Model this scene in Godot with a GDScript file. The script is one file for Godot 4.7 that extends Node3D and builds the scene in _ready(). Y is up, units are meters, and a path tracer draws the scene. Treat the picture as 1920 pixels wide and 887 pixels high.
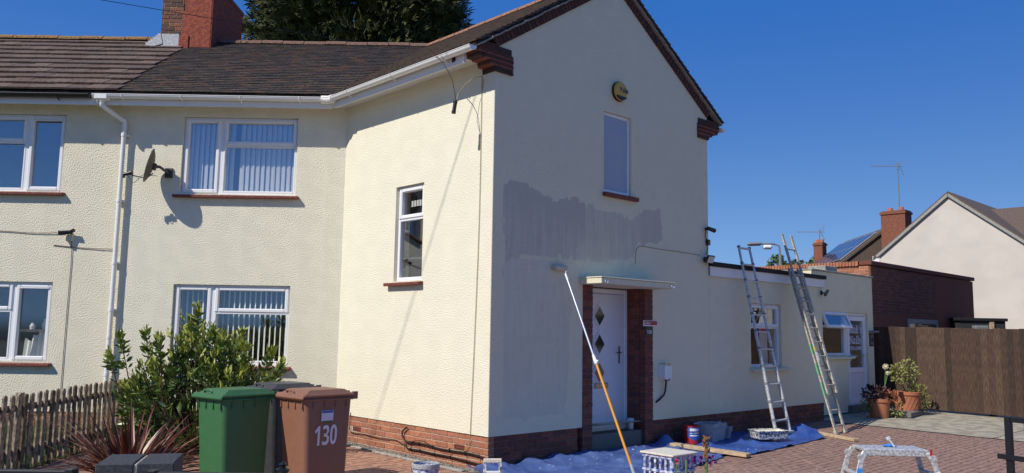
extends Node3D

# ------------------------------------------------------------------ frames
const CORNER := Vector3(-0.2433, 0.0, -9.8375)      # near corner of the house
const INNER := Vector3(-2.5751, 0.0, -12.3119)     # inner corner of the two front walls
var TL := Transform3D(Basis(), INNER)
var TF := Transform3D(Basis(Vector3.UP, deg_to_rad(-46.7)), INNER)
var TG := Transform3D(Basis(Vector3.UP, deg_to_rad(43.3)), CORNER)
var rng := RandomNumberGenerator.new()
var M := {}
var taken := {}
var brick_meshes := {}

# ------------------------------------------------------------------ mesh builder
class MB:
	var v := PackedVector3Array()
	var n := PackedVector3Array()
	var uv := PackedVector2Array()
	var c := PackedColorArray()
	var col := Color(1, 1, 1)
	var colored := false
	func vert(p: Vector3, nn: Vector3, t := Vector2.ZERO) -> void:
		v.append(p); n.append(nn); uv.append(t); c.append(col)
	func tri(a: Vector3, b: Vector3, d: Vector3) -> void:
		var nn := (b - a).cross(d - a).normalized()
		vert(a, nn); vert(d, nn); vert(b, nn)
	func quad(a: Vector3, b: Vector3, d: Vector3, e: Vector3) -> void:
		tri(a, b, d); tri(a, d, e)
	func quaduv(a: Vector3, b: Vector3, d: Vector3, e: Vector3, ta: Vector2, tb: Vector2, td: Vector2, te: Vector2) -> void:
		var nn := (b - a).cross(d - a).normalized()
		vert(a, nn, ta); vert(d, nn, td); vert(b, nn, tb)
		vert(a, nn, ta); vert(e, nn, te); vert(d, nn, td)
	func tri_n(a: Vector3, b: Vector3, d: Vector3, na: Vector3, nb: Vector3, nd: Vector3) -> void:
		if (b - a).cross(d - a).dot(na + nb + nd) >= 0.0:
			vert(a, na); vert(d, nd); vert(b, nb)
		else:
			vert(a, na); vert(b, nb); vert(d, nd)
	func box(t: Transform3D, s: Vector3, bev := 0.0) -> void:
		var h := s * 0.5
		if bev <= 0.0:
			var p := []
			for i in 8:
				p.append(t * Vector3(h.x if i & 1 else -h.x, h.y if i & 2 else -h.y, h.z if i & 4 else -h.z))
			quad(p[4], p[5], p[7], p[6]); quad(p[1], p[0], p[2], p[3])
			quad(p[5], p[1], p[3], p[7]); quad(p[0], p[4], p[6], p[2])
			quad(p[6], p[7], p[3], p[2]); quad(p[0], p[1], p[5], p[4])
			return
		var b := minf(bev, minf(h.x, minf(h.y, h.z)) * 0.95)
		for ax in 3:
			var a1 := (ax + 1) % 3
			var a2 := (ax + 2) % 3
			for sg in [-1.0, 1.0]:
				var q := []
				for k in 4:
					var w := Vector3.ZERO
					w[ax] = h[ax] * sg
					w[a1] = (h[a1] - b) * (1.0 if k == 1 or k == 2 else -1.0)
					w[a2] = (h[a2] - b) * (1.0 if k >= 2 else -1.0)
					q.append(t * w)
				if sg > 0: quad(q[0], q[1], q[2], q[3])
				else: quad(q[3], q[2], q[1], q[0])
			for s1 in [-1.0, 1.0]:
				for s2 in [-1.0, 1.0]:
					var q2 := []
					for k in 4:
						var w := Vector3.ZERO
						w[ax] = (h[ax] - b) * (1.0 if k == 1 or k == 2 else -1.0)
						w[a1] = (h[a1] if k < 2 else h[a1] - b) * s1
						w[a2] = (h[a2] - b if k < 2 else h[a2]) * s2
						q2.append(t * w)
					if s1 * s2 > 0: quad(q2[0], q2[3], q2[2], q2[1])
					else: quad(q2[0], q2[1], q2[2], q2[3])
		for i in 8:
			var sx := 1.0 if i & 1 else -1.0
			var sy := 1.0 if i & 2 else -1.0
			var sz := 1.0 if i & 4 else -1.0
			var a := t * Vector3(h.x * sx, (h.y - b) * sy, (h.z - b) * sz)
			var d := t * Vector3((h.x - b) * sx, h.y * sy, (h.z - b) * sz)
			var e := t * Vector3((h.x - b) * sx, (h.y - b) * sy, h.z * sz)
			if sx * sy * sz > 0: tri(a, d, e)
			else: tri(a, e, d)
	func b3(x0: float, x1: float, y0: float, y1: float, z0: float, z1: float, bev := 0.0) -> void:
		box(Transform3D(Basis(), Vector3((x0 + x1) / 2, (y0 + y1) / 2, (z0 + z1) / 2)), Vector3(x1 - x0, y1 - y0, z1 - z0), bev)
	func bar(a: Vector3, b: Vector3, w: float, d: float, up := Vector3.UP, bev := 0.0) -> void:
		var y := (b - a).normalized()
		var x := up.cross(y)
		if x.length() < 0.01: x = Vector3.RIGHT.cross(y)
		x = x.normalized()
		box(Transform3D(Basis(x, y, x.cross(y)), (a + b) / 2), Vector3(w, a.distance_to(b), d), bev)
	func tube(pts: Array, r, sides := 8, caps := true) -> void:
		var k := pts.size()
		var ref := Vector3.UP
		var rings := []
		var norms := []
		var prev := Vector3.ZERO
		for i in k:
			var d: Vector3 = (pts[mini(i + 1, k - 1)] - pts[maxi(i - 1, 0)]).normalized()
			if i == 0:
				ref = Vector3.UP if absf(d.y) < 0.9 else Vector3.RIGHT
				prev = d.cross(ref).normalized()
			var x := (prev - d * prev.dot(d)).normalized()
			prev = x
			var y := d.cross(x)
			var rr: float = r[i] if r is Array else r
			var ring := PackedVector3Array()
			var nn := PackedVector3Array()
			for j in sides:
				var a := TAU * j / sides
				var o := x * cos(a) + y * sin(a)
				ring.append(pts[i] + o * rr); nn.append(o)
			rings.append(ring); norms.append(nn)
		for i in k - 1:
			for j in sides:
				var j2 := (j + 1) % sides
				tri_n(rings[i][j], rings[i][j2], rings[i + 1][j2], norms[i][j], norms[i][j2], norms[i + 1][j2])
				tri_n(rings[i][j], rings[i + 1][j2], rings[i + 1][j], norms[i][j], norms[i + 1][j2], norms[i + 1][j])
		if caps:
			for j in range(1, sides - 1):
				tri(rings[0][0], rings[0][j + 1], rings[0][j])
				tri(rings[k - 1][0], rings[k - 1][j], rings[k - 1][j + 1])
	func lathe(t: Transform3D, prof: Array, sides := 24) -> void:
		for i in prof.size() - 1:
			var p: Vector2 = prof[i]
			var q: Vector2 = prof[i + 1]
			var dn := Vector2(q.y - p.y, p.x - q.x).normalized()
			for j in sides:
				var a := TAU * j / sides
				var b := TAU * (j + 1) / sides
				var ca := Vector3(cos(a), 0, -sin(a))
				var cb := Vector3(cos(b), 0, -sin(b))
				var na := t.basis * (ca * dn.x + Vector3.UP * dn.y)
				var nb := t.basis * (cb * dn.x + Vector3.UP * dn.y)
				var p0 := t * (ca * p.x + Vector3.UP * p.y)
				var p1 := t * (cb * p.x + Vector3.UP * p.y)
				var q0 := t * (ca * q.x + Vector3.UP * q.y)
				var q1 := t * (cb * q.x + Vector3.UP * q.y)
				tri_n(p0, p1, q1, na, nb, nb); tri_n(p0, q1, q0, na, nb, na)
	func extr(poly: PackedVector2Array, d: float, t: Transform3D) -> void:
		if Geometry2D.is_polygon_clockwise(poly):
			poly = poly.duplicate(); poly.reverse()
		var idx := Geometry2D.triangulate_polygon(poly)
		for i in range(0, idx.size(), 3):
			var a := poly[idx[i]]
			var b := poly[idx[i + 1]]
			var e := poly[idx[i + 2]]
			if (b - a).cross(e - a) < 0:
				var tmp := b
				b = e; e = tmp
			tri(t * Vector3(a.x, a.y, d), t * Vector3(b.x, b.y, d), t * Vector3(e.x, e.y, d))
			tri(t * Vector3(a.x, a.y, 0), t * Vector3(e.x, e.y, 0), t * Vector3(b.x, b.y, 0))
		for i in poly.size():
			var a := poly[i]
			var b := poly[(i + 1) % poly.size()]
			quad(t * Vector3(a.x, a.y, 0), t * Vector3(b.x, b.y, 0), t * Vector3(b.x, b.y, d), t * Vector3(a.x, a.y, d))
	func mesh() -> ArrayMesh:
		var arr := []
		arr.resize(Mesh.ARRAY_MAX)
		arr[Mesh.ARRAY_VERTEX] = v
		arr[Mesh.ARRAY_NORMAL] = n
		arr[Mesh.ARRAY_TEX_UV] = uv
		if colored: arr[Mesh.ARRAY_COLOR] = c
		var m := ArrayMesh.new()
		m.add_surface_from_arrays(Mesh.PRIMITIVE_TRIANGLES, arr)
		return m

# ------------------------------------------------------------------ scene helpers
func numbered(called: String) -> String:
	if not taken.has(called):
		taken[called] = 0
		return called
	taken[called] += 1
	return "%s_%03d" % [called, taken[called]]

func put(mb: MB, called: String, m: Material, parent: Node, t := Transform3D()) -> MeshInstance3D:
	return put_mesh(mb.mesh(), called, m, parent, t)

func put_mesh(mesh: Mesh, called: String, m: Material, parent: Node, t := Transform3D()) -> MeshInstance3D:
	var o := MeshInstance3D.new()
	o.mesh = mesh
	o.material_override = m
	o.transform = t
	o.name = numbered(called) if parent == self else called
	parent.add_child(o, true)
	return o

func thing(called: String, label: String, category: String, group := "", t := Transform3D()) -> Node3D:
	var o := Node3D.new()
	o.name = numbered(called)
	o.transform = t
	add_child(o, true)
	tag(o, label, category, group)
	return o

func tag(o: Node, label: String, category: String, group := "") -> void:
	o.set_meta("label", label)
	o.set_meta("category", category)
	if group != "": o.set_meta("group", group)

func part(called: String, parent: Node, t := Transform3D()) -> Node3D:
	var o := Node3D.new()
	o.name = called
	o.transform = t
	parent.add_child(o, true)
	return o

func structure(o: Node) -> Node:
	o.set_meta("kind", "structure")
	return o

func lin(r: float, g: float, b: float, a := 1.0) -> Color:
	var cc := Color(r, g, b).linear_to_srgb()
	cc.a = a
	return cc

func mat(key: String, cc: Color, rough := 0.8, metal := 0.0) -> StandardMaterial3D:
	var m := StandardMaterial3D.new()
	m.albedo_color = cc
	m.roughness = rough
	m.metallic = metal
	m.resource_name = key
	M[key] = m
	return m

func noise_image(size: int, freq: float, sd: int, type := FastNoiseLite.TYPE_SIMPLEX, oct := 3) -> Image:
	var f := FastNoiseLite.new()
	f.noise_type = type
	f.seed = sd
	f.frequency = freq
	f.fractal_octaves = oct
	var im := f.get_seamless_image(size, size)
	im.convert(Image.FORMAT_RGB8)
	return im

# a triplanar noise tint between two linear colours
func tint_tex(sd: int, freq: float, ca: Color, cb: Color, size := 256, oct := 4) -> ImageTexture:
	var im := noise_image(size, freq, sd, FastNoiseLite.TYPE_SIMPLEX, oct)
	var out := Image.create(size, size, false, Image.FORMAT_RGB8)
	for y in size:
		for x in size:
			var t := smoothstep(0.30, 0.70, im.get_pixel(x, y).r)
			var q := ca.lerp(cb, t)
			out.set_pixel(x, y, Color(q.r, q.g, q.b).linear_to_srgb())
	return ImageTexture.create_from_image(out)

var shared_tex := {}

func noisy(key: String, ca: Color, cb: Color, rough: float, scale: float, sd: int, freq := 0.02, bump := 0.0, bump_freq := 0.05) -> StandardMaterial3D:
	var m := mat(key, Color(1, 1, 1), rough)
	var rr := [ca.r / cb.r, ca.g / cb.g, ca.b / cb.b]
	var fq := snappedf(freq, 0.01)
	if rr.max() - rr.min() < 0.14:
		var ratio := snappedf((rr[0] + rr[1] + rr[2]) / 3.0, 0.03)
		var k := "%.2f_%.2f" % [ratio, fq]
		if not shared_tex.has(k):
			shared_tex[k] = tint_tex(shared_tex.size() + 3, fq, Color(ratio, ratio, ratio), Color(1, 1, 1))
		m.albedo_texture = shared_tex[k]
		m.albedo_color = lin(cb.r, cb.g, cb.b)
	else:
		m.albedo_texture = tint_tex(sd, freq, ca, cb)
	m.uv1_triplanar = true
	m.uv1_world_triplanar = true
	m.uv1_scale = Vector3.ONE * scale
	m.uv1_offset = Vector3(fmod(sd * 0.37, 1.0), fmod(sd * 0.61, 1.0), fmod(sd * 0.83, 1.0))
	if bump > 0.0:
		m.heightmap_enabled = true
		m.heightmap_scale = bump
		var bk := "bump%.2f" % bump_freq
		if not shared_tex.has(bk):
			shared_tex[bk] = ImageTexture.create_from_image(noise_image(256, bump_freq, 77))
		m.heightmap_texture = shared_tex[bk]
	return m

func glass(key: String, alpha: float) -> StandardMaterial3D:
	var m := mat(key, Color(0.95, 0.97, 1.0, alpha), 0.02, 1.0)
	var im := Image.create(4, 4, false, Image.FORMAT_RGB8)
	im.fill(Color.WHITE)
	m.albedo_texture = ImageTexture.create_from_image(im)
	m.transparency = BaseMaterial3D.TRANSPARENCY_ALPHA
	return m

func gy(z: float) -> float:
	return minf(0.16, 0.015 * maxf(0.0, -9.84 - z))

func GW(u: float, nn: float) -> Vector3:
	var p := TG * Vector3(u, 0, nn)
	p.y = gy(p.z)
	return p

func text_mesh(s: String, size: float, depth: float, font_name := "Droid Sans", bold := true) -> TextMesh:
	var t := TextMesh.new()
	var f := SystemFont.new()
	f.font_names = PackedStringArray([font_name])
	if bold: f.font_weight = 700
	t.font = f
	t.text = s
	t.font_size = 64
	t.pixel_size = size / 46.0
	t.depth = depth
	t.curve_step = 4.0
	return t

# wall panel with rectangular openings, front face at z = 0, going back to -depth
func wall_panel(mb: MB, x0: float, x1: float, y0: float, y1: float, holes: Array, depth: float, uvbox := Rect2()) -> void:
	var xs := [x0, x1]
	var ys := [y0, y1]
	for h in holes:
		xs.append(h[0]); xs.append(h[1]); ys.append(h[2]); ys.append(h[3])
	xs.sort(); ys.sort()
	for i in xs.size() - 1:
		for j in ys.size() - 1:
			var a: float = xs[i]
			var b: float = xs[i + 1]
			var e: float = ys[j]
			var f: float = ys[j + 1]
			if b - a < 0.0005 or f - e < 0.0005: continue
			var inside := false
			for h in holes:
				if (a + b) / 2 > h[0] and (a + b) / 2 < h[1] and (e + f) / 2 > h[2] and (e + f) / 2 < h[3]: inside = true
			if inside: continue
			if uvbox.size.x > 0:
				var uvs := []
				for p in [Vector2(a, e), Vector2(b, e), Vector2(b, f), Vector2(a, f)]:
					uvs.append(Vector2((p.x - uvbox.position.x) / uvbox.size.x, 1.0 - (p.y - uvbox.position.y) / uvbox.size.y))
				mb.quaduv(Vector3(a, e, 0), Vector3(b, e, 0), Vector3(b, f, 0), Vector3(a, f, 0), uvs[0], uvs[1], uvs[2], uvs[3])
			else:
				mb.quad(Vector3(a, e, 0), Vector3(b, e, 0), Vector3(b, f, 0), Vector3(a, f, 0))
			mb.quad(Vector3(b, e, -depth), Vector3(a, e, -depth), Vector3(a, f, -depth), Vector3(b, f, -depth))
	for h in holes:
		var a: float = h[0]
		var b: float = h[1]
		var e: float = h[2]
		var f: float = h[3]
		mb.quad(Vector3(a, e, -depth), Vector3(a, e, 0), Vector3(a, f, 0), Vector3(a, f, -depth))
		mb.quad(Vector3(b, e, 0), Vector3(b, e, -depth), Vector3(b, f, -depth), Vector3(b, f, 0))
		mb.quad(Vector3(a, f, 0), Vector3(b, f, 0), Vector3(b, f, -depth), Vector3(a, f, -depth))
		mb.quad(Vector3(a, e, -depth), Vector3(b, e, -depth), Vector3(b, e, 0), Vector3(a, e, 0))
	mb.quad(Vector3(x0, y0, -depth), Vector3(x0, y0, 0), Vector3(x0, y1, 0), Vector3(x0, y1, -depth))
	mb.quad(Vector3(x1, y0, 0), Vector3(x1, y0, -depth), Vector3(x1, y1, -depth), Vector3(x1, y1, 0))
	mb.quad(Vector3(x0, y1, 0), Vector3(x1, y1, 0), Vector3(x1, y1, -depth), Vector3(x0, y1, -depth))
	mb.quad(Vector3(x0, y0, -depth), Vector3(x1, y0, -depth), Vector3(x1, y0, 0), Vector3(x0, y0, 0))

# a picture-frame of four bevelled bars
func frame_bars(mb: MB, x0: float, x1: float, y0: float, y1: float, w: float, z0: float, z1: float, bev := 0.008) -> void:
	mb.b3(x0, x0 + w, y0, y1, z0, z1, bev)
	mb.b3(x1 - w, x1, y0, y1, z0, z1, bev)
	mb.b3(x0 + w, x1 - w, y1 - w, y1, z0, z1, bev)
	mb.b3(x0 + w, x1 - w, y0, y0 + w, z0, z1, bev)

# panes: [x0, x1, y0, y1, sash]; openings measured on the wall
func make_window(house: Node, T: Transform3D, x0: float, x1: float, y0: float, y1: float, panes: Array, g: Material, opt := {}) -> Node3D:
	var w := part("window", house, T)
	var zf := -0.05
	var fr := MB.new()
	frame_bars(fr, x0 + 0.002, x1 - 0.002, y0 + 0.002, y1 - 0.002, 0.05, zf - 0.07, zf)
	for p in panes:
		if p[4] == 1:
			frame_bars(fr, p[0], p[1], p[2], p[3], 0.058, zf - 0.05, zf + 0.018, 0.012)
		elif p[4] == 0:
			frame_bars(fr, p[0], p[1], p[2], p[3], 0.03, zf - 0.055, zf + 0.004, 0.006)
	if opt.has("bars"):
		for b in opt.bars:
			fr.b3(b[0], b[1], b[2], b[3], zf - 0.068, zf - 0.002, 0.004)
	put(fr, "frame", M.upvc, w)
	for p in panes:
		if p[4] == 2: continue
		var q := MB.new()
		var e := 0.05 if p[4] == 1 else 0.024
		q.b3(p[0] + e, p[1] - e, p[2] + e, p[3] - e, zf - 0.036, zf - 0.030)
		put(q, "pane", g, w)
	# the room behind the glass
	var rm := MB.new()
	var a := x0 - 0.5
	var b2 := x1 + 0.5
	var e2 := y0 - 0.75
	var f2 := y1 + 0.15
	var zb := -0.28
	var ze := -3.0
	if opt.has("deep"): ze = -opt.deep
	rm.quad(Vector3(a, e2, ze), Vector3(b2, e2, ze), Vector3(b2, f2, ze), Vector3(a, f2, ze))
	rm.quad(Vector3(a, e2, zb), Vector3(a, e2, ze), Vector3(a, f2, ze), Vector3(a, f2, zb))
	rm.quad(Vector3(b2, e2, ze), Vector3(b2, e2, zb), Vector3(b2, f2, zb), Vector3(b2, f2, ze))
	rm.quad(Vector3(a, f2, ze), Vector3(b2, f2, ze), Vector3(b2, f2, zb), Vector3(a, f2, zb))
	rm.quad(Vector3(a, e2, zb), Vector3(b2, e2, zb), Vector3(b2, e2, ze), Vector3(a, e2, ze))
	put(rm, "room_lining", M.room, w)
	if opt.has("slat"):
		var sm := MB.new()
		var hh: float = y1 - y0 - 0.08
		var seg := 6
		for i in seg:
			var xa := -0.044 + 0.088 * i / seg
			var xb := -0.044 + 0.088 * (i + 1) / seg
			var za := 0.008 * (1.0 - pow(xa / 0.044, 2))
			var zb3 := 0.008 * (1.0 - pow(xb / 0.044, 2))
			sm.quad(Vector3(xa, 0, za), Vector3(xb, 0, zb3), Vector3(xb, hh, zb3), Vector3(xa, hh, za))
		var ms := sm.mesh()
		var x := x0 + 0.07
		var ang: float = opt.slat
		while x < x1 - 0.06:
			if opt.has("gap") and x > opt.gap[0] and x < opt.gap[1]:
				x += 0.08
				continue
			var t := Transform3D(Basis(Vector3.UP, deg_to_rad(ang + rng.randf_range(-5, 5))), Vector3(x, y0 + 0.04, -0.19))
			put_mesh(ms, "blind_slat", M.blind, w, t)
			x += 0.08
	if opt.has("sill"):
		var s := MB.new()
		var sl: Array = opt.sill
		s.box(Transform3D(Basis(Vector3.RIGHT, 0.10), Vector3((sl[0] + sl[1]) / 2, y0 - 0.035, -0.015)), Vector3(sl[1] - sl[0], 0.045, 0.20), 0.008)
		put(s, "sill", opt.get("sill_mat", M.sill), w)
	return w

func brick_mesh(w: float, h: float, d: float) -> ArrayMesh:
	var key := "%d_%d_%d" % [roundi(w * 1000), roundi(h * 1000), roundi(d * 1000)]
	if not brick_meshes.has(key):
		var b := MB.new()
		b.box(Transform3D(), Vector3(w, h, d), 0.004)
		brick_meshes[key] = b.mesh()
	return brick_meshes[key]

# brickwork in a rectangle of the frame T; each brick a piece, mortar behind
func brickwork(parent: Node, T: Transform3D, x0: float, x1: float, y0: float, y1: float, z: float, mats: Array, mortar: Material, phase := 0.0, skip := []) -> void:
	var back := MB.new()
	back.b3(x0 + 0.007, x1 - 0.007, y0, y1, z - 0.10, z - 0.007)
	put(back, "mortar", mortar, parent, T)
	var y := y1
	var row := 0
	while y > y0 + 0.02:
		var h := minf(0.065, y - y0 - 0.002)
		var x := x0 - fmod(phase + (0.1125 if row % 2 else 0.0), 0.225)
		while x < x1 - 0.012:
			var a := maxf(x, x0)
			var b := minf(x + 0.215, x1)
			var ok := b - a > 0.02
			for s in skip:
				if (a + b) / 2 > s[0] and (a + b) / 2 < s[1] and y - 0.03 > s[2] and y - 0.03 < s[3]: ok = false
			if ok:
				var t := T * Transform3D(Basis(Vector3.FORWARD, rng.randf_range(-0.006, 0.006)), Vector3((a + b) / 2, y - h / 2, z - 0.05 + rng.randf_range(-0.002, 0.003)))
				put_mesh(brick_mesh(b - a, h, 0.1), "brick", mats[rng.randi() % mats.size()], parent, t)
			x += 0.225
		y -= 0.075
		row += 1

# tiled slope. T: x along the eave, y up the slope, z out of the roof
func tiles(parent: Node, T: Transform3D, rows: int, gauge: float, tw: float, th: float, xa: Callable, xb: Callable, mats: Array, cols: Array, stuff_mat: Material, parts_max: int, called := "roof_tile") -> void:
	var b := MB.new()
	var tl := gauge * 1.6
	b.box(Transform3D(Basis(), Vector3(0, tl / 2, 0)), Vector3(tw - 0.004, tl, th), 0.0)
	var tm := b.mesh()
	var rest := MB.new()
	rest.colored = true
	var made := 0
	var tilt := -th * 1.05 / gauge
	for r in rows:
		var y := r * gauge
		var l: float = xa.call(y + gauge * 0.5)
		var rr: float = xb.call(y + gauge * 0.5)
		var x := l + (tw * 0.5 if r % 2 else 0.0) - tw * 0.5 + rng.randf_range(-0.01, 0.01)
		while x < rr:
			var ca := maxf(x, l)
			var cb := minf(x + tw, rr)
			if cb - ca > tw * 0.25:
				var t := Transform3D(Basis(Vector3.RIGHT, tilt + rng.randf_range(-0.02, 0.015)) * Basis(Vector3.BACK, rng.randf_range(-0.012, 0.012)), Vector3((ca + cb) / 2, y + rng.randf_range(-0.006, 0.006), th * 1.5 + rng.randf_range(0, 0.004)))
				var k := rng.randi() % mats.size()
				if made < parts_max and cb - ca > tw * 0.95:
					put_mesh(tm, called, mats[k], parent, T * t)
					made += 1
				else:
					rest.col = cols[k]
					rest.box(T * t * Transform3D(Basis(), Vector3(0, tl / 2, 0)), Vector3(cb - ca - 0.004, tl, th))
			x += tw
	if rest.v.size() > 0:
		var o := put(rest, called + "s", stuff_mat, parent)
		o.set_meta("kind", "stuff")

func leaf_mesh(len_: float, wid: float, fold := 0.25, curl := 0.15) -> MB:
	var b := MB.new()
	var pr := [[0.0, 0.08], [0.3, 0.8], [0.55, 1.0], [0.8, 0.65], [1.0, 0.02]]
	for i in pr.size() - 1:
		var y0: float = pr[i][0] * len_
		var y1: float = pr[i + 1][0] * len_
		var w0: float = pr[i][1] * wid * 0.5
		var w1: float = pr[i + 1][1] * wid * 0.5
		var z0 := -curl * len_ * pow(pr[i][0], 2)
		var z1 := -curl * len_ * pow(pr[i + 1][0], 2)
		b.quad(Vector3(0, y0, z0), Vector3(w0, y0, z0 + fold * w0), Vector3(w1, y1, z1 + fold * w1), Vector3(0, y1, z1))
		b.quad(Vector3(-w0, y0, z0 + fold * w0), Vector3(0, y0, z0), Vector3(0, y1, z1), Vector3(-w1, y1, z1 + fold * w1))
	return b

func add_copy(dst: MB, src: MB, t: Transform3D) -> void:
	for i in src.v.size():
		dst.vert(t * src.v[i], (t.basis * src.n[i]).normalized())

func basis_dir(d: Vector3, roll: float) -> Basis:
	var y := d.normalized()
	var x := y.cross(Vector3.UP if absf(y.y) < 0.95 else Vector3.RIGHT).normalized()
	return Basis(y, roll) * Basis(x, y, x.cross(y))

func rdir() -> Vector3:
	var z := rng.randf_range(-1, 1)
	var a := rng.randf_range(0, TAU)
	return Vector3(sqrt(1 - z * z) * cos(a), z, sqrt(1 - z * z) * sin(a))


func _ready() -> void:
	rng.seed = 20240611
	set_camera_and_light()
	make_materials()
	build_ground()
	build_house()
	build_neighbour_house()
	build_extension()
	build_background()
	build_boundary()
	build_wall_fittings()
	build_work_gear()
	build_bins()
	build_plants()

func set_camera_and_light() -> void:
	var pitch := deg_to_rad(6.6431)
	var roll := deg_to_rad(0.9281)
	var fw := Vector3(0, sin(pitch), -cos(pitch))
	var u0 := Vector3.RIGHT.cross(fw)
	var r := Vector3.RIGHT * cos(roll) + u0 * sin(roll)
	var u := -Vector3.RIGHT * sin(roll) + u0 * cos(roll)
	var cam := Camera3D.new()
	cam.name = "camera"
	cam.transform = Transform3D(Basis(r, u, -fw), Vector3(0, 1.65, 0))
	cam.fov = 32.36
	cam.near = 0.05
	cam.far = 2000.0
	add_child(cam)
	cam.current = true
	var env := Environment.new()
	env.background_mode = Environment.BG_SKY
	var sm := ProceduralSkyMaterial.new()
	sm.sky_top_color = Color(0.13, 0.385, 0.715)
	sm.sky_horizon_color = Color(0.60, 0.775, 0.94)
	sm.sky_curve = 0.10
	sm.ground_bottom_color = Color(0.25, 0.24, 0.22)
	sm.ground_horizon_color = Color(0.40, 0.45, 0.50)
	sm.sky_energy_multiplier = 1.0
	sm.sun_angle_max = 0.0
	var sky := Sky.new()
	sky.sky_material = sm
	env.sky = sky
	env.tonemap_mode = Environment.TONE_MAPPER_LINEAR
	env.tonemap_exposure = 1.06
	env.sdfgi_enabled = true
	env.ssao_enabled = true
	env.ssil_enabled = true
	var we := WorldEnvironment.new()
	we.name = "world_environment"
	we.environment = env
	add_child(we)
	var sun := DirectionalLight3D.new()
	sun.name = "sun"
	sun.light_energy = 1.4
	sun.light_color = Color(1.0, 0.975, 0.925)
	sun.light_angular_distance = 0.5
	sun.shadow_enabled = true
	add_child(sun)
	sun.look_at_from_position(Vector3(-20, 30, 15), Vector3(-20, 30, 15) + Vector3(0.566, -0.688, -0.453), Vector3.UP)

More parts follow.
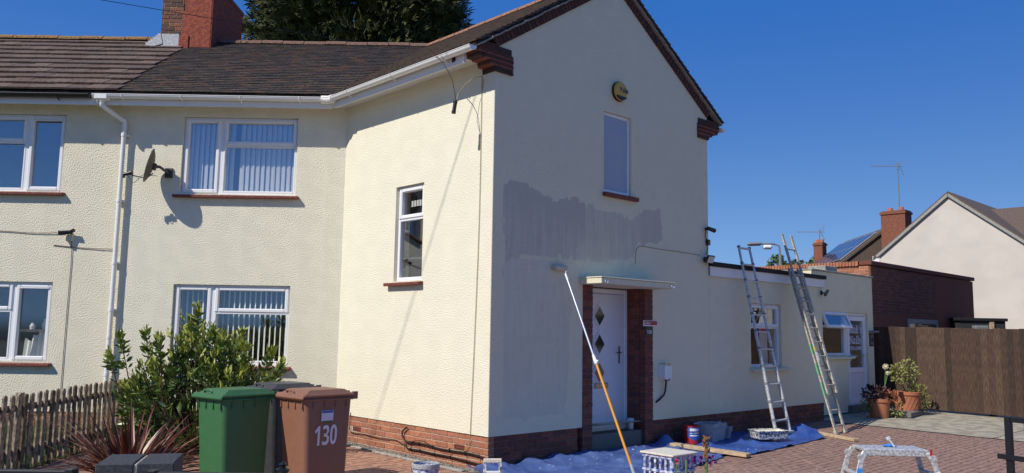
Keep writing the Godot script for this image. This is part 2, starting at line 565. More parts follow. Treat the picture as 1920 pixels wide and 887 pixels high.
func make_materials() -> void:
	# rough-cast render: pebbly relief, cream masonry paint
	var rc := noisy("render_cream", Color(0.755, 0.71, 0.558), Color(0.778, 0.732, 0.575), 0.9, 0.8, 5, 0.012)
	rc.heightmap_enabled = true
	rc.heightmap_scale = 0.66
	rc.heightmap_texture = ImageTexture.create_from_image(noise_image(512, 0.10, 91, FastNoiseLite.TYPE_SIMPLEX_SMOOTH, 2))
	var sm := noisy("render_smooth", Color(0.735, 0.67, 0.475), Color(0.765, 0.70, 0.50), 0.9, 0.7, 6, 0.015)
	sm.heightmap_enabled = true
	sm.heightmap_scale = 0.35
	sm.heightmap_texture = ImageTexture.create_from_image(noise_image(512, 0.06, 92, FastNoiseLite.TYPE_SIMPLEX_SMOOTH, 2))
	noisy("render_neighbour", Color(0.732, 0.679, 0.524), Color(0.755, 0.70, 0.54), 0.9, 0.7, 15, 0.014)
	M.render_neighbour.heightmap_enabled = true
	M.render_neighbour.heightmap_scale = 0.72
	M.render_neighbour.heightmap_texture = rc.heightmap_texture
	gable_paint()
	mat("upvc", lin(0.80, 0.80, 0.81), 0.28)
	mat("gutter_white", lin(0.80, 0.79, 0.76), 0.35)
	mat("fascia_white", lin(0.78, 0.78, 0.77), 0.4)
	mat("gutter_black", lin(0.012, 0.012, 0.014), 0.35)
	noisy("sill", Color(0.13, 0.03, 0.022), Color(0.24, 0.065, 0.045), 0.75, 3.0, 8, 0.03)
	noisy("sill_cream", Color(0.66, 0.61, 0.42), Color(0.74, 0.69, 0.5), 0.85, 3.0, 9, 0.03)
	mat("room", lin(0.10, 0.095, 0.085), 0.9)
	mat("blind", lin(0.72, 0.73, 0.70), 0.8)
	M.blind.backlight_enabled = true
	M.blind.backlight = Color(0.25, 0.25, 0.24)
	mat("curtain", lin(0.70, 0.72, 0.66), 0.9)
	glass("glass_sky", 0.24)
	glass("glass_low", 0.10)
	glass("glass_side", 0.14)
	# bricks
	var bc := [[0.40, 0.155, 0.085], [0.36, 0.135, 0.075], [0.44, 0.18, 0.10], [0.34, 0.14, 0.09], [0.41, 0.16, 0.095]]
	for i in bc.size():
		noisy("brick%d" % i, Color(bc[i][0] * 0.8, bc[i][1] * 0.8, bc[i][2] * 0.8), Color(bc[i][0] * 1.1, bc[i][1] * 1.1, bc[i][2] * 1.1), 0.9, 2.5, 20 + i, 0.03, 0.25, 0.12)
	noisy("mortar", Color(0.40, 0.33, 0.24), Color(0.52, 0.44, 0.33), 0.95, 2.0, 30, 0.04, 0.2, 0.1)
	var pc := [[0.20, 0.06, 0.035], [0.165, 0.05, 0.035], [0.23, 0.075, 0.045], [0.14, 0.05, 0.04]]
	for i in pc.size():
		noisy("pier%d" % i, Color(pc[i][0] * 0.75, pc[i][1] * 0.75, pc[i][2] * 0.75), Color(pc[i][0] * 1.15, pc[i][1] * 1.15, pc[i][2] * 1.15), 0.85, 2.5, 40 + i, 0.03, 0.2, 0.12)
	var dk := [[0.090, 0.038, 0.028], [0.070, 0.032, 0.026], [0.110, 0.046, 0.032]]
	for i in dk.size():
		noisy("verge%d" % i, Color(dk[i][0] * 0.7, dk[i][1] * 0.7, dk[i][2] * 0.7), Color(dk[i][0] * 1.15, dk[i][1] * 1.15, dk[i][2] * 1.15), 0.9, 2.5, 140 + i, 0.03, 0.2, 0.12)
	noisy("pier_mortar", Color(0.16, 0.10, 0.075), Color(0.23, 0.15, 0.11), 0.95, 2.0, 46, 0.04)
	var cc := [[0.22, 0.085, 0.05], [0.15, 0.075, 0.045], [0.26, 0.10, 0.055], [0.11, 0.06, 0.04]]
	for i in cc.size():
		noisy("chimney%d" % i, Color(cc[i][0] * 0.6, cc[i][1] * 0.6, cc[i][2] * 0.6), Color(cc[i][0] * 1.2, cc[i][1] * 1.2, cc[i][2] * 1.2), 0.9, 2.5, 50 + i, 0.04)
	noisy("chimney_mortar", Color(0.30, 0.24, 0.16), Color(0.40, 0.32, 0.22), 0.95, 2.0, 56, 0.04)
	noisy("chimney_render", Color(0.24, 0.05, 0.028), Color(0.32, 0.075, 0.042), 0.9, 1.2, 57, 0.03, 0.5, 0.05)
	noisy("lead", Color(0.33, 0.34, 0.36), Color(0.52, 0.53, 0.54), 0.5, 3.0, 58, 0.03)
	# roofs
	var tc := [[0.060, 0.048, 0.042], [0.082, 0.060, 0.048], [0.046, 0.040, 0.038], [0.072, 0.050, 0.040], [0.105, 0.062, 0.044]]
	for i in tc.size():
		noisy("tile%d" % i, Color(tc[i][0] * 0.7, tc[i][1] * 0.7, tc[i][2] * 0.7), Color(tc[i][0] * 1.3, tc[i][1] * 1.3, tc[i][2] * 1.25), 0.9, 2.2, 60 + i, 0.03)
	var ts := noisy("tile_stuff", Color(0.68, 0.68, 0.68), Color(1.0, 1.0, 1.0), 0.9, 2.0, 66, 0.03)
	ts.vertex_color_use_as_albedo = true
	var nc := [[0.125, 0.084, 0.068], [0.105, 0.072, 0.062], [0.145, 0.098, 0.080], [0.115, 0.072, 0.055]]
	for i in nc.size():
		noisy("big_tile%d" % i, Color(nc[i][0] * 0.65, nc[i][1] * 0.65, nc[i][2] * 0.68), Color(nc[i][0] * 1.25, nc[i][1] * 1.25, nc[i][2] * 1.2), 0.9, 2.0, 70 + i, 0.03, 0.3, 0.1)
	noisy("ridge_lichen", Color(0.12, 0.07, 0.05), Color(0.34, 0.19, 0.05), 0.95, 2.0, 75, 0.04, 0.3, 0.1)
	noisy("ridge_plain", Color(0.09, 0.06, 0.048), Color(0.27, 0.15, 0.10), 0.95, 2.0, 76, 0.05, 0.3, 0.1)
	noisy("ridge_red", Color(0.20, 0.085, 0.05), Color(0.36, 0.18, 0.11), 0.95, 2.0, 77, 0.04, 0.3, 0.1)
	noisy("underfelt", Color(0.02, 0.018, 0.016), Color(0.035, 0.03, 0.027), 0.95, 2.0, 78, 0.04)
	noisy("undercloak", Color(0.16, 0.14, 0.12), Color(0.42, 0.37, 0.31), 0.9, 3.0, 79, 0.05)
	# ground
	var gp := [[0.285, 0.172, 0.132], [0.270, 0.165, 0.128], [0.298, 0.180, 0.136], [0.275, 0.172, 0.136]]
	for i in gp.size():
		noisy("paver%d" % i, Color(gp[i][0] * 0.75, gp[i][1] * 0.75, gp[i][2] * 0.75), Color(gp[i][0] * 1.15, gp[i][1] * 1.15, gp[i][2] * 1.15), 0.92, 1.3, 80 + i, 0.03)
	var ps := noisy("paver_stuff", Color(0.72, 0.72, 0.72), Color(1.05, 1.05, 1.05), 0.92, 0.9, 85, 0.03)
	ps.vertex_color_use_as_albedo = true
	noisy("sand_joint", Color(0.19, 0.128, 0.10), Color(0.25, 0.165, 0.13), 0.95, 2.0, 86, 0.05)
	noisy("concrete", Color(0.27, 0.24, 0.175), Color(0.39, 0.35, 0.26), 0.92, 0.55, 87, 0.018, 0.3, 0.09)
	noisy("concrete_edge", Color(0.27, 0.26, 0.23), Color(0.37, 0.36, 0.32), 0.92, 1.5, 88, 0.03)
	noisy("gravel", Color(0.10, 0.085, 0.07), Color(0.38, 0.33, 0.28), 0.95, 3.0, 89, 0.09)
	noisy("soil", Color(0.07, 0.05, 0.036), Color(0.14, 0.105, 0.075), 0.95, 1.0, 93, 0.04, 1.0, 0.08)
	noisy("lawn", Color(0.03, 0.05, 0.012), Color(0.07, 0.10, 0.025), 0.95, 0.8, 94, 0.05)
	noisy("asphalt", Color(0.10, 0.098, 0.095), Color(0.16, 0.155, 0.148), 0.95, 0.6, 95, 0.05)
	# timber, metal, plastics
	noisy("picket", Color(0.20, 0.155, 0.11), Color(0.38, 0.30, 0.215), 0.9, 1.5, 100, 0.03)
	noisy("picket_dark", Color(0.10, 0.072, 0.048), Color(0.20, 0.148, 0.10), 0.9, 1.5, 101, 0.03)
	var fb := [[0.060, 0.033, 0.021], [0.088, 0.051, 0.033], [0.042, 0.023, 0.0145], [0.070, 0.038, 0.024]]
	for i in fb.size():
		noisy("board%d" % i, Color(fb[i][0] * 0.6, fb[i][1] * 0.6, fb[i][2] * 0.6), Color(fb[i][0] * 1.25, fb[i][1] * 1.25, fb[i][2] * 1.25), 0.85, 0.8, 105 + i, 0.03)
		M["board%d" % i].uv1_scale = Vector3(6.0, 0.6, 6.0)
	noisy("timber", Color(0.40, 0.27, 0.15), Color(0.56, 0.41, 0.25), 0.85, 1.5, 110, 0.03)
	noisy("alu", Color(0.40, 0.41, 0.42), Color(0.68, 0.68, 0.67), 0.5, 1.8, 111, 0.05)
	M.alu.metallic = 0.35
	noisy("alu_old", Color(0.27, 0.25, 0.20), Color(0.52, 0.48, 0.39), 0.65, 2.0, 112, 0.04)
	noisy("alu_dark", Color(0.09, 0.095, 0.09), Color(0.22, 0.22, 0.20), 0.6, 2.0, 113, 0.04)
	mat("green_label", lin(0.13, 0.36, 0.22), 0.7)
	mat("black_plastic", lin(0.012, 0.012, 0.013), 0.4)
	mat("black_iron", lin(0.010, 0.010, 0.013), 0.4)
	mat("grey_plastic", lin(0.20, 0.205, 0.21), 0.5)
	mat("white_plastic", lin(0.78, 0.79, 0.80), 0.4)
	mat("lamp_glass", lin(0.55, 0.56, 0.55), 0.2)
	mat("blue_sticker", lin(0.02, 0.25, 0.72), 0.5)
	mat("red_sticker", lin(0.45, 0.02, 0.02), 0.5)
	mat("yellow_sticker", lin(0.65, 0.38, 0.03), 0.5)
	noisy("paint_splash", Color(0.03, 0.08, 0.34), Color(0.70, 0.72, 0.76), 0.6, 2.6, 120, 0.03)
	noisy("splash_grey", Color(0.26, 0.29, 0.33), Color(0.44, 0.46, 0.48), 0.6, 4.0, 121, 0.04)
	noisy("splash_black", Color(0.015, 0.02, 0.035), Color(0.75, 0.76, 0.76), 0.6, 2.6, 122, 0.03)
	mat("wet_paint", lin(0.78, 0.74, 0.58), 0.3)
	noisy("crate_top", Color(0.55, 0.47, 0.34), Color(0.78, 0.72, 0.60), 0.8, 4.0, 123, 0.05)
	mat("tarp", lin(0.035, 0.065, 0.33), 0.42)
	noisy("tarp_spots", Color(0.03, 0.06, 0.31), Color(0.055, 0.10, 0.42), 0.45, 1.2, 124, 0.03, 1.2, 0.03)
	spotted_tarp()
	mat("pole_orange", lin(0.70, 0.30, 0.02), 0.4)
	mat("pole_alu", lin(0.62, 0.66, 0.72), 0.3, 0.5)
	noisy("roller_nap", Color(0.42, 0.38, 0.28), Color(0.70, 0.65, 0.50), 0.95, 8.0, 125, 0.05)
	noisy("bin_green", Color(0.037, 0.126, 0.045), Color(0.040, 0.136, 0.049), 0.45, 1.2, 150, 0.03)
	noisy("bin_brown", Color(0.220, 0.103, 0.062), Color(0.240, 0.112, 0.068), 0.5, 1.2, 151, 0.03)
	noisy("bin_grey", Color(0.038, 0.040, 0.045), Color(0.046, 0.048, 0.054), 0.4, 1.2, 152, 0.03)
	mat("sticker_lilac", lin(0.62, 0.62, 0.72), 0.5)
	mat("number_white", lin(0.66, 0.64, 0.72), 0.5)
	mat("terracotta", lin(0.42, 0.15, 0.075), 0.85)
	mat("door_white", lin(0.72, 0.71, 0.74), 0.35)
	mat("steel", lin(0.35, 0.33, 0.30), 0.35, 0.9)
	mat("step_stone", lin(0.16, 0.15, 0.13), 0.9)
	mat("dish_back", lin(0.11, 0.095, 0.07), 0.6)
	mat("dish_metal", lin(0.06, 0.055, 0.05), 0.5)
	mat("cable_black", lin(0.014, 0.011, 0.010), 0.5)
	mat("cable_tan", lin(0.38, 0.31, 0.15), 0.7)
	mat("cable_brown", lin(0.16, 0.10, 0.07), 0.7)
	mat("alarm_yellow", lin(0.60, 0.36, 0.05), 0.4)
	mat("film_blue", lin(0.37, 0.41, 0.48), 0.5)
	mat("block_dark", lin(0.035, 0.037, 0.044), 0.8)
	noisy("block", Color(0.030, 0.032, 0.040), Color(0.055, 0.058, 0.068), 0.85, 2.5, 126, 0.05, 0.2, 0.15)
	mat("leaf_laurel", lin(0.085, 0.145, 0.024), 0.33)
	mat("leaf_dark", lin(0.042, 0.080, 0.018), 0.36)
	mat("leaf_new", lin(0.30, 0.33, 0.055), 0.4)
	for k in ["leaf_laurel", "leaf_dark", "leaf_new"]:
		M[k].backlight_enabled = true
		M[k].backlight = Color(0.22, 0.26, 0.06)
	mat("stem", lin(0.07, 0.05, 0.03), 0.8)
	mat("blade_red", lin(0.13, 0.035, 0.022), 0.35)
	mat("blade_tan", lin(0.27, 0.135, 0.085), 0.4)
	mat("blade_dark", lin(0.055, 0.018, 0.014), 0.4)
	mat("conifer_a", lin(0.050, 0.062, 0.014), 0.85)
	mat("conifer_sunlit", lin(0.095, 0.100, 0.022), 0.85)  # yellower sunlit tone of the same sprays, put into the colour
	mat("bark", lin(0.06, 0.045, 0.03), 0.9)
	mat("tree_leaf", lin(0.055, 0.10, 0.025), 0.6)
	mat("iris_green", lin(0.12, 0.20, 0.05), 0.5)
	mat("iris_brown", lin(0.25, 0.12, 0.05), 0.8)
	mat("flower_purple", lin(0.18, 0.01, 0.17), 0.6)
	mat("flower_red", lin(0.62, 0.03, 0.02), 0.6)
	mat("flower_cream", lin(0.70, 0.65, 0.42), 0.7)
	mat("leaf_lime", lin(0.22, 0.23, 0.06), 0.6)
	mat("leaf_purple", lin(0.05, 0.018, 0.022), 0.6)
	mat("leaf_orange", lin(0.26, 0.09, 0.04), 0.6)
	noisy("far_wall", Color(0.56, 0.51, 0.455), Color(0.62, 0.565, 0.505), 0.9, 0.15, 130, 0.02)
	noisy("far_brick", Color(0.17, 0.055, 0.033), Color(0.27, 0.095, 0.055), 0.9, 1.5, 131, 0.03)
	noisy("far_coping", Color(0.30, 0.10, 0.055), Color(0.42, 0.16, 0.09), 0.9, 1.5, 133, 0.03)
	noisy("far_roof", Color(0.085, 0.06, 0.048), Color(0.15, 0.105, 0.08), 0.9, 1.0, 132, 0.05)
	mat("solar", lin(0.035, 0.06, 0.13), 0.12)
	mat("solar_frame", lin(0.55, 0.57, 0.6), 0.4, 0.5)
	mat("felt_black", lin(0.010, 0.010, 0.011), 0.8)

# paint on the gable: new cream coat with the old grey patch still showing, its ragged roller edge, and a fresh coat over the canopy
func gable_paint() -> void:
	var W := 1024
	var Hh := 1024
	var im := Image.create(W, Hh, false, Image.FORMAT_RGB8)
	var nz := FastNoiseLite.new()
	nz.seed = 7; nz.frequency = 0.02; nz.fractal_octaves = 4
	var nf := FastNoiseLite.new()
	nf.seed = 8; nf.frequency = 0.11; nf.fractal_octaves = 2
	var poly := PackedVector2Array([Vector2(0.16, 3.47), Vector2(0.42, 3.57), Vector2(0.59, 3.52), Vector2(0.86, 3.45), Vector2(1.18, 3.39), Vector2(1.31, 3.45), Vector2(1.55, 3.44), Vector2(1.97, 3.34), Vector2(2.45, 3.34), Vector2(2.70, 3.31), Vector2(3.01, 3.48), Vector2(3.40, 3.54), Vector2(3.43, 3.02), Vector2(2.85, 2.96), Vector2(2.70, 2.72), Vector2(2.0, 2.62), Vector2(1.56, 2.66), Vector2(0.87, 2.62), Vector2(0.40, 2.58), Vector2(0.22, 2.50)])
	var low := PackedVector2Array([Vector2(0.20, 2.52), Vector2(0.95, 2.60), Vector2(1.30, 2.55), Vector2(1.42, 2.2), Vector2(1.38, 1.2), Vector2(1.30, 0.62), Vector2(0.22, 0.58)])
	var fresh := PackedVector2Array([Vector2(1.56, 2.40), Vector2(1.62, 2.64), Vector2(2.1, 2.66), Vector2(2.75, 2.66), Vector2(3.10, 2.52), Vector2(3.15, 2.40)])
	# each coat as a coverage map, softened the way a roller fades out
	var cover := []
	for k in 3:
		var pg: PackedVector2Array = [poly, low, fresh][k]
		var mk := Image.create(384, 384, false, Image.FORMAT_L8)
		for y in 384:
			for x in 384:
				var u := 4.8 * x / 384.0
				var v := 0.3 + 6.7 * (1.0 - y / 384.0)
				if v > 3.9 or v < 0.5: continue
				var a := nz.get_noise_2d(x * 2.7, y * 2.7)
				if Geometry2D.is_point_in_polygon(Vector2(u + 0.04 * a, v + 0.06 * a), pg): mk.set_pixel(x, y, Color.WHITE)
		mk.resize(110, 110, Image.INTERPOLATE_BILINEAR)
		mk.resize(W, Hh, Image.INTERPOLATE_CUBIC)
		cover.append(mk)
	for y in Hh:
		for x in W:
			var v := 0.3 + 6.7 * (1.0 - float(y) / Hh)
			var a := nz.get_noise_2d(x, y)
			var b := nf.get_noise_2d(x, y)
			var k := 1.0 + 0.02 * a + 0.018 * b
			var cc := Color(0.765, 0.70, 0.495)
			if v < 3.9:
				var u := 4.8 * x / W
				var st := nz.get_noise_2d(x * 2.4, y * 0.3 + 400)
				var c0: float = smoothstep(0.32, 0.68, cover[0].get_pixel(x, y).r + 0.28 * b + 0.15 * a)
				var c1: float = smoothstep(0.25, 0.75, cover[1].get_pixel(x, y).r + 0.2 * b)
				var c2: float = smoothstep(0.2, 0.8, cover[2].get_pixel(x, y).r + 0.1 * b)
				var old := Color(0.655, 0.60, 0.455).lerp(Color(0.56, 0.515, 0.40), clampf(0.45 + 0.9 * st, 0, 1))
				if u < 1.7: old = old.lerp(Color(0.53, 0.49, 0.385), clampf((v - 3.05 + 0.2 * u) * 2.5 + 0.5 * st, 0, 1) * 0.8)
				if u > 2.9: old = old.lerp(Color(0.565, 0.515, 0.40), 0.7)
				cc = cc.lerp(Color(0.71, 0.655, 0.49).lerp(Color(0.67, 0.615, 0.465), clampf(0.4 + st, 0, 1)), c1)
				cc = cc.lerp(Color(0.66, 0.675, 0.52), c2 * 0.8)
				cc = cc.lerp(old, c0)
			im.set_pixel(x, y, Color(cc.r * k, cc.g * k, cc.b * k).linear_to_srgb())
	var m := mat("gable_paint", Color(1, 1, 1), 0.88)
	m.albedo_texture = ImageTexture.create_from_image(im)
	m.heightmap_enabled = true
	m.heightmap_scale = 0.8
	var hm := noise_image(1024, 0.22, 92, FastNoiseLite.TYPE_SIMPLEX_SMOOTH, 2)
	m.heightmap_texture = ImageTexture.create_from_image(hm)

func spotted_tarp() -> void:
	var im := Image.create(1024, 1024, false, Image.FORMAT_RGB8)
	var nz := FastNoiseLite.new()
	nz.seed = 31; nz.frequency = 0.006; nz.fractal_octaves = 4
	for y in 1024:
		for x in 1024:
			var a := nz.get_noise_2d(x, y)
			var t := clampf(0.5 + a, 0, 1)
			im.set_pixel(x, y, Color(0.045 + 0.05 * t, 0.080 + 0.07 * t, 0.24 + 0.10 * t).linear_to_srgb())
	var r := RandomNumberGenerator.new()
	r.seed = 5
	for i in 700:
		var cx := r.randi_range(4, 1019)
		var cy := r.randi_range(4, 1019)
		var rx := r.randf_range(0.6, 2.2)
		var ry := r.randf_range(0.6, 1.8)
		if r.randf() < 0.10:
			rx *= 3.5
			ry *= 1.6
		for yy in range(-8, 9):
			for xx in range(-8, 9):
				if pow(xx / rx, 2) + pow(yy / ry, 2) < 1.0 and cx + xx >= 0 and cx + xx < 1024 and cy + yy >= 0 and cy + yy < 1024:
					im.set_pixel(cx + xx, cy + yy, Color(0.78, 0.76, 0.72).linear_to_srgb())
	M.tarp.albedo_color = Color(1, 1, 1)
	M.tarp.albedo_texture = ImageTexture.create_from_image(im)

# ------------------------------------------------------------------ ground
func ground_strip(mb: MB, pts: Array, lift: float) -> void:
	# polygon of Vector2(x, z), laid on the sloping drive in a grid-free fan
	var poly := PackedVector2Array(pts)
	var cuts := [-9.84, -20.5]
	var bands := [[-9.84, 60.0], [-20.5, -9.84], [-200.0, -20.5]]
	for b in bands:
		var clip := PackedVector2Array([Vector2(-300, b[0]), Vector2(300, b[0]), Vector2(300, b[1]), Vector2(-300, b[1])])
		for piece in Geometry2D.intersect_polygons(poly, clip):
			var idx := Geometry2D.triangulate_polygon(piece)
			for i in range(0, idx.size(), 3):
				var q := []
				for k in 3:
					var p: Vector2 = piece[idx[i + k]]
					q.append(Vector3(p.x, gy(p.y) + lift, p.y))
				if (q[1] - q[0]).cross(q[2] - q[0]).y < 0: mb.tri(q[0], q[2], q[1])
				else: mb.tri(q[0], q[1], q[2])

func g2(u: float, nn: float) -> Vector2:
	var p := TG * Vector3(u, 0, nn)
	return Vector2(p.x, p.z)

func build_ground() -> void:
	var gm := MB.new()
	ground_strip(gm, [Vector2(-250, 60), Vector2(250, 60), Vector2(250, -190), Vector2(-250, -190)], -0.075)
	structure(put(gm, "ground", M.soil, self))
	# street behind the boundary, where the photographer stands
	var rd := MB.new()
	rd.quad(Vector3(-60, -0.066, 50), Vector3(60, -0.066, 50), Vector3(60, -0.066, 0.3), Vector3(-60, -0.066, 0.3))
	structure(put(rd, "road", M.asphalt, self))
	var pv := Node3D.new()
	pv.name = "pavement"
	add_child(pv, true)
	structure(pv)
	var fl0 := MB.new()
	fl0.box(Transform3D(), Vector3(0.892, 0.06, 0.592), 0.006)
	var flm := fl0.mesh()
	for i in range(-9, 10):
		for j in 7:
			put_mesh(flm, "paving_slab", M.concrete_edge, pv, Transform3D(Basis(), Vector3(i * 0.9 + (0.45 if j % 2 else 0.0), -0.032 + rng.randf_range(-0.002, 0.002), -3.55 + j * 0.6)))
	var kb0 := MB.new()
	kb0.box(Transform3D(), Vector3(0.91, 0.15, 0.125), 0.012)
	var kbm := kb0.mesh()
	for i in range(-9, 10):
		put_mesh(kbm, "kerb_stone", M.concrete_edge, pv, Transform3D(Basis(), Vector3(i * 0.915, -0.077, 0.43)))
	var lw := MB.new()
	ground_strip(lw, [Vector2(-30, -4.4), Vector2(-5.62, -4.4), Vector2(-5.62, -12.3), Vector2(-30, -12.3)], -0.03)
	structure(put(lw, "lawn", M.lawn, self))
	# drive: sand bed, then block paving laid in rows along the gable
	var drive := Node3D.new()
	drive.name = "driveway"
	add_child(drive, true)
	structure(drive)
	var bed := MB.new()
	ground_strip(bed, [Vector2(-5.5, -4.2), Vector2(9.0, -4.2), g2(8.35, 4.8), g2(8.35, -0.0), g2(0.0, 0.0), Vector2(INNER.x, INNER.z), Vector2(-5.5, -12.3)], -0.006)
	put(bed, "sand_bed", M.sand_joint, drive)
	var one := MB.new()
	one.box(Transform3D(Basis(), Vector3(0, -0.02, 0)), Vector3(0.1965, 0.04, 0.0965), 0.003)
	var om := one.mesh()
	var rest := MB.new()
	rest.colored = true
	var cols := [Color(0.298, 0.178, 0.136), Color(0.282, 0.170, 0.132), Color(0.312, 0.187, 0.140), Color(0.288, 0.178, 0.140)]
	var orange := [Color(0.40, 0.205, 0.135), Color(0.36, 0.185, 0.125), Color(0.43, 0.23, 0.15), Color(0.37, 0.205, 0.145)]
	var near := []
	var rows := int(9.6 / 0.1)
	for r in rows:
		var nn := -3.2 + 0.05 + r * 0.1
		var nmin := 0.0
		for i in range(-34, 42):
			var u := i * 0.2 + (0.1 if r % 2 else 0.0) + 0.1
			var p := TG * Vector3(u, 0, nn)
			if p.z > -4.3 or p.x < -5.45: continue
			if u > 8.28: continue
			if nn < 0.06 and u > -0.06: continue
			# stay outside the angled front wall
			var lf := TF.affine_inverse() * p
			if u <= -0.0 and lf.z < 0.24 and lf.x < 3.6: continue
			if u < 0.0 and p.z < -12.2: continue
			p.y = gy(p.z) + rng.randf_range(-0.002, 0.002)
			var t := Transform3D(TG.basis * Basis(Vector3.UP, rng.randf_range(-0.012, 0.012)) * Basis(Vector3.RIGHT, rng.randf_range(-0.008, 0.008)), p)
			var d := p.length()
			var px := p.x / -p.z
			var py := (1.65 - p.y) / -p.z
			var left := lf.z > 0 and u < 0.25
			if d < 11.0 and absf(px) < 0.62 and py < 0.176 and not left:
				near.append([d, t])
			else:
				var kk := rng.randi() % 4
				rest.col = orange[kk] if left else cols[kk]
				var hx := 0.09825
				var hz := 0.04825
				var bb := 0.004
				var A := [t * Vector3(-hx + bb, 0, -hz + bb), t * Vector3(-hx + bb, 0, hz - bb), t * Vector3(hx - bb, 0, hz - bb), t * Vector3(hx - bb, 0, -hz + bb)]
				var B := [t * Vector3(-hx, -0.012, -hz), t * Vector3(-hx, -0.012, hz), t * Vector3(hx, -0.012, hz), t * Vector3(hx, -0.012, -hz)]
				rest.quad(A[0], A[1], A[2], A[3])
				for k in 4:
					rest.quad(B[k], B[(k + 1) % 4], A[(k + 1) % 4], A[k])
	near.sort_custom(func(a, b): return a[0] < b[0])
	for i in near.size():
		if i < 300:
			put_mesh(om, "paving_block", M["paver%d" % (rng.randi() % 4)], drive, near[i][1])
		else:
			rest.col = cols[rng.randi() % 4]
			rest.box(near[i][1] * Transform3D(Basis(), Vector3(0, -0.02, 0)), Vector3(0.1965, 0.04, 0.0965))
	put(rest, "paving_blocks", M.paver_stuff, drive).set_meta("kind", "stuff")
	# paint flecks dropped on the blocks
	var fl := MB.new()
	for i in 60:
		var p := TG * Vector3(rng.randf_range(2.5, 8.0), 0, rng.randf_range(1.0, 4.5))
		if p.x > 9: continue
		var rr := rng.randf_range(0.008, 0.022)
		var yy := gy(p.z) + 0.0045
		for k in 6:
			var a := TAU * k / 6
			var b := TAU * (k + 1) / 6
			fl.tri(Vector3(p.x, yy, p.z), Vector3(p.x + rr * cos(b), yy, p.z + rr * sin(b)), Vector3(p.x + rr * cos(a), yy, p.z + rr * sin(a)))
	put(fl, "paint_flecks", M.wet_paint, drive).set_meta("kind", "stuff")
	# concrete apron by the fence, in cast bays
	var ap := Node3D.new()
	ap.name = "concrete_apron"
	add_child(ap, true)
	structure(ap)
	for bay in [[8.36, 12.6, -0.6, 2.90], [8.36, 12.6, 2.92, 6.5]]:
		var cm := MB.new()
		ground_strip(cm, [g2(bay[0], bay[2]), g2(bay[1], bay[2]), g2(bay[1], bay[3]), g2(bay[0], bay[3])], 0.004)
		put(cm, "slab", M.concrete, ap)
	# gravel margin and edging kerb along the angled front wall
	var gv := MB.new()
	var base := MB.new()
	for i in 10:
		var x := 0.05 + i * 0.34
		var a := TF * Vector3(x, 0, 0.0)
		var b := TF * Vector3(x + 0.34, 0, 0.0)
		var c := TF * Vector3(x + 0.34, 0, 0.16)
		var d := TF * Vector3(x, 0, 0.16)
		for q in [[a, b, c, d]]:
			var w := []
			for p in q: w.append(Vector3(p.x, gy(p.z) - 0.006, p.z))
			base.quad(w[3], w[2], w[1], w[0])
	structure(put(base, "gravel_margin", M.soil, self))
	gv.colored = true
	for i in 1500:
		var p := TF * Vector3(rng.randf_range(0.1, 3.42), 0, rng.randf_range(0.0, 0.16))
		p.y = gy(p.z)
		var s := rng.randf_range(0.006, 0.016)
		var k := rng.randf_range(0.5, 1.1)
		gv.col = Color(0.36 * k, 0.31 * k, 0.26 * k)
		gv.box(Transform3D(basis_dir(rdir(), rng.randf() * 6), p), Vector3(s * 1.6, s, s * 1.2), s * 0.3)
	var go := put(gv, "gravel", M.paver_stuff, self)
	tag(go, "strip of loose gravel along the brick plinth", "gravel")
	go.set_meta("kind", "stuff")
	var kb := Node3D.new()
	kb.name = "edging_kerb"
	add_child(kb, true)
	structure(kb)
	var km := MB.new()
	km.box(Transform3D(), Vector3(0.60, 0.08, 0.05), 0.006)
	var kmm := km.mesh()
	for i in 5:
		var p := TF * Vector3(0.45 + i * 0.61, 0, 0.195)
		p.y = gy(p.z) - 0.026
		put_mesh(kmm, "kerb_stone", M.concrete_edge, kb, Transform3D(TF.basis, p))

# ------------------------------------------------------------------ the painted house
const EAVE_OUT := 0.38
const EAVE_Y := 5.13
const PITCH := 0.645

func gutter(parent: Node, a: Vector3, b: Vector3, out: Vector3, m: Material, caps := [true, true]) -> void:
	# half-round channel from a to b (centre line at lip height)
	var g := part("gutter", parent)
	var mb := MB.new()
	var r := 0.056
	var ax := (b - a).normalized()
	var seg := 10
	for i in seg:
		for side in 2:
			var rr := r if side == 0 else r - 0.005
			var t0 := PI * i / seg
			var t1 := PI * (i + 1) / seg
			var p0 := out * cos(t0) * rr - Vector3.UP * sin(t0) * rr
			var p1 := out * cos(t1) * rr - Vector3.UP * sin(t1) * rr
			var n0 := p0.normalized() * (1 if side == 0 else -1)
			var n1 := p1.normalized() * (1 if side == 0 else -1)
			mb.tri_n(a + p0, b + p0, b + p1, n0, n0, n1)
			mb.tri_n(a + p0, b + p1, a + p1, n0, n1, n1)
	mb.tube([a + out * r, b + out * r], 0.006, 6)
	mb.tube([a - out * r, b - out * r], 0.006, 6)
	for e in 2:
		if not caps[e]: continue
		var c := a if e == 0 else b
		var d := ax * (-1.0 if e == 0 else 1.0)
		for i in seg:
			var t0 := PI * i / seg
			var t1 := PI * (i + 1) / seg
			var q := r * 1.07
			mb.tri(c + d * 0.004, c + d * 0.004 + out * cos(t0) * q - Vector3.UP * sin(t0) * q, c + d * 0.004 + out * cos(t1) * q - Vector3.UP * sin(t1) * q)
	put(mb, "channel", m, g)
	var L := a.distance_to(b)
	var k := maxi(2, int(L / 0.85))
	for i in k:
		var c := a.lerp(b, (i + 0.5) / k)
		var bk := MB.new()
		var pts := []
		for j in 9:
			var t := PI * j / 8
			pts.append(c + out * cos(t) * (r + 0.006) - Vector3.UP * sin(t) * (r + 0.006))
		bk.tube(pts, 0.0085, 6)
		bk.tube([c - Vector3.UP * (r + 0.004), c - out * 0.05 - Vector3.UP * 0.085], 0.009, 6)
		put(bk, "bracket", m, g)

